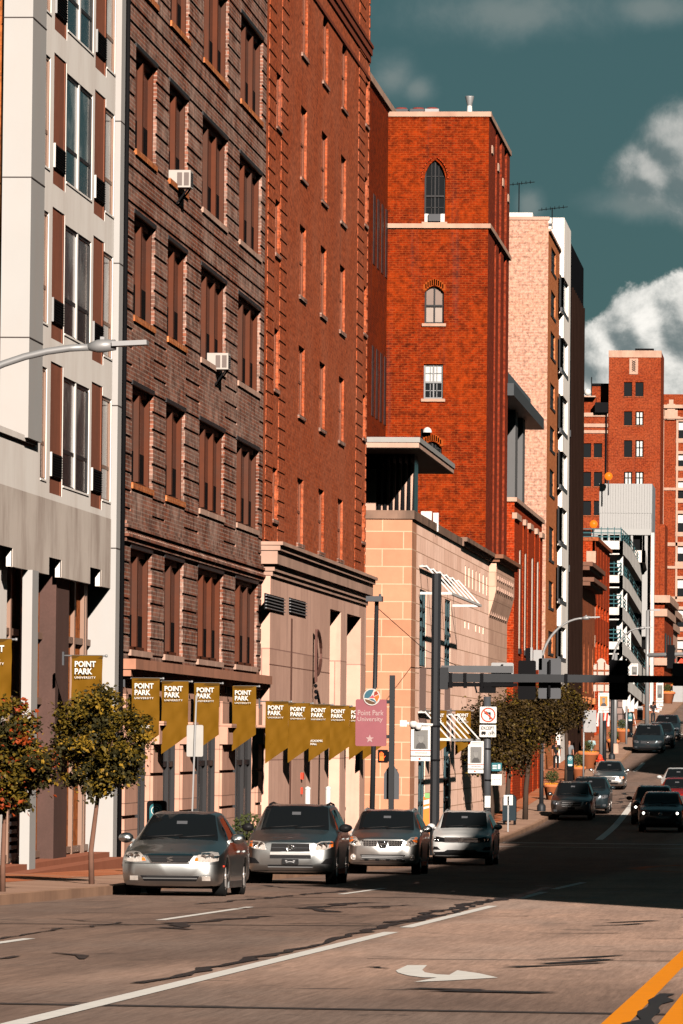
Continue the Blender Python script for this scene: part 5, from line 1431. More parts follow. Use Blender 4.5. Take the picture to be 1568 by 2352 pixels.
# post-top lamp beside the stone building
x_, Y_, z_ = place(853, 13.5); zt_ = atY(862, 1372, Y_)[1]
r = thing('street_lamp', (x_, Y_, z_), 'straight dark lamp post with a flat box lantern, behind the pink sign', 'street lamp')
a_ = MB(); a_.tube([(x_, Y_, z_), (x_+.1, Y_, zt_-.12)], [.085, .065], 10); a_.build('pole', M['mast_paint'], r)
a_ = MB(); a_.box(x_-.2, x_+.28, Y_-.35, Y_+.2, zt_-.13, zt_+.03); a_.lathe([(.04,zt_+.02),(.04,zt_+.1),(0,zt_+.1)], (x_+.2, Y_, 0), 8); a_.build('lantern', M['grey_metal'], r)
wire = MB(); yw, zw = atX(1062, 1536, 14.4); wire.tube([(x_+.1, Y_, zt_-.3), ((x_-14.4)/2*1.0, (Y_+yw)/2, (zt_-.3+zw)/2-.25), (-14.4, yw, zw)], .012, 5)
tag(wire.build('span_wire', M['black_metal']), 'thin sagging wire from the box lantern post to the sandstone wall', 'wire')
# signal pole with the pink sign
x_, Y_, z_ = place(898, 11.9 + .35); zt_ = atY(898, 1551, Y_)[1]
r = thing('signal_post', (x_, Y_, z_), 'square dark post that carries the pink university sign', 'post')
a_ = MB(); a_.box(x_-.075, x_+.075, Y_-.075, Y_+.075, z_, zt_); a_.build('pole', M['mast_paint'], r)
a_ = MB(); 
for py in (1612, 1692): zz = atY(890, py+0, Y_)[1]; a_.box(x_-.16, x_-.07, Y_-.04, Y_+.04, zz-.05, zz+.05)
a_.build('bracket', M['mast_paint'], r)
X0, Z1 = atY(817, 1606, Y_); X1, Z0 = atY(887, 1714, Y_)
sg = thing('university_sign', ((X0+X1)/2, Y_, Z0), 'pink Point Park University sign with a round globe emblem on top', 'sign')
pk = plain('pink_sign_face', (.25,.085,.1), .35, var=.22, scale=1.1, coat=.3)
def rrect(mb, x0, x1, z0, z1, y0, y1, rad, n=4):
    pts = []
    for cx, cz, a0 in ((x1-rad, z1-rad, 0), (x0+rad, z1-rad, 90), (x0+rad, z0+rad, 180), (x1-rad, z0+rad, 270)):
        for k in range(n+1): an = R(a0+90*k/n); pts.append((cx+rad*math.cos(an), 0, cz+rad*math.sin(an)))
    mb.prism(pts, (0, y1, 0), (0, y0, 0)); return mb
a_ = MB(); rrect(a_, X0, X1, Z0, Z1, Y_-.05, Y_+.03, .05); face = a_.build('sign_face', pk, sg, fix=True)
W_s, H_s = X1-X0, Z1-Z0
pg = plain('pale_pink_print', (.36,.25,.245), .5)
for txt, fx, fw, fz, fh in (('Point Park', .07, .84, .655, .115), ('University', .06, .82, .5, .125)):
    put('lettering', fit(text_mesh(txt, 1, .012), W_s*fw, H_s*fh), pg, face, (X0+W_s*fx-sg.location.x, -.056, Z0+H_s*fz-sg.location.z))
def star(cx, cz, r_, y):
    return [(cx + (r_ if k % 2 == 0 else r_*.42)*math.sin(math.pi*k/5), y, cz + (r_ if k % 2 == 0 else r_*.42)*math.cos(math.pi*k/5)) for k in range(10)]
a_ = MB(); a_.prism(star((X0+X1)/2-.03, Z0+H_s*.155, .125, Y_-.052), (0,0,0), (0,-.008,0)); a_.build('star', pg, sg, fix=True)
ec, ez = atY(854, 1601, Y_); er = 19.5/pxm(Y_)
def disc(mb, cx, cz, r_, y0, y1, n=28, a0=0, a1=360, inner=None):
    pts = [(cx+r_*math.cos(R(a0+(a1-a0)*k/n)), 0, cz+r_*math.sin(R(a0+(a1-a0)*k/n))) for k in range(n+(0 if a1-a0 == 360 else 1))]
    if a1-a0 != 360 and inner is None: pts.append((cx, 0, cz))
    mb.prism(pts, (0, y1, 0), (0, y0, 0)); return mb
em = MB(); disc(em, ec, ez, er, Y_-.08, Y_-.03); emo = em.build('emblem', plain('emblem_rim', (.45,.42,.4), .5), sg, fix=True)
def epart(name, pts, col, k): 
    m_ = MB(); m_.prism([(ec+er*p[0], Y_-.08, ez+er*p[1]) for p in pts], (0,0,0), (0,-.006-.002*k,0)); m_.build(name, plain('emblem_'+name, col, .45), emo, fix=True)
epart('blue_field', [(-.9+.0,-.1),(-.85,.3),(-.65,.63),(-.3,.85),(.1,.88),(.25,.85),(-.1,.1),(-.4,-.15)], (.03,.1,.14), 0)
epart('brown_field', [(-.85,-.25),(-.3,-.35),(0,-.5),(.35,-.6),(.45,-.77),(.1,-.88),(-.35,-.8),(-.7,-.55)], (.09,.045,.02), 0)
epart('wave', [(-.35,-.22),(.1,-.2),(.45,-.45),(.55,-.65),(.45,-.68),(.3,-.5),(0,-.4)], (.03,.1,.14), 1)
epart('dark_red_wedge', [(.3,.6),(.55,.7),(.8,.38),(.25,.1)], (.25,.03,.015), 1)
epart('orange_wedge', [(.25,.02),(.82,.3),(.9,0),(.62,-.6)], (.7,.12,.02), 1)
epart('pink_wedge', [(-.3,-.1),(.15,.25),(.3,-.12)], (.4,.05,.08), 1)
epart('flame_tip', [(.42,.62),(.55,1.12),(.68,.6)], (.7,.35,.2), 1)
# pedestrian signal and the back of another signal on the same post
X0, Z1 = atY(868, 1722, Y_); X1, Z0 = atY(889, 1752, Y_)
ps_ = thing('pedestrian_signal', ((X0+X1)/2, Y_, Z0), 'pedestrian signal showing a lit orange hand', 'signal')
a_ = MB(); a_.box(X0, X1, Y_-.05, Y_+.2, Z0, Z1); a_.build('housing', M['black_metal'], ps_)
a_ = MB(); a_.box(X1, x_-.07, Y_-.02, Y_+.1, Z0+.03, Z1-.05); a_.build('mount', M['black_metal'], ps_)
hx0, hz0 = X0+.05, Z0+.06; hh = (Z1-Z0)-.12
a_ = MB(); a_.box(hx0, hx0+.12, Y_-.058, Y_-.051, hz0, hz0+hh*.5)
for k in range(4): a_.box(hx0+.031*k, hx0+.031*k+.022, Y_-.058, Y_-.051, hz0+hh*.5, hz0+hh*(.88, 1, .97, .85)[k])
a_.bar((hx0+.12, Y_-.054, hz0+hh*.3), (hx0+.165, Y_-.054, hz0+hh*.55), .03, .007); a_.build('lit_hand', M['hand_on'], ps_)
X0, Z1 = atY(882, 1760, Y_+.2); X1, Z0 = atY(916, 1836, Y_+.2)
tl = thing('traffic_light', ((X0+X1)/2, Y_+.2, Z0), 'back of a traffic light with a clipped grey backplate, low on the sign post', 'traffic light')
c_ = .1; a_ = MB(); a_.prism([(X0, Y_+.16, Z0),(X1, Y_+.16, Z0),(X1, Y_+.16, Z1-.22),(X1-.06, Y_+.16, Z1-.12),(X1-.14, Y_+.16, Z1),(X0+.14, Y_+.16, Z1),(X0+.06, Y_+.16, Z1-.12),(X0, Y_+.16, Z1-.22)], (0,0,0), (0,.03,0)); a_.build('backplate', M['grey_metal'], tl, fix=True)
a_ = MB(); a_.box((X0+X1)/2-.15, (X0+X1)/2+.15, Y_+.19, Y_+.4, Z0+.08, Z1-.08); a_.build('housing', M['black_metal'], tl)
# big mast with arm
xm, Ym, zm = place(998, 12.25); zt_ = atY(1000, 1317, Ym)[1]
r = thing('signal_mast', (xm, Ym, zm), 'tall dark signal mast with a long horizontal arm over the street', 'mast')
a_ = MB(); hw = 11/pxm(Ym)
n8 = [( math.cos(math.pi/4*k+math.pi/8)*hw*1.06, math.sin(math.pi/4*k+math.pi/8)*hw*1.06) for k in range(8)]
a_.prism([(xm+p[0]*.98, Ym+p[1], zm) for p in n8], (0,0,0), (0,0,zt_-zm)); a_.build('pole', M['mast_paint'], r, fix=True)
za1, za0 = atY(1200, 1549, Ym)[1], atY(1200, 1567, Ym)[1]
a_ = MB(); a_.box(xm+hw*.9, xm+hw+.25, Ym-.2, Ym+.2, za0-.25, za1+.2); a_.prism([(xm+hw, Ym-.14, za0-.02),(xm+hw, Ym-.14, za1+.02),(xm+13, Ym-.08, za1-.03),(xm+13, Ym-.08, za0+.06)], (0,0,0), (0,.25,0)); a_.build('arm', M['mast_paint'], r, fix=True)
a_ = MB(); bt = atY(1100, 1578, Ym)[1]; a_.prism([(xm+hw+.05, Ym-.1, bt+.0),(xm+hw+.12, Ym-.1, bt+.14),(xm+2.6, Ym-.1, bt+.13),(xm+2.6, Ym-.1, bt+.03)], (0,0,0), (0,.2,0)); a_.build('lower_tube', M['black_metal'], r, fix=True)
tt = atY(1060, 1536, Ym)[1]; a_ = MB(); a_.box(xm+hw+.02, xm+2.45, Ym-.05, Ym+.15, tt-.12, tt+.1); a_.build('upper_tube', plain('light_grey_tube', (.09,.094,.1), .6), r)
a_ = MB()
for px in (1035, 1068, 1107, 1300, 1440): X = atY(px, 1560, Ym)[0]; a_.box(X-.05, X+.05, Ym-.16, Ym+.2, za0-(.2 if px < 1110 else .02), za1+.03)
a_.build('clamp', M['black_metal'], r)
a_ = MB(); X, Zc = atY(927, 1663, Ym); X2 = atY(960, 1663, Ym)[0]
a_.box(X-.1, X+.12, Ym-.3, Ym-.1, Zc-.08, Zc+.12); a_.lathe([(0,-.12),(.12,-.08),(.13,.06),(.06,.1),(0,.1)], (X+.32, Ym-.2, Zc), 10); a_.bar((X, Ym-.18, Zc+.04), (xm, Ym-.1, Zc-.02), .07); a_.lathe([(0,-.14),(.1,-.1),(.12,.04),(0,.08)], (X+.48, Ym-.2, Zc-.05), 10)
a_.build('camera', M['white_paint'], r)
a_ = MB()
for py in (1668, 1746): z_ = atY(998, py, Ym)[1]; a_.tube([(xm, Ym, z_-.03), (xm, Ym, z_+.03)], hw*1.12, 10)
a_.build('pole_band', M['black_metal'], r)
def plate(px0, px1, py0, py1, label, name='hanging_sign', mat='grey_metal', rib=True, cat='sign'):
    X0, Z1 = atY(px0, py0, Ym+.35); X1, Z0 = atY(px1, py1, Ym+.35)
    r = thing(name, ((X0+X1)/2, Ym+.35, Z0), label, cat, 'sign backs along the mast arm')
    a_ = MB(); rrect(a_, X0, X1, Z0, Z1, Ym+.3, Ym+.34, .05); a_.build('plate', M[mat], r, fix=True)
    a_ = MB(); xm_ = (X0+X1)/2; a_.box(xm_-.03, xm_+.03, Ym+.1, Ym+.3, Z0+.05, Z1-.05); a_.build('hanger', M['black_metal'], r)
plate(1128, 1179, 1522, 1579, 'pale grey square sign back nearest the mast pole', mat='galv')
plate(1237, 1288, 1512, 1605, 'tall grey sign back right of the left black traffic light')
plate(1545, 1598, 1523, 1576, 'grey sign back cut by the right edge of the picture')
def sig(px0, px1, py0, py1, label):
    X0, Z1 = atY(px0, py0, Ym+.2); X1, Z0 = atY(px1, py1, Ym+.2)
    r = thing('traffic_light', ((X0+X1)/2, Ym+.2, Z0), label, 'traffic light', 'traffic lights on the mast arm')
    a_ = MB(); rrect(a_, X0, X1, Z0, Z1, Ym+.16, Ym+.2, .06); a_.build('backplate', M['black_metal'], r, fix=True)
    a_ = MB(); a_.box(X0+.12, X1-.12, Ym+.2, Ym+.42, Z0+.1, Z1-.1); a_.build('housing', M['black_plastic'], r)
    a_ = MB()
    for k in range(3): zc = Z0 + (Z1-Z0)*(k+.5)/3; a_.tube([((X0+X1)/2, Ym+.42, zc), ((X0+X1)/2, Ym+.62, zc-.02)], .11, 10)
    a_.build('visor', M['black_plastic'], r)
sig(1190, 1230, 1517, 1607, 'black back of the traffic light nearest the mast pole on the arm')
sig(1399, 1442, 1516, 1608, 'black back of the traffic light farther out on the arm')
X, Z = atY(1216, 1500, Ym+.3); r = thing('detector_box', (X, Ym+.3, Z), 'small dark and white box standing on the mast arm above a traffic light', 'box')
a_ = MB(); a_.box(X-.12, X+.03, Ym+.25, Ym+.45, za1, Z+.16); a_.build('post', M['black_metal'], r); a_ = MB(); a_.box(X+.03, X+.1, Ym+.25, Ym+.45, za1+.1, Z+.18); a_.box(X+.12, X+.4, Ym+.3, Ym+.34, za1+.15, Z+.1); a_.build('panel', M['galv'], r)
# poster banners on poles (soldier portraits kept as plain grey figures)
def poster(px0, px1, py0, py1, Y, label, sepia=False, body=True):
    X0, Z1 = atY(px0, py0, Y); X1, Z0 = atY(px1, py1, Y); w_, h_ = X1-X0, Z1-Z0
    r = thing('pole_poster', ((X0+X1)/2, Y, Z0), label, 'poster', 'white portrait posters on poles')
    a_ = MB(); a_.box(X0, X1, Y-.012, Y+.012, Z0, Z1); b_ = a_.build('sheet', M['white_print'], r)
    px_, pz_ = X0+w_*.15, Z0+h_*.32; pw_, ph_ = w_*.72, h_*.5
    a_ = MB(); a_.box(px_, px_+pw_, Y-.018, Y-.0125, pz_, pz_+ph_); a_.build('photo_ground', plain('photo_grey', (.16,.16,.155) if not sepia else (.5,.2,.05), .6, var=.25, scale=3), b_)
    a_ = MB(); cx = px_+pw_*.5
    def oval(mb, cx, cz, rx, rz, y): mb.prism([(cx+rx*math.cos(2*math.pi*k/16), y, cz+rz*math.sin(2*math.pi*k/16)) for k in range(16)], (0,0,0), (0,-.004,0))
    a_.prism([(px_+pw_*.12, Y-.0185, pz_),(px_+pw_*.2, Y-.0185, pz_+ph_*.22),(cx-pw_*.12, Y-.0185, pz_+ph_*.34),(cx+pw_*.12, Y-.0185, pz_+ph_*.34),(px_+pw_*.8, Y-.0185, pz_+ph_*.22),(px_+pw_*.88, Y-.0185, pz_)], (0,0,0), (0,-.003,0)); a_.build('photo_coat', plain('photo_dark', (.07,.07,.07), .6, var=.3), b_, fix=True)
    a_ = MB(); oval(a_, cx, pz_+ph_*.55, pw_*.2, ph_*.24, Y-.022); a_.build('photo_face', plain('photo_pale', (.2,.2,.195), .6, var=.35, scale=9), b_, fix=True)
    a_ = MB(); oval(a_, cx, pz_+ph_*.76, pw_*.24, ph_*.09, Y-.0265); a_.build('photo_cap', plain('photo_mid', (.16,.16,.16), .6), b_, fix=True)
    a_ = MB(); a_.box(X0, X1, Y-.016, Y-.0125, Z0+h_*.265, Z0+h_*.285); a_.box(X0+w_*.06, X0+w_*.14, Y-.016, Y-.0125, Z1-h_*.1, Z1-h_*.035); a_.box(X0+w_*.4, X0+w_*.5, Y-.016, Y-.0125, Z0+h_*.03, Z0+h_*.08); a_.build('red_mark', M['red_paint'], b_)
    a_ = MB(); a_.box(X0, X1, Y-.03, Y+.02, Z0+h_*.12, Z0+h_*.14); a_.build('lower_rod', M['black_metal'], r)
    a_ = MB(); a_.box(X0+w_*.25, X0+w_*.9, Y-.016, Y-.0125, Z1-h_*.06, Z1-h_*.04); a_.box(X0+w_*.25, X0+w_*.85, Y-.016, Y-.0125, Z1-h_*.1, Z1-h_*.085); a_.box(X0+w_*.2, X0+w_*.85, Y-.016, Y-.0125, Z0+h_*.2, Z0+h_*.225); a_.build('grey_lines', M['grey_print'], b_)
    return r
poster(944, 988, 1661, 1748, Ym-.1, 'white portrait poster on the tall dark signal mast')
# pole with the no left turn sign, beyond
xn, Yn, zn = place(1119, 12.6); zt_ = atY(1117, 1600, Yn)[1]
r = thing('signal_post', (xn, Yn, zn), 'grey pole that carries the no left turn sign', 'pole')
a_ = MB(); hw2 = 8.5/pxm(Yn); a_.tube([(xn, Yn, zn), (xn-.04, Yn, zt_)], hw2, 12); a_.build('pole', M['grey_metal'], r)
a_ = MB()
for py in (1690, 1720, 1792): z_ = atY(1118, py, Yn)[1]; a_.tube([(xn, Yn, z_-.03), (xn, Yn, z_+.03)], hw2*1.1, 10)
a_.build('pole_band', M['black_metal'], r)
X0, Z1 = atY(1113, 1828, Yn-.2); X1, Z0 = atY(1126, 1855, Yn-.2)
a_ = MB(); a_.box(X0, X1, Yn-.2, Yn-.17, Z0, Z1); a_.build('notice_plate', M['white_print'], r)
X0, Z1 = atY(1101, 1570, Yn); X1, Z0 = atY(1138, 1592, Yn)
r = thing('traffic_light', ((X0+X1)/2, Yn, Z0), 'dark horizontal signal head on top of the no left turn pole', 'traffic light')
a_ = MB(); a_.box(X0, X1, Yn-.1, Yn+.15, Z0, Z1+.1); a_.bar((X0-.1, Yn, Z0), (X0-.25, Yn, Z1+.2), .06); a_.bar((X0-.25, Yn, Z1+.2), (X0-.1, Yn, Z1+.2), .06); a_.build('housing', M['black_metal'], r)
X0, Z1 = atY(1102, 1623, Yn-.3); X1, Z0 = atY(1140, 1661, Yn-.3); c_, cz = (X0+X1)/2, (Z0+Z1)/2; s = X1-X0
r = thing('road_sign', (c_, Yn-.3, Z0), 'white no left turn sign with a red ring, on the grey pole', 'sign')
a_ = MB(); rrect(a_, X0, X1, Z0, Z1, Yn-.3, Yn-.27, .04); po = a_.build('plate', M['white_print'], r, fix=True)
a_ = MB(); n = 28
for k in range(n):
    a0, a1 = 2*math.pi*k/n, 2*math.pi*(k+1)/n
    a_.prism([(c_+q*s*math.cos(a), Yn-.302, cz+q*s*math.sin(a)) for q, a in ((.36,a0),(.44,a0),(.44,a1),(.36,a1))], (0,0,0), (0,-.006,0))
a_.build('red_ring', M['red_paint'], po, fix=True)
a_ = MB(); y0 = Yn-.303
a_.prism([(c_+.06*s, y0, cz-.28*s),(c_+.15*s, y0, cz-.28*s),(c_+.15*s, y0, cz+.16*s),(c_-.06*s, y0, cz+.16*s),(c_-.06*s, y0, cz+.24*s),(c_-.27*s, y0, cz+.11*s),(c_-.06*s, y0, cz-.02*s),(c_-.06*s, y0, cz+.06*s),(c_+.06*s, y0, cz+.06*s)], (0,0,0), (0,-.005,0)); a_.build('turn_arrow', M['black_print'], po, fix=True)
a_ = MB(); a_.bar((c_-.28*s, Yn-.312, cz+.28*s), (c_+.28*s, Yn-.312, cz-.28*s), .006, .075*s) if False else a_.obox((c_, Yn-.313, cz), (.707,0,-.707), (0,1,0), (.707,0,.707), .38*s, .003, .04*s); a_.build('red_slash', M['red_paint'], po)
X0, Z1 = atY(1101, 1665, Yn-.3); X1, Z0 = atY(1139, 1693, Yn-.3); w_, h_ = X1-X0, Z1-Z0
r = thing('road_sign', ((X0+X1)/2, Yn-.3, Z0), 'white EXCEPT plate with a bus and a bicycle, below the no left turn sign', 'sign')
a_ = MB(); rrect(a_, X0, X1, Z0, Z1, Yn-.3, Yn-.27, .03); po = a_.build('plate', M['white_print'], r, fix=True)
put('lettering', fit(text_mesh('EXCEPT', 1, .015), w_*.78, h_*.28), M['black_print'], po, (-w_*.39, -.008, h_*.6))
a_ = MB(); bx, bz = X0+w_*.1, Z0+h_*.16; y0 = Yn-.303
a_.prism([(bx, y0, bz+.06*h_),(bx+w_*.28, y0, bz+.06*h_),(bx+w_*.28, y0, bz+.3*h_),(bx+.02, y0, bz+.3*h_)], (0,0,0), (0,-.005,0))
for q in (.07, .21): disc(a_, bx+w_*q, bz+.05*h_, .05*h_, y0-.008, y0, 12)
a_.build('bus_symbol', M['black_print'], po, fix=True)
a_ = MB(); cx1, cx2, wz = X0+w_*.63, X0+w_*.86, Z0+h_*.26; rr = h_*.11
for cx in (cx1, cx2): a_.tube([(cx+rr*math.cos(2*math.pi*k/14), y0, wz+rr*math.sin(2*math.pi*k/14)) for k in range(15)], .009, 5)
for p, q in (((cx1,wz),(cx1+.08,wz+.1)),((cx1+.08,wz+.1),(cx2-.02,wz+.12)),((cx1+.08,wz+.1),(cx1+.1,wz)),((cx1+.1,wz),(cx2-.02,wz+.12)),((cx1,wz),(cx1+.1,wz)),((cx2,wz),(cx2-.04,wz+.15))): a_.bar((p[0], y0, p[1]), (q[0], y0, q[1]), .014)
a_.build('bicycle_symbol', M['black_print'], po)
poster(1075, 1110, 1702, 1776, Yn-.05, 'white portrait poster on the pole below the no left turn sign')
for (px0, px1, py0, py1, mt, lab, nm) in ((1129, 1152, 1752, 1771, 'teal_sign', 'small teal stop sign with a white bus mark, beside the grey pole', 'bus'), (1128, 1152, 1778, 1804, 'white_print', 'small white square sign under the teal stop sign', 'lines')):
    X0, Z1 = atY(px0, py0, Yn); X1, Z0 = atY(px1, py1, Yn)
    r = thing('stop_sign_plate', ((X0+X1)/2, Yn, Z0), lab, 'sign'); a_ = MB(); a_.box(X0, X1, Yn-.02, Yn+.02, Z0, Z1); po = a_.build('plate', M[mt], r)
    a_ = MB(); w_, h_ = X1-X0, Z1-Z0
    if nm == 'bus':
        a_.box(X0+w_*.62, X0+w_*.86, Yn-.026, Yn-.021, Z0+h_*.25, Z0+h_*.8)
        for k in range(2): a_.box(X0+w_*.1, X0+w_*.5, Yn-.026, Yn-.021, Z0+h_*(.25+.3*k), Z0+h_*(.42+.3*k))
        a_.build('bus_mark', M['white_print'], po)
    else:
        for k in range(5): a_.box(X0+w_*(.12+.16*k), X0+w_*(.2+.16*k), Yn-.026, Yn-.021, Z0+h_*.5, Z0+h_*.58)
        a_.build('dotted_line', M['grey_print'], po)
# leaning thin sign post by the first parked car
x_, Y_, z_ = place(438, 12.5); X1, Z1 = atY(451, 1597, Y_)
r = thing('sign_post', (x_, Y_, z_), 'thin leaning post with a blank plate seen from behind, before the gold banners', 'sign post')
a_ = MB(); a_.bar((x_, Y_, z_), (X1, Y_, Z1), .055, .03); a_.build('post', M['galv'], r)
X0, Za = atY(429, 1665, Y_+.04); Xb, Zb = atY(466, 1738, Y_+.04)
a_ = MB(); rrect(a_, X0, Xb, Zb, Za, Y_+.03, Y_+.04, .03); a_.build('plate', plain('pale_sign_back', (.36,.35,.33), .5), r, fix=True)
# pay stations
def kiosk(px, t, label, top=1.72):
    x_, Y_, z_ = place(px, t)
    r = thing('pay_station', (x_, Y_, z_), label, 'parking meter', 'parking pay stations')
    a_ = MB(); a_.box(x_-.16, x_+.16, Y_-.13, Y_+.13, z_, z_+top-.1); rrect(a_, x_-.19, x_+.19, z_+.9, z_+top, Y_-.16, Y_+.16, .06); a_.build('cabinet', M['black_metal'], r, fix=True)
    a_ = MB(); rrect(a_, x_-.13, x_+.13, z_+top-.62, z_+top-.06, Y_-.185, Y_-.162, .1); fo = a_.build('front_panel', M['teal_sign'], r, fix=True)
    a_ = MB(); zc = z_+top-.2
    for k in range(18):
        a0, a1 = 2*math.pi*k/18, 2*math.pi*(k+1)/18
        a_.prism([(x_+q*math.cos(a), Y_-.187, zc+q*math.sin(a)) for q, a in ((.082,a0),(.098,a0),(.098,a1),(.082,a1))], (0,0,0), (0,-.005,0))
    a_.box(x_-.11, x_+.11, Y_-.19, Y_-.186, z_+top-.58, z_+top-.5); a_.build('white_ring', M['white_print'], fo, fix=True)
    put('lettering', fit(text_mesh('P', 1, .03), .075, .11), M['white_print'], fo, (-.035, -.195, top-.255))
    return r
k1 = kiosk(360, 13.6, 'dark parking pay station with a teal P face, left of the first parked car', 1.5)
x_, Y_, z_ = k1.location
put('lettering', fit(text_mesh('4423', 1, .02), .13, .05), M['white_print'], k1, (-.05, -.195, .93))
kiosk(1309, 12.9, 'dark pay station near the pedestrians, left of the silver saloon')
kiosk(1446, 12.9, 'dark pay station higher up, beside the two arched boards')
def post_thing(px, t, top, rad, mat, name, label, cat, group=None):
    x_, Y_, z_ = place(px, t); a_ = MB(); a_.tube([(x_, Y_, z_), (x_, Y_, z_+top)], rad, 10); a_.lathe([(rad*1.15,z_+top),(rad*1.15,z_+top+.05),(0,z_+top+.09)], (x_,Y_,0), 10)
    o = a_.build(name, M[mat]); return tag(o, label, cat, group)
post_thing(706, 14.2, 2.0, .075, 'white_paint', 'white_pipe_post', 'white pipe post behind the dark silver car, left one of a pair', 'post', 'white pipe posts')
post_thing(753, 14.2, 2.05, .075, 'white_paint', 'white_pipe_post', 'white pipe post before the left entrance recess, right one of a pair', 'post', 'white pipe posts')
Yr, zr = atX(690, 1790, 15.75); a_ = MB(); a_.box(-15.75, -15.67, Yr, Yr+.3, zr, zr+.2); a_.box(-15.75, -15.69, Yr+.1, Yr+.2, zr-.45, zr-.25); tag(a_.build('fire_alarm', M['red_paint']), 'small red fire alarm box on the pale stone wall', 'alarm')
x_, Y_, z_ = place(1170, 12.9)
r = thing('mail_box', (x_, Y_, z_), 'dark blue mail box with a rounded top by the far kerb', 'mail box')
a_ = MB(); pr_ = [(x_-.28, Y_-.3, z_+.18),(x_+.28, Y_-.3, z_+.18),(x_+.28, Y_-.3, z_+1.05)] + [(x_+.28*math.cos(math.pi*k/8), Y_-.3, z_+1.05+.24*math.sin(math.pi*k/8)) for k in range(1, 8)] + [(x_-.28, Y_-.3, z_+1.05)]
a_.prism(pr_, (0,0,0), (0,.6,0)); a_.build('body', plain('dark_blue_paint', (.008,.02,.028), .4), r, fix=True)
a_ = MB()
for sx in (-.22, .22):
    for sy in (-.25, .25): a_.box(x_+sx-.04, x_+sx+.04, Y_+sy-.04, Y_+sy+.04, z_, z_+.18)
a_.build('leg', M['black_metal'], r)
x_, Y_, z_ = place(1167, 12.3)
r = thing('sign_post', (x_, Y_, z_), 'short white posted notice before the dark mail box', 'sign post'); a_ = MB(); a_.bar((x_, Y_, z_), (x_, Y_, z_+1.4), .06); a_.build('post', M['galv'], r)
a_ = MB(); a_.box(x_-.18, x_+.18, Y_-.03, Y_-.01, z_+1.05, z_+1.45); a_.build('plate', M['white_print'], r)
# hydrant
x_, Y_, z_ = place(1377, 12.6)
r = thing('fire_hydrant', (x_, Y_, z_), 'red fire hydrant beside the man in the light blue shirt', 'hydrant')
a_ = MB(); a_.lathe([(.2,z_),(.2,z_+.06),(.14,z_+.08),(.14,z_+.55),(.17,z_+.58),(.17,z_+.64),(.13,z_+.68),(.1,z_+.8),(.04,z_+.86),(0,z_+.88)], (x_,Y_,0), 14); a_.build('barrel', M['red_paint'], r)
a_ = MB(); a_.tube([(x_-.24, Y_, z_+.48), (x_+.24, Y_, z_+.48)], .065, 8); a_.tube([(x_, Y_-.26, z_+.42), (x_, Y_, z_+.42)], .08, 8); a_.build('nozzle', M['red_paint'], r)
# planters
rndp = random.Random(5)
def leafy(mb, cx, cy, cz, rx, rz, n, s, rnd, ms=None):
    for _ in range(n):
        while True:
            u = [rnd.uniform(-1,1) for _ in range(3)]
            if sum(q*q for q in u) < 1: break
        p = Vector((cx+u[0]*rx, cy+u[1]*rx, cz+u[2]*rz)); d = Vector((rnd.gauss(0,1), rnd.gauss(0,1), rnd.gauss(0,1))).normalized(); e = d.orthogonal().normalized(); ss = s*rnd.uniform(.6,1.3)
        a, b_ = d*ss, e*ss*.5
        mb.poly([tuple(p-a), tuple(p+b_), tuple(p+a), tuple(p-b_)])
M['shrub'] = plain('dark_shrub_leaf', (.045,.055,.018), .8, var=.4, scale=5)
M['flower'] = plain('orange_flower', (.6,.25,.02), .7, var=.3, scale=9)
def planter(px, t, label, R_=.42, H_=.75, bush=.35, fl=True):
    x_, Y_, z_ = place(px, t)
    r = thing('planter_pot', (x_, Y_, z_), label, 'planter', 'terracotta planters along the kerb')
    a_ = MB(); a_.lathe([(0,z_),(R_*.62,z_),(R_*.9,z_+H_*.8),(R_*1.02,z_+H_*.82),(R_*1.02,z_+H_),(R_*.92,z_+H_),(R_*.9,z_+H_*.9),(0,z_+H_*.9)], (x_,Y_,0), 18); a_.build('pot', M['terracotta'], r)
    if bush:
        a_ = MB(); a_.tube([(x_,Y_,z_+H_*.8),(x_,Y_,z_+H_+bush)], .025, 6); a_.build('stem', M['bark_dark'], r)
        a_ = MB(); leafy(a_, x_, Y_, z_+H_+bush*1.1, bush, bush*.85, 420, .05, rndp); a_.build('shrub', M['shrub'], r)
    a_ = MB(); leafy(a_, x_, Y_, z_+H_, R_*.95, .07, 160, .05, rndp); a_.build('flowers' if fl else 'greenery', M['flower'] if fl else M['shrub'], r)
planter(1267, 12.9, 'terracotta planter with a round clipped shrub, left of the dark wagon')
planter(1327, 13.0, 'terracotta planter just right of the pay station by the pedestrians')
planter(1350, 13.3, 'wide terracotta planter between the signpost and the silver saloon', .62, .95)
planter(1407, 13.0, 'terracotta planter at the foot of the light pole above the silver saloon')
planter(1427, 13.1, 'terracotta planter left of the dark minivan', .5, .85)
planter(1530, 13.2, 'terracotta planter with orange flowers above the dark cars on the hill', .7, 1.0)
planter(1551, 13.2, 'terracotta planter nearest the right edge but one on the hill', .65, 1.0)
planter(1566, 13.2, 'terracotta planter cut by the right edge on the hill', .65, 1.0)
x_, Y_, z_ = place(572, 13.8)
planter(572, 13.8, 'leafy pot plant between the first and second parked cars', .35, .5, .42, False)
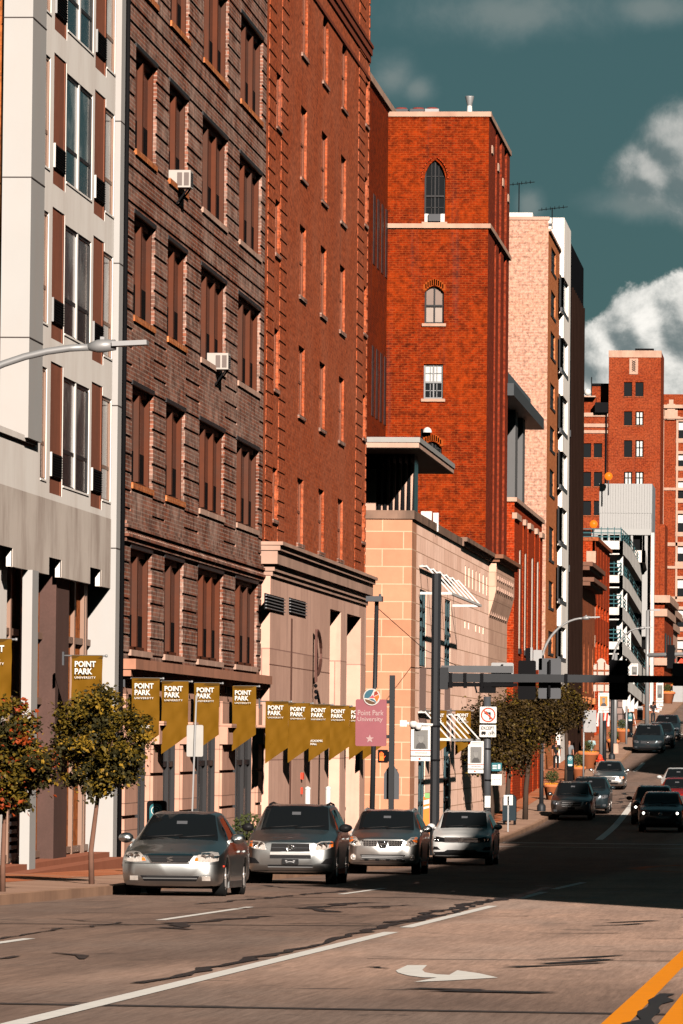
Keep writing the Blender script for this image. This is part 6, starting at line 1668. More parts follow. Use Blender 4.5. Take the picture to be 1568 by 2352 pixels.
# poles and boards in the distance
def simple_pole(px, t, py_top, rad, mat, label, plate_=None, base=None, name='pole'):
    x_, Y_, z_ = place(px, t); zt = atY(px, py_top, Y_)[1]
    r = thing(name, (x_, Y_, z_), label, 'pole'); a_ = MB(); a_.tube([(x_,Y_,z_),(x_,Y_,zt)], rad, 8); a_.build('shaft', M[mat], r)
    if plate_:
        X0, Z1 = atY(plate_[0], plate_[2], Y_-.08); X1, Z0 = atY(plate_[1], plate_[3], Y_-.08); a_ = MB(); rrect(a_, X0, X1, Z0, Z1, Y_-.1, Y_-.07, .04); a_.build('plate', M[plate_[4]], r, fix=True)
    if base: a_ = MB(); a_.lathe([(base,z_),(base*.85,z_+base*2.4),(0,z_+base*2.4)], (x_,Y_,0), 8); a_.build('footing', M['stone_trim'], r)
    return r
simple_pole(1339, 12.5, 1640, .05, 'galv', 'thin grey sign pole left of the man in light blue', (1341, 1369, 1631, 1682, 'galv'))
simple_pole(1387, 12.6, 1655, .11, 'mast_paint', 'dark slim pole behind the red hydrant')
simple_pole(1411, 12.8, 1500, .12, 'galv', 'pale round light pole with a stone footing above the silver saloon', None, .26)
simple_pole(1437, 12.7, 1622, .07, 'galv', 'thin pale pole between the arched boards and the man in black')
simple_pole(1540, 13, 1585, .07, 'galv', 'thin pale pole beside the far planters', (1545, 1568, 1565, 1640, 'galv'))
# far mast with its arm
xf, Yf, zf = place(1484, 12.6); zt_ = atY(1484, 1402, Yf)[1]
r = thing('signal_mast', (xf, Yf, zf), 'pale distant signal mast with a short arm, in front of the garage end', 'mast')
a_ = MB(); a_.tube([(xf,Yf,zf),(xf,Yf,zt_)], [.18,.13], 10); a_.build('pole', M['galv'], r)
za = atY(1520, 1504, Yf)[1]; a_ = MB(); a_.tube([(xf, Yf, za-.05), (xf+7, Yf, za+.25)], [.17,.11], 10); a_.build('arm', M['galv'], r)
X0, zc = atY(1538, 1505, Yf-.2); a_ = MB(); a_.box(X0-.2, X0+.35, Yf-.3, Yf-.1, zc-.95, zc+.75); a_.build('signal_head', M['black_metal'], r)
a_ = MB(); a_.tube([(xf, Yf, zt_), (xf+.4, Yf, zt_+.02)], .05, 6); a_.obox((xf+.55, Yf, zt_+.03), (1,0,0), (0,1,0), (0,0,1), .35, .12, .06); a_.build('lamp_head', M['galv'], r)
poster(1448, 1465, 1524, 1562, Yf-.4, 'small white portrait poster before the parking garage parapet')
poster(1374, 1398, 1591, 1637, 345, 'white poster with an orange picture, right of the tree crown', True)
poster(1507, 1523, 1563, 1622, 430, 'narrow white poster far up the hill near the right edge')
# arched board (back), striped awning, arched boards
X0, Z1 = atY(1363, 1528, 352); X1, Z0 = atY(1398, 1588, 352)
r = thing('arched_sign', ((X0+X1)/2, 352, Z0), 'large pale arched sign board against the red brick strips', 'sign')
a_ = MB(); c_ = (X0+X1)/2; hw_ = (X1-X0)/2
pts = [(X0,352,Z0),(X1,352,Z0),(X1,352,Z1)] + [(c_+hw_*.6*math.cos(math.pi*k/10), 352, Z1+.1+hw_*.7*math.sin(math.pi*k/10)) for k in range(11)] + [(X0,352,Z1)]
a_.prism(pts, (0,0,0), (0,.25,0)); a_.build('board', plain('pale_board', (.5,.38,.33), .7), r, fix=True)
a_ = MB()
for f in (.25, .72): a_.box(X0+(X1-X0)*f-.03, X0+(X1-X0)*f+.03, 351.93, 351.99, Z0, Z1+.2)
for f in (.3, .8): a_.box(X0, X1, 351.94, 351.985, Z0+(Z1-Z0)*f-.05, Z0+(Z1-Z0)*f+.05)
a_.build('frame_bar', M['brownstone'], r)
a_ = MB(); a_.tube([(c_, 352.4, gz(352)), (c_, 352.4, Z1)], .12, 8); a_.build('support', M['galv'], r)
X0, Z1 = atY(1366, 1637, 356); X1, Z0 = atY(1398, 1668, 356)
r = thing('striped_awning', ((X0+X1)/2, 356, Z0), 'red and white striped awning below the orange picture poster', 'awning')
a_ = MB(); a_.prism([(X0, 356, Z0),(X0, 356, Z0+.25),(X0, 357.4, Z1),(X0, 357.4, Z1-.2)], (0,0,0), (X1-X0,0,0)); a_.build('cloth', M['red_paint'], r, fix=True)
a_ = MB()
for k in range(4): a_.prism([(X0+.1+k*.23, 355.99, Z0-.01),(X0+.1+k*.23, 355.99, Z0+.26),(X0+.1+k*.23, 357.39, Z1+.02),(X0+.1+k*.23, 357.39, Z1-.1)], (0,0,0), (.12,0,0))
a_.build('white_stripe', M['white_print'], r, fix=True)
for k, (px0, px1) in enumerate(((1417, 1443),)):
    Yb = at_t(1430, 14.2, 1690); X0, Z1 = atY(px0, 1661, Yb); X1 = atY(px1, 1661, Yb)[0]; c_ = (X0+X1)/2; hw_ = (X1-X0)/2
    r = thing('arched_board', (c_, Yb, sz(Yb, 14.2)), 'grey arch topped board standing on the pavement behind the planters', 'board')
    a_ = MB(); pts = [(X0, Yb, sz(Yb,14.2)),(X1, Yb, sz(Yb,14.2))] + [(c_+hw_*math.cos(math.pi*k2/12), Yb, Z1-hw_+hw_*math.sin(math.pi*k2/12)) for k2 in range(13)]
    a_.prism(pts, (0,0,0), (0,.3,0)); a_.build('board', M['grey_metal'], r, fix=True)
    a_ = MB(); pts = [(c_+(hw_-.12)*math.cos(math.pi*k2/12), Yb-.004, Z1-hw_+(hw_-.12)*math.sin(math.pi*k2/12)) for k2 in range(13)] + [(X0+.12, Yb-.004, sz(Yb,14.2)+.6),(X1-.12, Yb-.004, sz(Yb,14.2)+.6)]
    a_.prism(pts, (0,0,0), (0,-.02,0)); a_.build('panel', plain('dark_grey_blue_panel', (.05,.07,.08), .5), r, fix=True)
Yb = at_t(1474, 13.6, 1650); X0, Z1 = atY(1463, 1622, Yb); X1 = atY(1476, 1622, Yb)[0]
r = thing('grey_cabinet', ((X0+X1)/2, Yb, sz(Yb, 13.6)), 'tall grey speckled board beside the far signal mast', 'cabinet'); a_ = MB(); a_.box(X0, X1, Yb, Yb+.3, sz(Yb,13.6), Z1); a_.build('body', M['galv'], r); a_ = MB(); a_.box(X0+.05, X1-.05, Yb-.02, Yb-.002, sz(Yb,13.6)+.2, Z1-.15); a_.build('door', M['grey_metal'], r)
# barricades
Yb = at_t(1452, 13.2, 1640)
for k, dx in enumerate((0, .45)):
    xb = atY(1446, 1640, Yb)[0] + dx; zb_ = sz(Yb, 13)
    r = thing('barricade', (xb, Yb+k*.5, zb_), ('white and red slanted barricade panel beside the man in black', 'white and red barricade panel leaning behind the first one')[k], 'barricade', 'barricade panels on the pavement')
    a_ = MB(); a_.bar((xb-.2, Yb+k*.5, zb_+1.3), (xb+.05, Yb+k*.5, zb_+.1), .16, .04); a_.build('panel', M['white_print'], r); a_ = MB()
    for q in (.3, .6): a_.bar((xb-.2+.25*q, Yb+k*.5-.03, zb_+1.3-1.2*q), (xb-.2+.25*(q+.12), Yb+k*.5-.03, zb_+1.3-1.2*(q+.12)), .16, .02)
    a_.build('red_stripe', M['red_paint'], r)
X0, Z1 = atY(972, 1830, 181); X1, Z0 = atY(986, 1868, 181)
r = thing('orange_notice', ((X0+X1)/2, 181, Z0), 'orange and white notice board low beside the mast foot', 'sign'); a_ = MB(); a_.box(X0, X1, 181, 181.04, Z0-.9, Z1); a_.build('board', M['orange_paint'], r)
a_ = MB(); 
for f in (.35, .62, .75): a_.obox(((X0+X1)/2, 180.99, Z0+(Z1-Z0)*f), (1,0,.25), (0,1,0), (0,0,1), .09, .005, .035)
a_.build('white_patch', M['white_print'], r)
a_ = MB(); a_.box(X0+.05, X1, 180.98, 181.0, Z1-.05, Z1+.12); a_.build('green_tab', plain('green_tab', (.2,.4,.15), .6), r)
# ------------------------------------------------------------------ trees
def leafmat(name, c, c2):
    c, c2 = al(c), al(c2)
    m, nt, b = newmat(name); tc = N(nt, 'ShaderNodeTexCoord')
    nt.links.new(mixc(nt, noise(nt, tc.outputs['Object'], 4, 3, .7), c, c2), b.inputs['Base Color'])
    b.inputs['Roughness'].default_value = .55; b.inputs['Specular IOR Level'].default_value = .1
    return m
M['leaf_a'] = leafmat('olive_leaf', (.05,.038,.005), (.14,.092,.010)); M['leaf_b'] = leafmat('dark_green_leaf', (.016,.016,.006), (.04,.034,.01)); M['leaf_c'] = leafmat('golden_leaf', (.17,.1,.01), (.27,.165,.018))
M['leaf_r'] = leafmat('red_autumn_leaf', (.2,.022,.006), (.3,.06,.012)); M['leaf_l'] = leafmat('locust_leaf', (.035,.022,.007), (.07,.042,.012)); M['leaf_m'] = leafmat('brown_green_leaf', (.02,.015,.007), (.045,.027,.009))
def tree(name, x, Y, z0, zc0, zc1, rx, label, seed, nclump, nleaf, ls, mats, wts, group, trunk_r=.05, cx=0, clump_r=.22, bark='bark', flat=.7, lean=0):
    rnd = random.Random(seed)
    r = thing(name, (x, Y, z0), label, 'tree', group)
    cz = (zc0+zc1)/2; rz = (zc1-zc0)/2; C_ = Vector((x+cx, Y, cz))
    tr = MB(); top = Vector((x+cx*.8, Y, cz+rz*.3)); fork = Vector((x+cx*.5+lean, Y, zc0+rz*.2))
    tr.tube([(x, Y, z0), (x+lean*.4+rnd.uniform(-.03,.03), Y, (z0*.6+fork.z*.4)), tuple(fork), tuple(top)], [trunk_r*1.15, trunk_r, trunk_r*.8, trunk_r*.3], 8)
    clumps = []
    for i in range(nclump):
        while True:
            u = Vector((rnd.uniform(-1,1), rnd.uniform(-1,1), rnd.uniform(-1,1)))
            L = u.length
            if .25 < L < 1 and (u.z > -flat or L < .8): break
        u *= (.62 + .62*rnd.random()**1.5) if L > .6 else 1
        k = 1 - .5*max(0, u.z) - .22*max(0, -u.z)
        p = C_ + Vector((u.x*rx*k, u.y*rx*k, u.z*rz)); clumps.append(p)
        if i % 3 == 0 or i < 12:
            s = fork.lerp(top, rnd.random()); mid = s.lerp(p, .5) + Vector((0,0,-.06))
            tr.tube([tuple(s), tuple(mid), tuple(s.lerp(p, .95))], [trunk_r*.3, trunk_r*.2, trunk_r*.08], 5, cap=False)
    tr.build('trunk', M[bark], r)
    cr = MB(); idx = []
    for p in clumps:
        mi = rnd.choices(range(len(mats)), wts(p, C_, rx, rz))[0]
        cr_ = clump_r*rnd.uniform(.6, 1.3)
        for _ in range(int(nleaf*rnd.uniform(.6, 1.3))):
            o = Vector((rnd.gauss(0,1), rnd.gauss(0,1), rnd.gauss(0,.75)))*cr_*.55
            q = p + o; out = (q - C_).normalized()
            d = (Vector((rnd.gauss(0,1), rnd.gauss(0,1), rnd.gauss(0,.7))) + out*.5 + Vector((0,0,-.4))).normalized()
            up = Vector((rnd.gauss(0,.6), rnd.gauss(0,.6), 1)).normalized(); e = d.cross(up)
            if e.length < .1: continue
            e.normalize(); f = e.cross(d); ss = ls*rnd.uniform(.6, 1.35)
            a, b_ = d*ss, e*ss*.42
            t_ = f*ss*.12
            n0 = len(cr.v)
            cr.v += [tuple(q-a*.5), tuple(q+b_+t_), tuple(q+a*.6), tuple(q-b_+t_)]
            cr.f += [(n0, n0+1, n0+2), (n0, n0+2, n0+3)]; cr.sm += [False, False]
            m2 = mi if rnd.random() < .75 else rnd.randrange(len(mats)); idx += [m2, m2]
    o = cr.build('crown', None, r)
    for m_ in mats: o.data.materials.append(M[m_])
    o.data.polygons.foreach_set('material_index', idx); o.data.update()
    return r
def W_top(p, C_, rx, rz):       # three kinds in fixed shares, the same all through the crown
    return (5, 4.5, 1.4)
x_, Y_, z_ = place(212, 12.5); zc0 = atY(230, 1868, Y_)[1]; zc1 = atY(230, 1552, Y_)[1]
tree('street_tree', x_, Y_, z_, zc0, zc1, .98, 'young olive green street tree with a thin trunk, before the gap between two blocks', 3, 175, 100, .072, ['leaf_a','leaf_b','leaf_c'], W_top, 'young street trees', .045, .17, .17)
x_, Y_, z_ = place(8, 12.4); zc0 = atY(8, 1900, Y_)[1]; zc1 = atY(8, 1625, Y_)[1]
def W_red(p, C_, rx, rz): return (4, 5, .8, 4 if (p.x-C_.x > rx*.2 and p.z > C_.z) else .3)
tree('street_tree', x_, Y_, z_, zc0, zc1, .86, 'young street tree with red leaves on one side, cut by the left edge', 11, 150, 95, .075, ['leaf_a','leaf_b','leaf_c','leaf_r'], W_red, 'young street trees', .04, .03, .17)
def W_loc(p, C_, rx, rz): return (4, 5, .5)
LM = ['leaf_l', 'leaf_m', 'leaf_a']
for k, (px, t, cpx, cpy, rpx, rpy, lab) in enumerate((
        (1128, 13.2, 1118, 1705, 50, 88, 'feathery dark tree nearest the no left turn pole'),
        (1166, 13.2, 1172, 1688, 58, 96, 'feathery dark tree in the middle of the row, behind the black signal'),
        (1206, 12.7, 1232, 1648, 62, 66, 'feathery dark tree with a bare black trunk beside the lamp shaft'),
        (1300, 13.4, 1298, 1632, 46, 50, 'small feathery tree farther up, above the walking people'))):
    x_, Y_, z_ = place(px, t); X, Zc = atY(cpx, cpy, Y_); s = pxm(Y_)
    tree('locust_tree', x_, Y_, z_, Zc-rpy/s, Zc+rpy/s, rpx/s*1.05, lab, 20+k, 100, 190, .125, LM, W_loc, 'feathery trees along the far kerb', .11, X-x_, .5, 'bark_dark', .5)
x_, Y_, z_ = place(1548, 13.4); X, Zc = atY(1545, 1560, Y_); s = pxm(Y_)
tree('locust_tree', x_, Y_, z_, Zc-30/s, Zc+30/s, 14/s, 'thin dark tree far up the hill near the right edge', 31, 25, 40, .25, LM, W_loc, 'feathery trees along the far kerb', .12, X-x_, .6, 'bark_dark', .5)
# ------------------------------------------------------------------ vehicles (front at y = 0, rear at y = L, wheels on z = 0)
def hermite(P, y):
    if y <= P[0][0]: return P[0][1]
    for i in range(len(P)-1):
        if y <= P[i+1][0]:
            y0, d0 = P[i]; y1, d1 = P[i+1]; h = y1-y0; s = (y-y0)/h
            def sl(j):
                if j == 0 or j == len(P)-1:
                    k = 0 if j == 0 else len(P)-2
                    return (P[k+1][1]-P[k][1])/(P[k+1][0]-P[k][0])
                a = (P[j][1]-P[j-1][1])/(P[j][0]-P[j-1][0]); b = (P[j+1][1]-P[j][1])/(P[j+1][0]-P[j][0])
                return 0 if a*b <= 0 else 2*a*b/(a+b)
            m0, m1 = sl(i)*h, sl(i+1)*h
            return (2*s**3-3*s**2+1)*d0 + (s**3-2*s**2+s)*m0 + (-2*s**3+3*s**2)*d1 + (s**3-s**2)*m1
    return P[-1][1]
CARS = {
 'sedan': dict(L=4.5, W=1.725, H=1.445, R=.31, ax=(.86, 3.46), gc=.17, lip=.74, cowl=(1.08, .965), belt=.88, roof=(1.86, 3.0), rt=.56, tail='sedan'),
 'legacy': dict(L=4.73, W=1.73, H=1.43, R=.32, ax=(.92, 3.6), gc=.17, lip=.74, cowl=(1.2, .95), belt=.87, roof=(2.0, 3.1), rt=.56, tail='sedan'),
 'rav': dict(L=4.6, W=1.815, H=1.66, R=.35, ax=(.86, 3.52), gc=.24, lip=.90, cowl=(1.05, 1.13), belt=1.06, roof=(1.75, 3.9), rt=.62, tail='suv'),
 'rogue': dict(L=4.65, W=1.8, H=1.63, R=.35, ax=(.9, 3.6), gc=.24, lip=.92, cowl=(1.08, 1.12), belt=1.04, roof=(1.85, 3.8), rt=.6, tail='suv'),
 'tiguan': dict(L=4.7, W=1.84, H=1.65, R=.36, ax=(.9, 3.68), gc=.24, lip=.92, cowl=(1.15, 1.13), belt=1.06, roof=(1.85, 4.0), rt=.64, tail='suv'),
 'outback': dict(L=4.8, W=1.84, H=1.64, R=.36, ax=(.95, 3.7), gc=.24, lip=.9, cowl=(1.2, 1.08), belt=1.0, roof=(2.0, 4.0), rt=.6, tail='suv'),
 'van': dict(L=5.15, W=2.0, H=1.75, R=.34, ax=(.95, 4.0), gc=.2, lip=.86, cowl=(.95, 1.12), belt=1.05, roof=(1.9, 4.6), rt=.7, tail='suv'),
 'kia': dict(L=4.5, W=1.86, H=1.63, R=.36, ax=(.9, 3.57), gc=.22, lip=.92, cowl=(1.1, 1.12), belt=1.06, roof=(1.85, 3.8), rt=.62, tail='suv'),
}
def car_body(c):
    L, W, H, R_, gc, lip = c['L'], c['W']/2, c['H'], c['R'], c['gc'], c['lip']; cy, cz = c['cowl']; belt = c['belt']; r0, r1 = c['roof']; rt = c['rt']*1.0
    S = []      # y, zb, wb, zm, wm, zs, ws, zt, wt, zc
    S.append((0, gc+.15, .60*W, .52*lip, .70*W, lip-.15, .66*W, lip-.05, .50*W, lip-.045))
    S.append((.05, gc+.07, .76*W, .52*lip, .84*W, lip-.11, .79*W, lip-.025, .58*W, lip-.01))
    S.append((.14, gc+.02, .86*W, .54*lip, .935*W, lip-.07, .89*W, lip+.0, .62*W, lip+.025))
    S.append((.32, gc, .90*W, .56*lip, .98*W, lip-.03, .945*W, lip+.035, .66*W, lip+.065))
    S.append((.62, gc, .92*W, .6*lip, 1.0*W, lip+.03, .97*W, (lip+cz)/2-.0, .70*W, (lip+cz)/2+.03))
    S.append((cy, gc, .93*W, .6*lip, 1.0*W, belt-.03, .985*W, cz-.03, .80*W, cz))
    S.append((r0, gc, .93*W, .62*lip, 1.0*W, belt, .985*W, H-.085, rt/ .8625*W if c['tail'] == 'sedan' else .73*W, H-.035))
    rw = S[-1][8]
    S.append(((r0+r1)/2, gc, .93*W, .62*lip, 1.0*W, belt+.02, .98*W, H-.05, rw*1.01, H))
    if c['tail'] == 'sedan':
        S.append((r1, gc, .93*W, .62*lip, 1.0*W, belt+.03, .975*W, H-.085, rw*.98, H-.035))
        S.append((r1+.72, gc, .93*W, .62*lip, 1.0*W, belt+.04, .96*W, belt+.13, .70*W, belt+.15))
        S.append((L-.25, gc+.03, .9*W, .62*lip, .97*W, belt+.02, .92*W, belt+.1, .66*W, belt+.12))
        S.append((L, gc+.15, .7*W, .62*lip, .78*W, belt-.1, .74*W, belt-.02, .5*W, belt))
    else:
        S.append((r1, gc, .93*W, .62*lip, 1.0*W, belt+.04, .975*W, H-.07, rw*.98, H-.02))
        S.append((L-.32, gc, .92*W, .62*lip, .98*W, belt+.05, .95*W, H-.16, rw*.94, H-.1))
        S.append((L-.08, gc+.05, .86*W, .62*lip, .93*W, belt, .88*W, belt+.2, .72*W, belt+.24))
        S.append((L, gc+.15, .75*W, .62*lip, .82*W, belt-.15, .78*W, belt-.02, .6*W, belt))
    tracks = [[(s[0], s[i]) for s in S] for i in range(1, 10)]
    ybr = sorted({0, .025, .05, .09, .14, .22, .32, .45, .62, cy-.02, cy, cy+.05, r0-.06, r0, r0+.05, (r0+r1)/2-.05, (r0+r1)/2+.05, r1, S[-3][0], S[-2][0], L-.15, L-.05, L,
                  *[a+d*c['R']*1.18 for a in c['ax'] for d in (-1, -.92, -.75, -.5, -.25, 0, .25, .5, .75, .92, 1)], *[cy+(r0-cy)*k/6 for k in range(1, 6)], *[r0+(r1-r0)*k/8 for k in range(1, 8)], r1+.2, r1+.4, r1+.6, .75, .9})
    ys = [y for y in ybr if 0 <= y <= L]; ys = [y for i, y in enumerate(ys) if i == 0 or y-ys[i-1] > .008]
    def section(y):
        zb, wb, zm, wm, zs, ws, zt, wt, zc = [hermite(t, y) for t in tracks]
        K = [(0, zb), (wb*.6, zb), (wb, zb+.02), (wm, zm), (ws, zs), (wt, zt), (wt*.55, zt+(zc-zt)*.75), (0, zc)]
        out = []
        def cr(p0, p1, p2, p3, t, ten=.5):
            return tuple(.5*((2*p1[i]) + (-p0[i]+p2[i])*t + (2*p0[i]-5*p1[i]+4*p2[i]-p3[i])*t*t + (-p0[i]+3*p1[i]-3*p2[i]+p3[i])*t**3) for i in (0, 1))
        cnt = [1, 1, 3, 4, 8, 3, 3]
        tags = []
        for i in range(7):
            p1, p2 = K[i], K[i+1]; p0 = K[i-1] if i else (-K[1][0], K[1][1]); p3 = K[i+2] if i < 6 else (-K[6][0], K[6][1])
            tl = [k/cnt[i] for k in range(cnt[i])]
            if i == 4: tl = [0, .05, .14, .3, .5, .7, .86, .95]
            if i == 5: tl = [0, .1, .5]
            for t in tl:
                q = cr(p0, p1, p2, p3, t)
                if i == 4:      # keep flanks of the cabin nearly straight
                    lin = (p1[0]+(p2[0]-p1[0])*t, p1[1]+(p2[1]-p1[1])*t); q = (lin[0]*.75+q[0]*.25, lin[1]*.75+q[1]*.25)
                out.append(q); tags.append((i, t))
        out.append(K[7]); tags.append((7, 0))
        # wheel arch
        for a in c['ax']:
            Ra = R_*1.17
            if abs(y-a) < Ra:
                za = R_ + math.sqrt(Ra*Ra-(y-a)**2)
                out = [(x, max(z, za)) if g[0] <= 3 and z < za else (x, z) for (x, z), g in zip(out, tags)]
        return out, tags
    rows = [section(y) for y in ys]
    return ys, rows
def project_patch(bvh, poly, off, name, mat, parent, step=.05, thick=0, back=False):
    b = bmesh.new(); vs_ = [b.verts.new((p[0], 0, p[1])) for p in poly]; b.faces.new(vs_)
    xs = [p[0] for p in poly]; zs = [p[1] for p in poly]
    x = min(xs)+step
    while x < max(xs): bmesh.ops.bisect_plane(b, geom=b.verts[:]+b.edges[:]+b.faces[:], plane_co=(x,0,0), plane_no=(1,0,0)); x += step
    z = min(zs)+step
    while z < max(zs): bmesh.ops.bisect_plane(b, geom=b.verts[:]+b.edges[:]+b.faces[:], plane_co=(0,0,z), plane_no=(0,0,1)); z += step
    for v in b.verts:
        h = bvh.ray_cast(Vector((v.co.x, -2, v.co.z)), Vector((0,1,0)))
        if h[0] is None or h[0].y > 1.2:
            n_ = bvh.find_nearest(Vector((v.co.x, .2, v.co.z))); y = n_[0].y if n_[0] else .2; v.co.x = n_[0].x; v.co.z = n_[0].z
        else: y = h[0].y
        v.co.y = y - off
    # close the rim back to the body
    be = [e for e in b.edges if e.is_boundary]
    r_ = bmesh.ops.extrude_edge_only(b, edges=be)
    for v in [g for g in r_['geom'] if isinstance(g, bmesh.types.BMVert)]: v.co.y += off + .01
    bmesh.ops.recalc_face_normals(b, faces=b.faces)
    me = bpy.data.meshes.new(name); b.to_mesh(me); b.free(); me.materials.append(mat)
    o = bpy.data.objects.new(name, me); COL.objects.link(o); o.parent = parent
    return o
def mir(poly): return [(-x, z) for x, z in reversed(poly)]
def make_car(kind, pmat, name, label, cat, group=None, rails=None, mirror='paint', plate=None, lod=2, lit=False, face=None, glassm=None):
    c = CARS[kind]; L, W, H, R_ = c['L'], c['W']/2, c['H'], c['R']; P_ = M[pmat]; cy, cz = c['cowl']; r0, r1 = c['roof']
    root = thing(name, (0,0,0), label, cat, group)
    ys, rows = car_body(c)
    n = len(rows[0][0]); tags = rows[0][1]
    groups = {'body': MB(), 'windscreen': MB(), 'side_window': MB(), 'side_window2': MB(), 'rear_window': MB(), 'sill': MB()}
    allv = MB()
    mid = (r0+r1)/2
    def cls(y0, y1, g0, g1, side):
        ym = (y0+y1)/2; i, t = g0
        tm = (g0[1]+ (g1[1] if g1[0] == g0[0] else 1))/2
        if ym > cy+.02 and ym < r0-.03 and (i == 5 and t >= .09 or i == 6): return 'windscreen'
        ystart = cy+.12+(r0-cy-.02)*tm; yend = (r1+.62-.55*tm) if c['tail'] == 'sedan' else (L-.5-.25*tm)
        if i == 4 and .05 <= t < .86 and ystart < ym < yend and not (mid-.06 < ym < mid+.06): return 'side_window' if side > 0 else 'side_window2'
        if c['tail'] == 'sedan' and r1+.06 < ym < r1+.66 and (i == 5 and t >= .09 or i == 6): return 'rear_window'
        if c['tail'] != 'sedan' and L-.3 < ym < L-.1 and (i == 5 and t >= .09 or i == 6): return 'rear_window'
        return 'body'
    for side in (1, -1):
        for j in range(len(ys)-1):
            A_, B_ = rows[j][0], rows[j+1][0]
            for k in range(n-1):
                q = [(side*A_[k][0], ys[j], A_[k][1]), (side*A_[k+1][0], ys[j], A_[k+1][1]), (side*B_[k+1][0], ys[j+1], B_[k+1][1]), (side*B_[k][0], ys[j+1], B_[k][1])]
                if side > 0: q = q[::-1]
                g = groups[cls(ys[j], ys[j+1], tags[k], tags[k+1], side)]
                g.quad(*q); g.sm[-1] = True; allv.quad(*q)
        for j, fl in ((0, 1), (len(ys)-1, -1)):
            A_ = rows[j][0]
            pts = [(side*x, ys[j], z) for x, z in A_]
            if side*fl < 0: pts = pts[::-1]
            groups['body'].poly(pts); allv.poly(pts)
    def weld(mb, nm, mat, par):
        me = mb.mesh(nm); b = bmesh.new(); b.from_mesh(me); bmesh.ops.remove_doubles(b, verts=b.verts, dist=.0008); bmesh.ops.dissolve_degenerate(b, edges=b.edges, dist=.0005); bmesh.ops.recalc_face_normals(b, faces=b.faces)
        for f in b.faces: f.smooth = True
        b.to_mesh(me); b.free(); me.materials.append(mat); o = bpy.data.objects.new(nm, me); COL.objects.link(o); o.parent = par; return o
    body = weld(groups['body'], 'body', P_, root)
    gm = glassm or M['car_glass']
    ws = weld(groups['windscreen'], 'windscreen', gm, root)
    for k in ('side_window', 'side_window2', 'rear_window'):
        if groups[k].f: weld(groups[k], 'side_window' if k != 'rear_window' else k, gm, root)
    bvh = BVHTree.FromPolygons([Vector(v) for v in allv.v], allv.f)
    # underbody
    ub = MB(); ub.box(-W*.8, W*.8, .35, L-.35, c['gc']-.03, R_*1.6)
    for a in c['ax']: ub.box(-W+.24, W-.24, a-.07, a+.07, R_-.06, R_+.05)
    ub.build('underbody', M['black_plastic'], root)
    # wheels
    for a in c['ax']:
        for s in (-1, 1):
            xo, xi = s*(W-.02), s*(W-.23)
            tw = MB(); tw.lathe([(R_*.62, xi), (R_*.95, xi), (R_, xi+s*.03), (R_, xo-s*.03), (R_*.96, xo), (R_*.68, xo+s*.004), (R_*.66, xo-s*.03), (R_*.66, xi)], (0, a, R_), 22, 'x')
            wo = tw.build('wheel', M['tyre'], root, fix=True)
            rm = MB(); rm.lathe([(R_*.66, xo-s*.03), (R_*.63, xo-s*.005), (R_*.58, xo-s*.03), (R_*.57, xo-s*.09), (0, xo-s*.1)], (0, a, R_), 22, 'x')
            for k in range(5):
                an = 2*math.pi*k/5+.3
                rm.bar((xo-s*.03, a+math.cos(an)*R_*.1, R_+math.sin(an)*R_*.1), (xo-s*.02, a+math.cos(an)*R_*.6, R_+math.sin(an)*R_*.6), .075, .04)
            rm.lathe([(R_*.16, xo-s*.05), (R_*.15, xo-s*.015), (0, xo-s*.01)], (0, a, R_), 12, 'x')
            rm.build('rim', M['rim'], wo, fix=True)
    # door mirrors
    for s in (-1, 1):
        m_ = MB(); zc = c['belt']+.1; y0 = cy+.42
        pts = []
        m_.lathe([(0,-.07),(.07,-.06),(.105,-.02),(.11,.03),(.1,.06),(0,.065)], (0,0,0), 12, 'y')
        m_.v = [(s*(W+.1)+v[0]*1.18, y0+v[1]*1.2, zc+v[2]*.82) for v in m_.v]
        if s < 0: m_.f = [f[::-1] for f in m_.f]
        m_.bar((s*(W-.06), y0+.03, zc-.05), (s*(W+.05), y0+.03, zc-.03), .05)
        m_.build('mirror', P_ if mirror == 'paint' else M['black_plastic'], root)
    # door lines and handles on the flanks
    if lod > 1:
        for s in (-1, 1):
            for y0 in (r0+.55, (r0+r1)/2+.78):
                h_ = MB(); hx = bvh.ray_cast(Vector((s*3, y0, c['belt']-.12)), Vector((-s,0,0)))[0]
                if hx: h_.box(hx.x-s*.01, hx.x+s*.03, y0-.1, y0+.1, c['belt']-.135, c['belt']-.105); h_.build('door_handle', P_, root)
            sk = MB(); sk.box(s*(W*.9), s*(W*.99), c['ax'][0]+R_*1.2, c['ax'][1]-R_*1.2, c['gc']-.02, c['gc']+.09); sk.build('side_skirt', P_ if kind == 'sedan' else M['black_plastic'], root)
    if rails:
        for s in (-1, 1):
            rr = MB(); xr_ = s*(W*.66 if c['tail'] != 'sedan' else W*.6); zr = H-.04
            rr.tube([(xr_, r0+.1, zr-.03), (xr_, r0+.25, zr+.02), (xr_, mid, zr+.06), (xr_, r1-.2, zr+.03), (xr_, r1+.1, zr-.05)], .022, 8); rr.build('roof_rail', M[rails], root)
    PP = lambda poly, off, nm, mat, par=root, st=.06: project_patch(bvh, poly, off, nm, M[mat] if isinstance(mat, str) else mat, par, st)
    if face: face(root, PP, bvh, c)
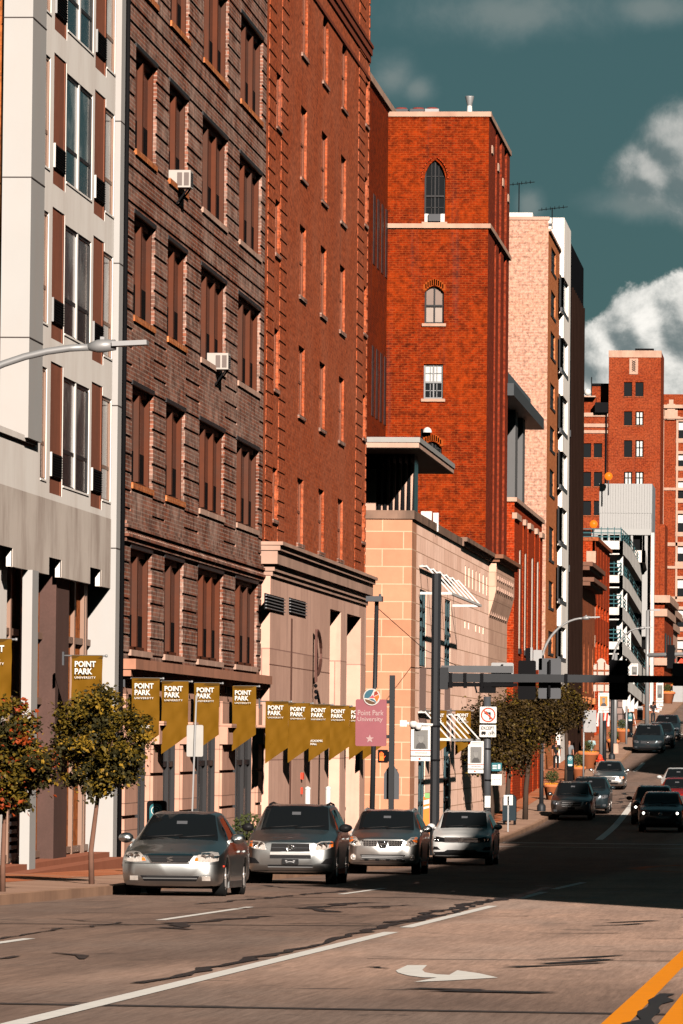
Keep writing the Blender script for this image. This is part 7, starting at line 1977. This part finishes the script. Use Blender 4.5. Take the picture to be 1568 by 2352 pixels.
    # windscreen extras: mirror and wipers
    if lod > 1:
        hr = bvh.ray_cast(Vector((0, -1, H-.2)), Vector((0,1,0)))[0]
        e_ = MB(); e_.obox((0, hr.y-.012, H-.2), (1,0,0), (0,1,0), (0,.5,1), .09, .006, .03); e_.build('inner_mirror', M['grey_metal'], ws)
        wp = MB()
        for x0, x1, dz in ((-.55, .05, .04), (.0, .6, .04)):
            p = []
            for k in range(5):
                xx = x0+(x1-x0)*k/4; zz = cz+.035+dz*k/4; h = bvh.ray_cast(Vector((xx, -1, zz)), Vector((0,1,0)))[0]
                if h: p.append((xx, h.y-.015, zz))
            if len(p) > 1: wp.tube(p, .012, 5)
        if wp.v: wp.build('wiper', M['black_plastic'], ws)
    return root
def ring(mb, cx, y, cz, rx, rz, rad, n=20, a0=0, a1=360): mb.tube([(cx+rx*math.cos(R(a0+(a1-a0)*k/n)), y, cz+rz*math.sin(R(a0+(a1-a0)*k/n))) for k in range(n+1)], rad, 6)
def fy(bvh, x, z): h = bvh.ray_cast(Vector((x,-2,z)), Vector((0,1,0)))[0]; return h.y if h else 0
def rectp(x0, x1, z0, z1): return [(x0,z0),(x1,z0),(x1,z1),(x0,z1)]
def headlights(root, PP, poly, lens='lens', amber=None, bvh=None, lamps=None):
    for q in (poly, mir(poly)):
        o = PP(q, .012, 'headlight', lens)
        if amber: PP(amber if q is poly else mir(amber), .02, 'turn_lens', 'amber', o)
        for lx, lz, lr in (lamps or []):
            s = 1 if q is poly else -1; m_ = MB(); y = fy(bvh, s*lx, lz)-.016
            m_.lathe([(lr, 0), (lr*.8, .0), (lr*.75, .01), (0, .012)], (s*lx, y, lz), 14, 'y'); m_.build('reflector', M['chrome'], o, fix=True)
def face_sedan(root, PP, bvh, c):
    headlights(root, PP, [(.40,.60),(.44,.68),(.52,.745),(.66,.765),(.765,.75),(.80,.70),(.80,.61),(.68,.585),(.52,.585)], 'lens', [(.41,.605),(.43,.655),(.475,.66),(.475,.605)], bvh, [(.56,.665,.05),(.68,.675,.055)])
    g = PP([(-.30,.575),(.30,.575),(.385,.695),(-.385,.695)], .012, 'grille', 'black_plastic')
    for z in (.615, .655): PP(rectp(-.33, .33, z-.005, z+.005), .02, 'grille_bar', 'mast_paint', g)
    PP([(-.40,.695),(.40,.695),(.36,.722),(-.36,.722)], .02, 'chrome_strip', 'chrome'); PP([(-.30,.56),(.30,.56),(.31,.577),(-.31,.577)], .02, 'chrome_strip', 'chrome')
    for s in (1, -1): PP([(s*.30,.565),(s*.325,.565),(s*.41,.70),(s*.385,.70)] if s > 0 else [(-.385,.70),(-.41,.70),(-.325,.565),(-.30,.565)], .02, 'chrome_strip', 'chrome')
    y = fy(bvh, 0, .635)-.03; e = MB()
    S_pts = [(.045,.668),(-.045,.648),(-.045,.64),(.045,.618),(.045,.61),(-.045,.59)]
    for p, q in zip(S_pts[:-1], S_pts[1:]): e.bar((p[0], y, p[1]), (q[0], y, q[1]), .012, .018)
    e.build('emblem', M['chrome'], root)
    it = PP([(-.44,.265),(.44,.265),(.50,.355),(-.50,.355)], .01, 'bumper_intake', 'black_plastic'); PP(rectp(-.46, .46, .302, .318), .018, 'intake_bar', 'galv', it)
    for s in (1, -1): PP(rectp(min(s*.54,s*.68), max(s*.54,s*.68), .275, .35), .01, 'fog_light', 'lens')
    PP(rectp(-.78,.78,.555,.566), .006, 'bumper_seam', 'black_plastic')
    for s in (1,-1):
        m_ = MB(); hx = bvh.ray_cast(Vector((s*3,.42,.52)), Vector((-s,0,0)))[0]; m_.box(hx.x-s*.01, hx.x+s*.012, .38, .48, .505, .535); m_.build('side_marker', M['red_paint'], root)
    PP(rectp(-.03,.0,1.2,1.3), .03, 'air_freshener', 'teal_sign')
    PP(rectp(.5,.66,1.02,1.05), .012, 'windscreen_sticker', 'grey_print')
def face_rav(root, PP, bvh, c):
    headlights(root, PP, [(.50,.70),(.53,.84),(.62,.885),(.80,.90),(.85,.88),(.86,.78),(.74,.725)], 'lens', [(.78,.765),(.80,.895),(.85,.88),(.86,.78)], bvh, [(.60,.79,.06),(.70,.80,.06)])
    g = PP([(-.41,.675),(.41,.675),(.385,.84),(-.385,.84)], .012, 'grille', 'black_plastic'); PP(rectp(-.39,.39,.75,.758), .018, 'grille_bar', 'grey_metal', g)
    PP([(-.42,.61),(.42,.61),(.41,.665),(-.41,.665)], .025, 'grille_blade', 'silver2')
    PP(rectp(-.42,.42,.535,.60), .012, 'lower_slot', 'black_plastic')
    y = fy(bvh, 0, .755)-.03; e = MB(); ring(e, 0, y, .755, .082, .055, .009); ring(e, 0, y, .765, .03, .05, .008); ring(e, 0, y, .785, .055, .022, .008); e.build('emblem', M['chrome'], root)
    y = fy(bvh, 0, .47)-.05; p_ = MB(); p_.box(-.17, .17, y, y+.04, .415, .525); po = p_.build('plate_bracket', M['black_plastic'], root)
    p_ = MB(); ring(p_, 0, y-.004, .43, .09, .04, .014, 10, 20, 160); p_.box(-.1, -.06, y-.01, y, .475, .5); p_.box(.06, .1, y-.01, y, .475, .5); p_.build('bracket_tab', M['galv'], po)
    PP(rectp(-.46,.46,.375,.405), .012, 'lower_slot', 'black_plastic'); PP(rectp(-.46,.46,.35,.372), .016, 'lower_lip', 'galv')
    for s in (1, -1): PP([(s*.62,.43),(s*.84,.43),(s*.85,.56),(s*.72,.53)] if s > 0 else [(-.72,.53),(-.85,.56),(-.84,.43),(-.62,.43)], .01, 'fog_recess', 'black_plastic')
    PP(rectp(-.8,.8,.24,.285), .012, 'lower_valance', 'black_plastic')
    PP(rectp(-.42,-.12,1.38,1.46), .012, 'windscreen_sticker', 'grey_metal'); PP(rectp(-.28,-.15,1.40,1.45), .02, 'windscreen_sticker', 'galv'); PP(rectp(-.08,.02,1.41,1.445), .012, 'windscreen_sticker', 'white_print'); PP(rectp(.05,.09,1.24,1.34), .02, 'air_freshener', 'galv')
def face_rogue(root, PP, bvh, c):
    headlights(root, PP, [(.54,.72),(.58,.82),(.68,.935),(.80,.95),(.84,.93),(.83,.76),(.70,.70)], 'lens', [(.72,.84),(.78,.94),(.84,.925),(.835,.80)], bvh, [(.66,.78,.055),(.72,.8,.05)])
    for s in (1, -1):
        po = [(.15,.70),(.47,.71),(.52,.85),(.13,.85)]; g = PP(po if s > 0 else mir(po), .01, 'grille', 'chrome')
        for i in range(5):
            for j in range(3):
                x0 = .165+i*.066; z0 = .715+j*.045; q = rectp(x0, x0+.042, z0, z0+.03); PP(q if s > 0 else mir(q), .016, 'grille_cell', 'black_plastic', g, .2)
        q = [(.52,.40),(.66,.46),(.6,.36)]
        m_ = MB(); y = fy(bvh, s*.72, .44)-.012; m_.lathe([(.075,0),(.06,.01),(.055,-.01),(0,-.015)], (s*.72, y, .44), 16, 'y'); m_.build('fog_light', M['lens'], root, fix=True)
    PP([(-.075,.66),(.075,.66),(.14,.85),(-.14,.85)], .012, 'grille_centre', 'black_plastic')
    y = fy(bvh, 0, .76)-.035; e = MB(); ring(e, 0, y, .76, .062, .062, .011); e.box(-.075, .075, y-.01, y+.008, .745, .775); e.build('emblem', M['chrome'], root)
    PP([(-.5,.39),(.5,.39),(.56,.50),(-.56,.50)], .01, 'bumper_intake', 'black_plastic')
    for z in (.46, .42): PP(rectp(-.52,.52,z-.008,z+.008), .018, 'intake_bar', 'galv')
    PP(rectp(-.56,.56,.335,.375), .018, 'skid_plate', 'chrome')
    for x0 in (-.4,-.13,.13,.4): PP(rectp(x0-.05,x0+.05,.345,.385), .024, 'skid_notch', 'black_plastic')
    PP(rectp(-.8,.8,.24,.29), .012, 'lower_valance', 'black_plastic'); PP(rectp(.02,.12,1.40,1.44), .012, 'windscreen_sticker', 'grey_print')
def face_tiguan(root, PP, bvh, c):
    headlights(root, PP, [(.50,.70),(.50,.83),(.70,.865),(.87,.87),(.885,.80),(.80,.71)], M['car_glass'], None, bvh, [(.68,.78,.04),(.78,.79,.04)])
    g = PP(rectp(-.5,.5,.69,.845), .01, 'grille', 'black_plastic')
    for z in (.72, .765, .81): PP(rectp(-.5,.5,z-.008,z+.008), .02, 'grille_bar', 'chrome', g, .1)
    y = fy(bvh, 0, .765)-.035; e = MB(); ring(e, 0, y, .765, .065, .065, .01)
    for p, q in (((-.03,.815),(0,.77)),((.03,.815),(0,.77)),((-.055,.79),(-.025,.712)),((.055,.79),(.025,.712)),((-.025,.712),(0,.755)),((.025,.712),(0,.755))): e.bar((p[0],y,p[1]),(q[0],y,q[1]),.013,.013)
    e.build('emblem', M['chrome'], root)
    for s in (1, -1): q = [(.62,.47),(.86,.47),(.88,.57),(.72,.56)]; PP(q if s > 0 else mir(q), .01, 'fog_recess', 'black_plastic')
    PP([(-.84,.25),(.84,.25),(.86,.40),(.5,.42),(.42,.47),(-.42,.47),(-.5,.42),(-.86,.40)], .012, 'lower_valance', 'black_plastic')
def face_generic(lens='lens', bars='grey_metal', suv=True, lit=False, big=False, emblem=True, dark_low=True):
    def f(root, PP, bvh, c):
        l = c['lip']; W = c['W']/2
        q = [(.58*W,l-.22),(.60*W,l-.09),(.78*W,l-.05),(.93*W,l-.06),(.94*W,l-.15),(.8*W,l-.22)]
        headlights(root, PP, q, lens, [(.86*W,l-.16),(.87*W,l-.07),(.93*W,l-.07),(.93*W,l-.15)] if lens == 'lens' else None, bvh, [(.7*W,l-.14,.05)] if not lit else None)
        if lit:
            for s in (1, -1):
                m_ = MB(); y = fy(bvh, s*.74*W, l-.14)-.02; m_.lathe([(.055,0),(.04,-.02),(0,-.03)], (s*.74*W, y, l-.14), 12, 'y'); m_.build('lit_lamp', M['lamp_on'], root, fix=True)
        h = .15 if not big else .22
        g = PP([(-.42*W,l-.1-h),(.42*W,l-.1-h),(.52*W,l-.08),(-.52*W,l-.08)], .012, 'grille', 'black_plastic')
        for k in range(3): z = l-.1-h*(.15+.35*k); PP(rectp(-.45*W,.45*W,z-.012,z+.012), .02, 'grille_bar', bars, g, .12)
        if emblem: y = fy(bvh, 0, l-.1-h/2)-.035; e = MB(); ring(e, 0, y, l-.1-h/2, .07, .045, .012); e.build('emblem', M['chrome'], root)
        zl = c['gc']
        PP([(-.55*W,zl+.1),(.55*W,zl+.1),(.62*W,zl+.2),(-.62*W,zl+.2)], .012, 'bumper_intake', 'black_plastic')
        for s in (1, -1): q = rectp(.68*W,.84*W,zl+.13,zl+.22); PP(q if s > 0 else mir(q), .01, 'fog_light', 'grey_metal' if dark_low else 'lens')
        if suv and dark_low: PP(rectp(-.85*W,.85*W,zl+.01,zl+.06), .012, 'lower_valance', 'black_plastic')
        y = fy(bvh, 0, zl+.3)-.02; p_ = MB(); p_.box(-.16,.16,y,y+.03,zl+.23,zl+.33); p_.build('plate_bracket', M['black_plastic'], root)
    return f
def park(root, px, t, yaw=0, dY=0):
    # px: column of the car's front centre; t: lateral place of its centre line
    Y = at_t(px, t, 1800) + dY
    root.location = (-t, Y, gz(Y+1.2)+.005)
    sl = math.atan((gz(Y+3.5)-gz(Y+.8))/2.7)
    root.rotation_euler = (sl, 0, R(yaw)); return Y
r = make_car('sedan', 'silver', 'parked_car', 'silver saloon first in the kerb row, headlamps clear and amber', 'car', 'cars parked along the left kerb', face=face_sedan); park(r, 392, 10.85, -1.0)
r = make_car('rav', 'silver', 'parked_car', 'grey silver off-roader with black roof rails and a black plate bracket', 'car', 'cars parked along the left kerb', 'black_plastic', 'black', face=face_rav); park(r, 668, 10.75, .6)
r = make_car('rogue', 'silver2', 'parked_car', 'light silver crossover with chrome mesh grille cells and pale roof rails', 'car', 'cars parked along the left kerb', 'galv', face=face_rogue); park(r, 880, 10.75, .3)
r = make_car('tiguan', 'white_car', 'parked_car', 'white crossover with a black grille of thin chrome bars, last before the crossing', 'car', 'cars parked along the left kerb', 'galv', face=face_tiguan); park(r, 1060, 10.75, 0)
r = make_car('outback', 'grey_car', 'parked_car', 'dark grey wagon with a silver barred grille, beside the round planter', 'car', 'cars beyond the crossing', 'black_plastic', face=face_generic('grey_metal', 'galv', big=True)); park(r, 1312, 10.9, 0)
r = make_car('kia', 'navy_car', 'parked_car', 'dark car mostly hidden behind the dark grey wagon', 'car', 'cars beyond the crossing', face=face_generic('grey_metal')); park(r, 1352, 10.5, 0)
r = make_car('legacy', 'silver2', 'moving_car', 'silver saloon on the sunlit slope, right of the terracotta planters', 'car', 'cars beyond the crossing', face=face_generic('lens', 'galv', False)); park(r, 1397, 11.0, .5)
r = make_car('van', 'navy_car', 'parked_car', 'dark blue minivan parked higher up the hill', 'minivan', 'cars beyond the crossing', face=face_generic('grey_metal', 'grey_metal')); park(r, 1487, 10.9, 0)
r = make_car('kia', 'black_car', 'parked_car', 'black car directly behind the dark minivan', 'car', 'cars beyond the crossing', face=face_generic('grey_metal', 'galv')); park(r, 1514, 10.4, 0)
r = make_car('rav', 'navy_car', 'parked_car', 'dark car with its door mirror showing, last in the row up the hill', 'car', 'cars beyond the crossing', mirror='black', face=face_generic('grey_metal')); park(r, 1530, 10.4, 0)
r = make_car('kia', 'navy_car', 'moving_car', 'dark crossover with both headlamps lit, waiting at the stop line', 'car', 'cars waiting in the right lane', face=face_generic(M['car_glass'], 'grey_metal', lit=True)); park(r, 1517, 6.5, 0)
r = make_car('outback', 'black_car', 'moving_car', 'black car with one lit lamp, half behind the waiting dark crossover', 'car', 'cars waiting in the right lane', mirror='black', face=face_generic(M['car_glass'], 'grey_metal', lit=True)); park(r, 1512, 7.2, 0, dY=-10)
r = make_car('legacy', 'red_car', 'moving_car', 'dark red car cut by the right edge of the picture', 'car', 'cars waiting in the right lane', face=face_generic('lens', 'grey_metal', False)); park(r, 1553, 6.7, 0)
r = make_car('legacy', 'white_car', 'moving_car', 'white car with a pale mirror, right edge above the red one', 'car', 'cars waiting in the right lane', face=face_generic('lens', 'galv', False)); park(r, 1556, 7.1, 0)
# ------------------------------------------------------------------ people
def skinned(name, chains, mat, parent, sub=1):
    # chains: list of [(point, radius), ...]; the first chain starts at the pelvis, others start at an existing joint
    vs_, es, rs = [], [], []
    idx = {}
    for ch in chains:
        prev = None
        for p, r_ in ch:
            key = tuple(round(q, 4) for q in p)
            if key not in idx: idx[key] = len(vs_); vs_.append(p); rs.append(r_)
            if prev is not None and prev != idx[key]: es.append((prev, idx[key]))
            prev = idx[key]
    me = bpy.data.meshes.new(name); me.from_pydata(vs_, es, []); o = bpy.data.objects.new(name, me); COL.objects.link(o)
    md = o.modifiers.new('skin', 'SKIN')
    for i, r_ in enumerate(rs):
        rr = r_ if isinstance(r_, tuple) else (r_, r_); me.skin_vertices[0].data[i].radius = rr
    me.skin_vertices[0].data[0].use_root = True
    if sub: s_ = o.modifiers.new('sub', 'SUBSURF'); s_.levels = sub; s_.render_levels = sub
    dg = bpy.context.evaluated_depsgraph_get(); m2 = bpy.data.meshes.new_from_object(o.evaluated_get(dg), depsgraph=dg)
    bpy.data.objects.remove(o); m2.materials.clear(); m2.materials.append(mat)
    for p in m2.polygons: p.use_smooth = True
    o = bpy.data.objects.new(name, m2); COL.objects.link(o); o.parent = parent; return o
def person(px, t, label, shirt, trousers, yaw=0, skin='skin', stride=.0, height=1.74, hair='hair', sleeves=.5, armL=(0,0), armR=(0,0), bald=False, held=None, group='people on the far pavement', Y=None):
    # yaw 0: looks towards the camera; local +y is behind the person
    x_, Y_, z_ = place(px, t)
    r = thing('person', (x_, Y_, z_), label, 'person', group); r.rotation_euler = (0, 0, R(yaw)); k = height/1.74
    V3 = lambda *p: tuple(q*k for q in p)
    pel = V3(0,0,.93); ch1 = V3(0,.0,1.12); ch2 = V3(0,.0,1.32); nk = V3(0,.0,1.47); hd0 = V3(0,-.02,1.55); hd1 = V3(0,-.02,1.63); hd2 = V3(0,-.01,1.71)
    body = [[(pel,(.13*k,.1*k)),(ch1,(.125*k,.09*k)),(ch2,(.15*k,.095*k)),(nk,.058*k),(hd0,(.07*k,.08*k)),(hd1,(.078*k,.098*k)),(hd2,(.06*k,.075*k))]]
    legs = []; tj = []
    for s in (-1, 1):
        f = stride*s
        hip = V3(s*.09,0,.88); kn = V3(s*.1,-.02-f*.5,.49); an = V3(s*.1,.03-f+.0,.085); toe = V3(s*.115,-.13-f,.035)
        legs.append([(pel,(.13*k,.1*k)),(hip,.085*k),(kn,.056*k),(an,.042*k),(toe,.036*k)]); tj.append((hip, kn, an))
    arms = []
    hands = []
    for s, (sw, bend) in ((-1, armL), (1, armR)):
        sh = V3(s*.185,.0,1.40); el = V3(s*.235, -.02-sw*.22, 1.13); 
        wr = (el[0]-s*.02*k, el[1]-(.08+bend*.2)*k, el[2]-(.24-bend*.22)*k); pm = (wr[0], wr[1]-.03*k, wr[2]-.075*k)
        arms.append([(ch2,(.15*k,.095*k)),(sh,.058*k),(el,.042*k),(wr,.03*k),(pm,(.042*k,.026*k))]); hands.append((sh, el, wr, pm, s))
    bd = skinned('body', body + legs + arms, M[skin], r)
    # fingers and thumb
    for sh, el, wr, pm, s in hands:
        d = (Vector(pm)-Vector(wr)).normalized()
        fm = MB(); 
        for i, (o_, ln) in enumerate(((-.03,.065),(-.01,.078),(.01,.074),(.028,.058))):
            a = Vector(pm) + Vector((0, o_*k, 0)) + d*.005; b_ = a + d*ln*.55*k; c_ = b_ + (d + Vector((-s*.5,0,0))).normalized()*ln*.5*k
            fm.tube([tuple(a), tuple(b_), tuple(c_)], [.0095*k,.0085*k,.006*k], 6)
        a = Vector(pm) - d*.05*k + Vector((0,-.03*k,0)); fm.tube([tuple(a), tuple(a+Vector((0,-.03*k,-.02*k))), tuple(a+Vector((0,-.035*k,-.05*k)))], [.011*k,.01*k,.007*k], 6)
        fm.build('hand_fingers', M[skin], bd)
        bpy.data.objects[bpy.context.scene.collection.objects[-1].name]
    # clothes
    f_ = 1.13
    shirtc = [[((0,0,.86*k),(.15*k,.115*k)),((0,0,1.0*k),(.148*k,.11*k)),(ch1,(.145*k,.108*k)),((0,0,1.34*k),(.168*k,.112*k)),((0,0,1.44*k),(.085*k,.08*k))]]
    for sh, el, wr, pm, s in hands:
        e2 = tuple(Vector(sh).lerp(Vector(el), min(1, sleeves*1.6))); ch = [((0,0,1.34*k),(.168*k,.112*k)),(sh,.075*k),(e2,.062*k)]
        if sleeves > .7: ch += [(tuple(Vector(el).lerp(Vector(wr), .9)), .045*k)]
        shirtc.append(ch)
    skinned('shirt', shirtc, shirt, r)
    tr = [[((0,0,.95*k),(.138*k,.108*k)),((0,0,.9*k),(.14*k,.11*k))]]
    for hip, kn, an in tj: tr.append([((0,0,.9*k),(.14*k,.11*k)),(hip,.1*k),(kn,.075*k),((an[0],an[1],an[2]+.02),.068*k)])
    skinned('trousers', tr, trousers, r)
    for hip, kn, an in tj:
        sm = MB(); a = Vector(an)
        sm.obox((a.x*1.05, a.y-.07*k, .035*k), (1,0,0), (0,1,0), (0,0,1), .045*k, .13*k, .035*k); sm.build('shoe', M['black_plastic'], r)
    if not bald:
        hm = MB(); hm.lathe([(.082*k,1.60*k),(.098*k,1.66*k),(.094*k,1.73*k),(.06*k,1.785*k),(0,1.80*k)], (0,.012*k,0), 12); hm.build('hair', M[hair], r)
    fc = MB()
    for s in (-1, 1):
        fc.obox((s*.03*k,-.112*k,1.635*k),(1,0,0),(0,1,0),(0,0,1),.011*k,.008*k,.006*k)
    fc.obox((0,-.112*k,1.57*k),(1,0,0),(0,1,0),(0,0,1),.022*k,.008*k,.005*k)
    fc.build('face_features', M['black_print'], bd)
    ns = MB(); ns.obox((0,-.118*k,1.605*k),(1,0,0),(0,1,.3),(0,-.3,1),.011*k,.016*k,.02*k)
    for s in (-1, 1): ns.obox((s*.085*k,-.01*k,1.62*k),(1,0,0),(0,1,0),(0,0,1),.01*k,.02*k,.03*k)
    ns.build('nose_and_ears', M[skin], bd)
    return r
cl = lambda n_, c_: plain(n_, c_, .85, var=.12, scale=5)
person(1276, 14.95, 'person in black t-shirt and dark trousers walking away under the tree crown', cl('black_shirt_cloth', (.012,.012,.014)), cl('black_trouser_cloth', (.012,.012,.013)), 180, stride=.1)
person(1306, 14.2, 'person in a grey t-shirt and jeans with one hand raised, by the pay station', cl('grey_shirt_cloth', (.16,.17,.18)), cl('blue_jeans_cloth', (.12,.16,.19)), 20, stride=.12, armL=(.1,1.0))
person(1357, 13.35, 'person in a light blue shirt seen from behind beside the red hydrant', cl('light_blue_shirt_cloth', (.3,.44,.46)), cl('dark_jeans_cloth', (.04,.05,.06)), 195, skin='skin_dark', bald=True, armR=(.6,.3))
person(1441, 13.4, 'person dressed in black seen from behind near the barricade panels', cl('black_jacket_cloth', (.014,.014,.015)), cl('black_trouser_cloth2', (.012,.012,.014)), 180, skin='skin', bald=True, sleeves=.9)
person(1498, 12.4, 'dark haired person carrying a white striped bundle in front, up the hill', cl('dark_top_cloth', (.02,.02,.022)), cl('dark_trouser_cloth', (.02,.022,.026)), 20, armL=(.2,1), armR=(.2,1))
x_, Y_, z_ = place(1503, 12.4); b_ = MB(); b_.obox((x_, Y_-.4, z_+1.15), (1,0,-.25), (0,1,0), (.25,0,1), .5, .1, .12); b_.obox((x_-.1, Y_-.42, z_+.92), (1,0,-.2), (0,1,0), (.2,0,1), .42, .1, .08)
bo = b_.build('bundle', M['white_print']); tag(bo, 'white bundle with a red stripe held by the dark haired person', 'bundle')
b_ = MB(); b_.obox((x_, Y_-.51, z_+1.12), (1,0,-.25), (0,1,0), (.25,0,1), .48, .008, .02); b_.build('red_stripe', M['red_paint'], bo)
x_, Y_, z_ = place(1552, 13.8)
person(1556, 13.9, 'distant person in a white top at the far right edge', cl('white_top_cloth', (.7,.68,.64)), cl('dark_trouser_cloth3', (.03,.03,.03)), 0)
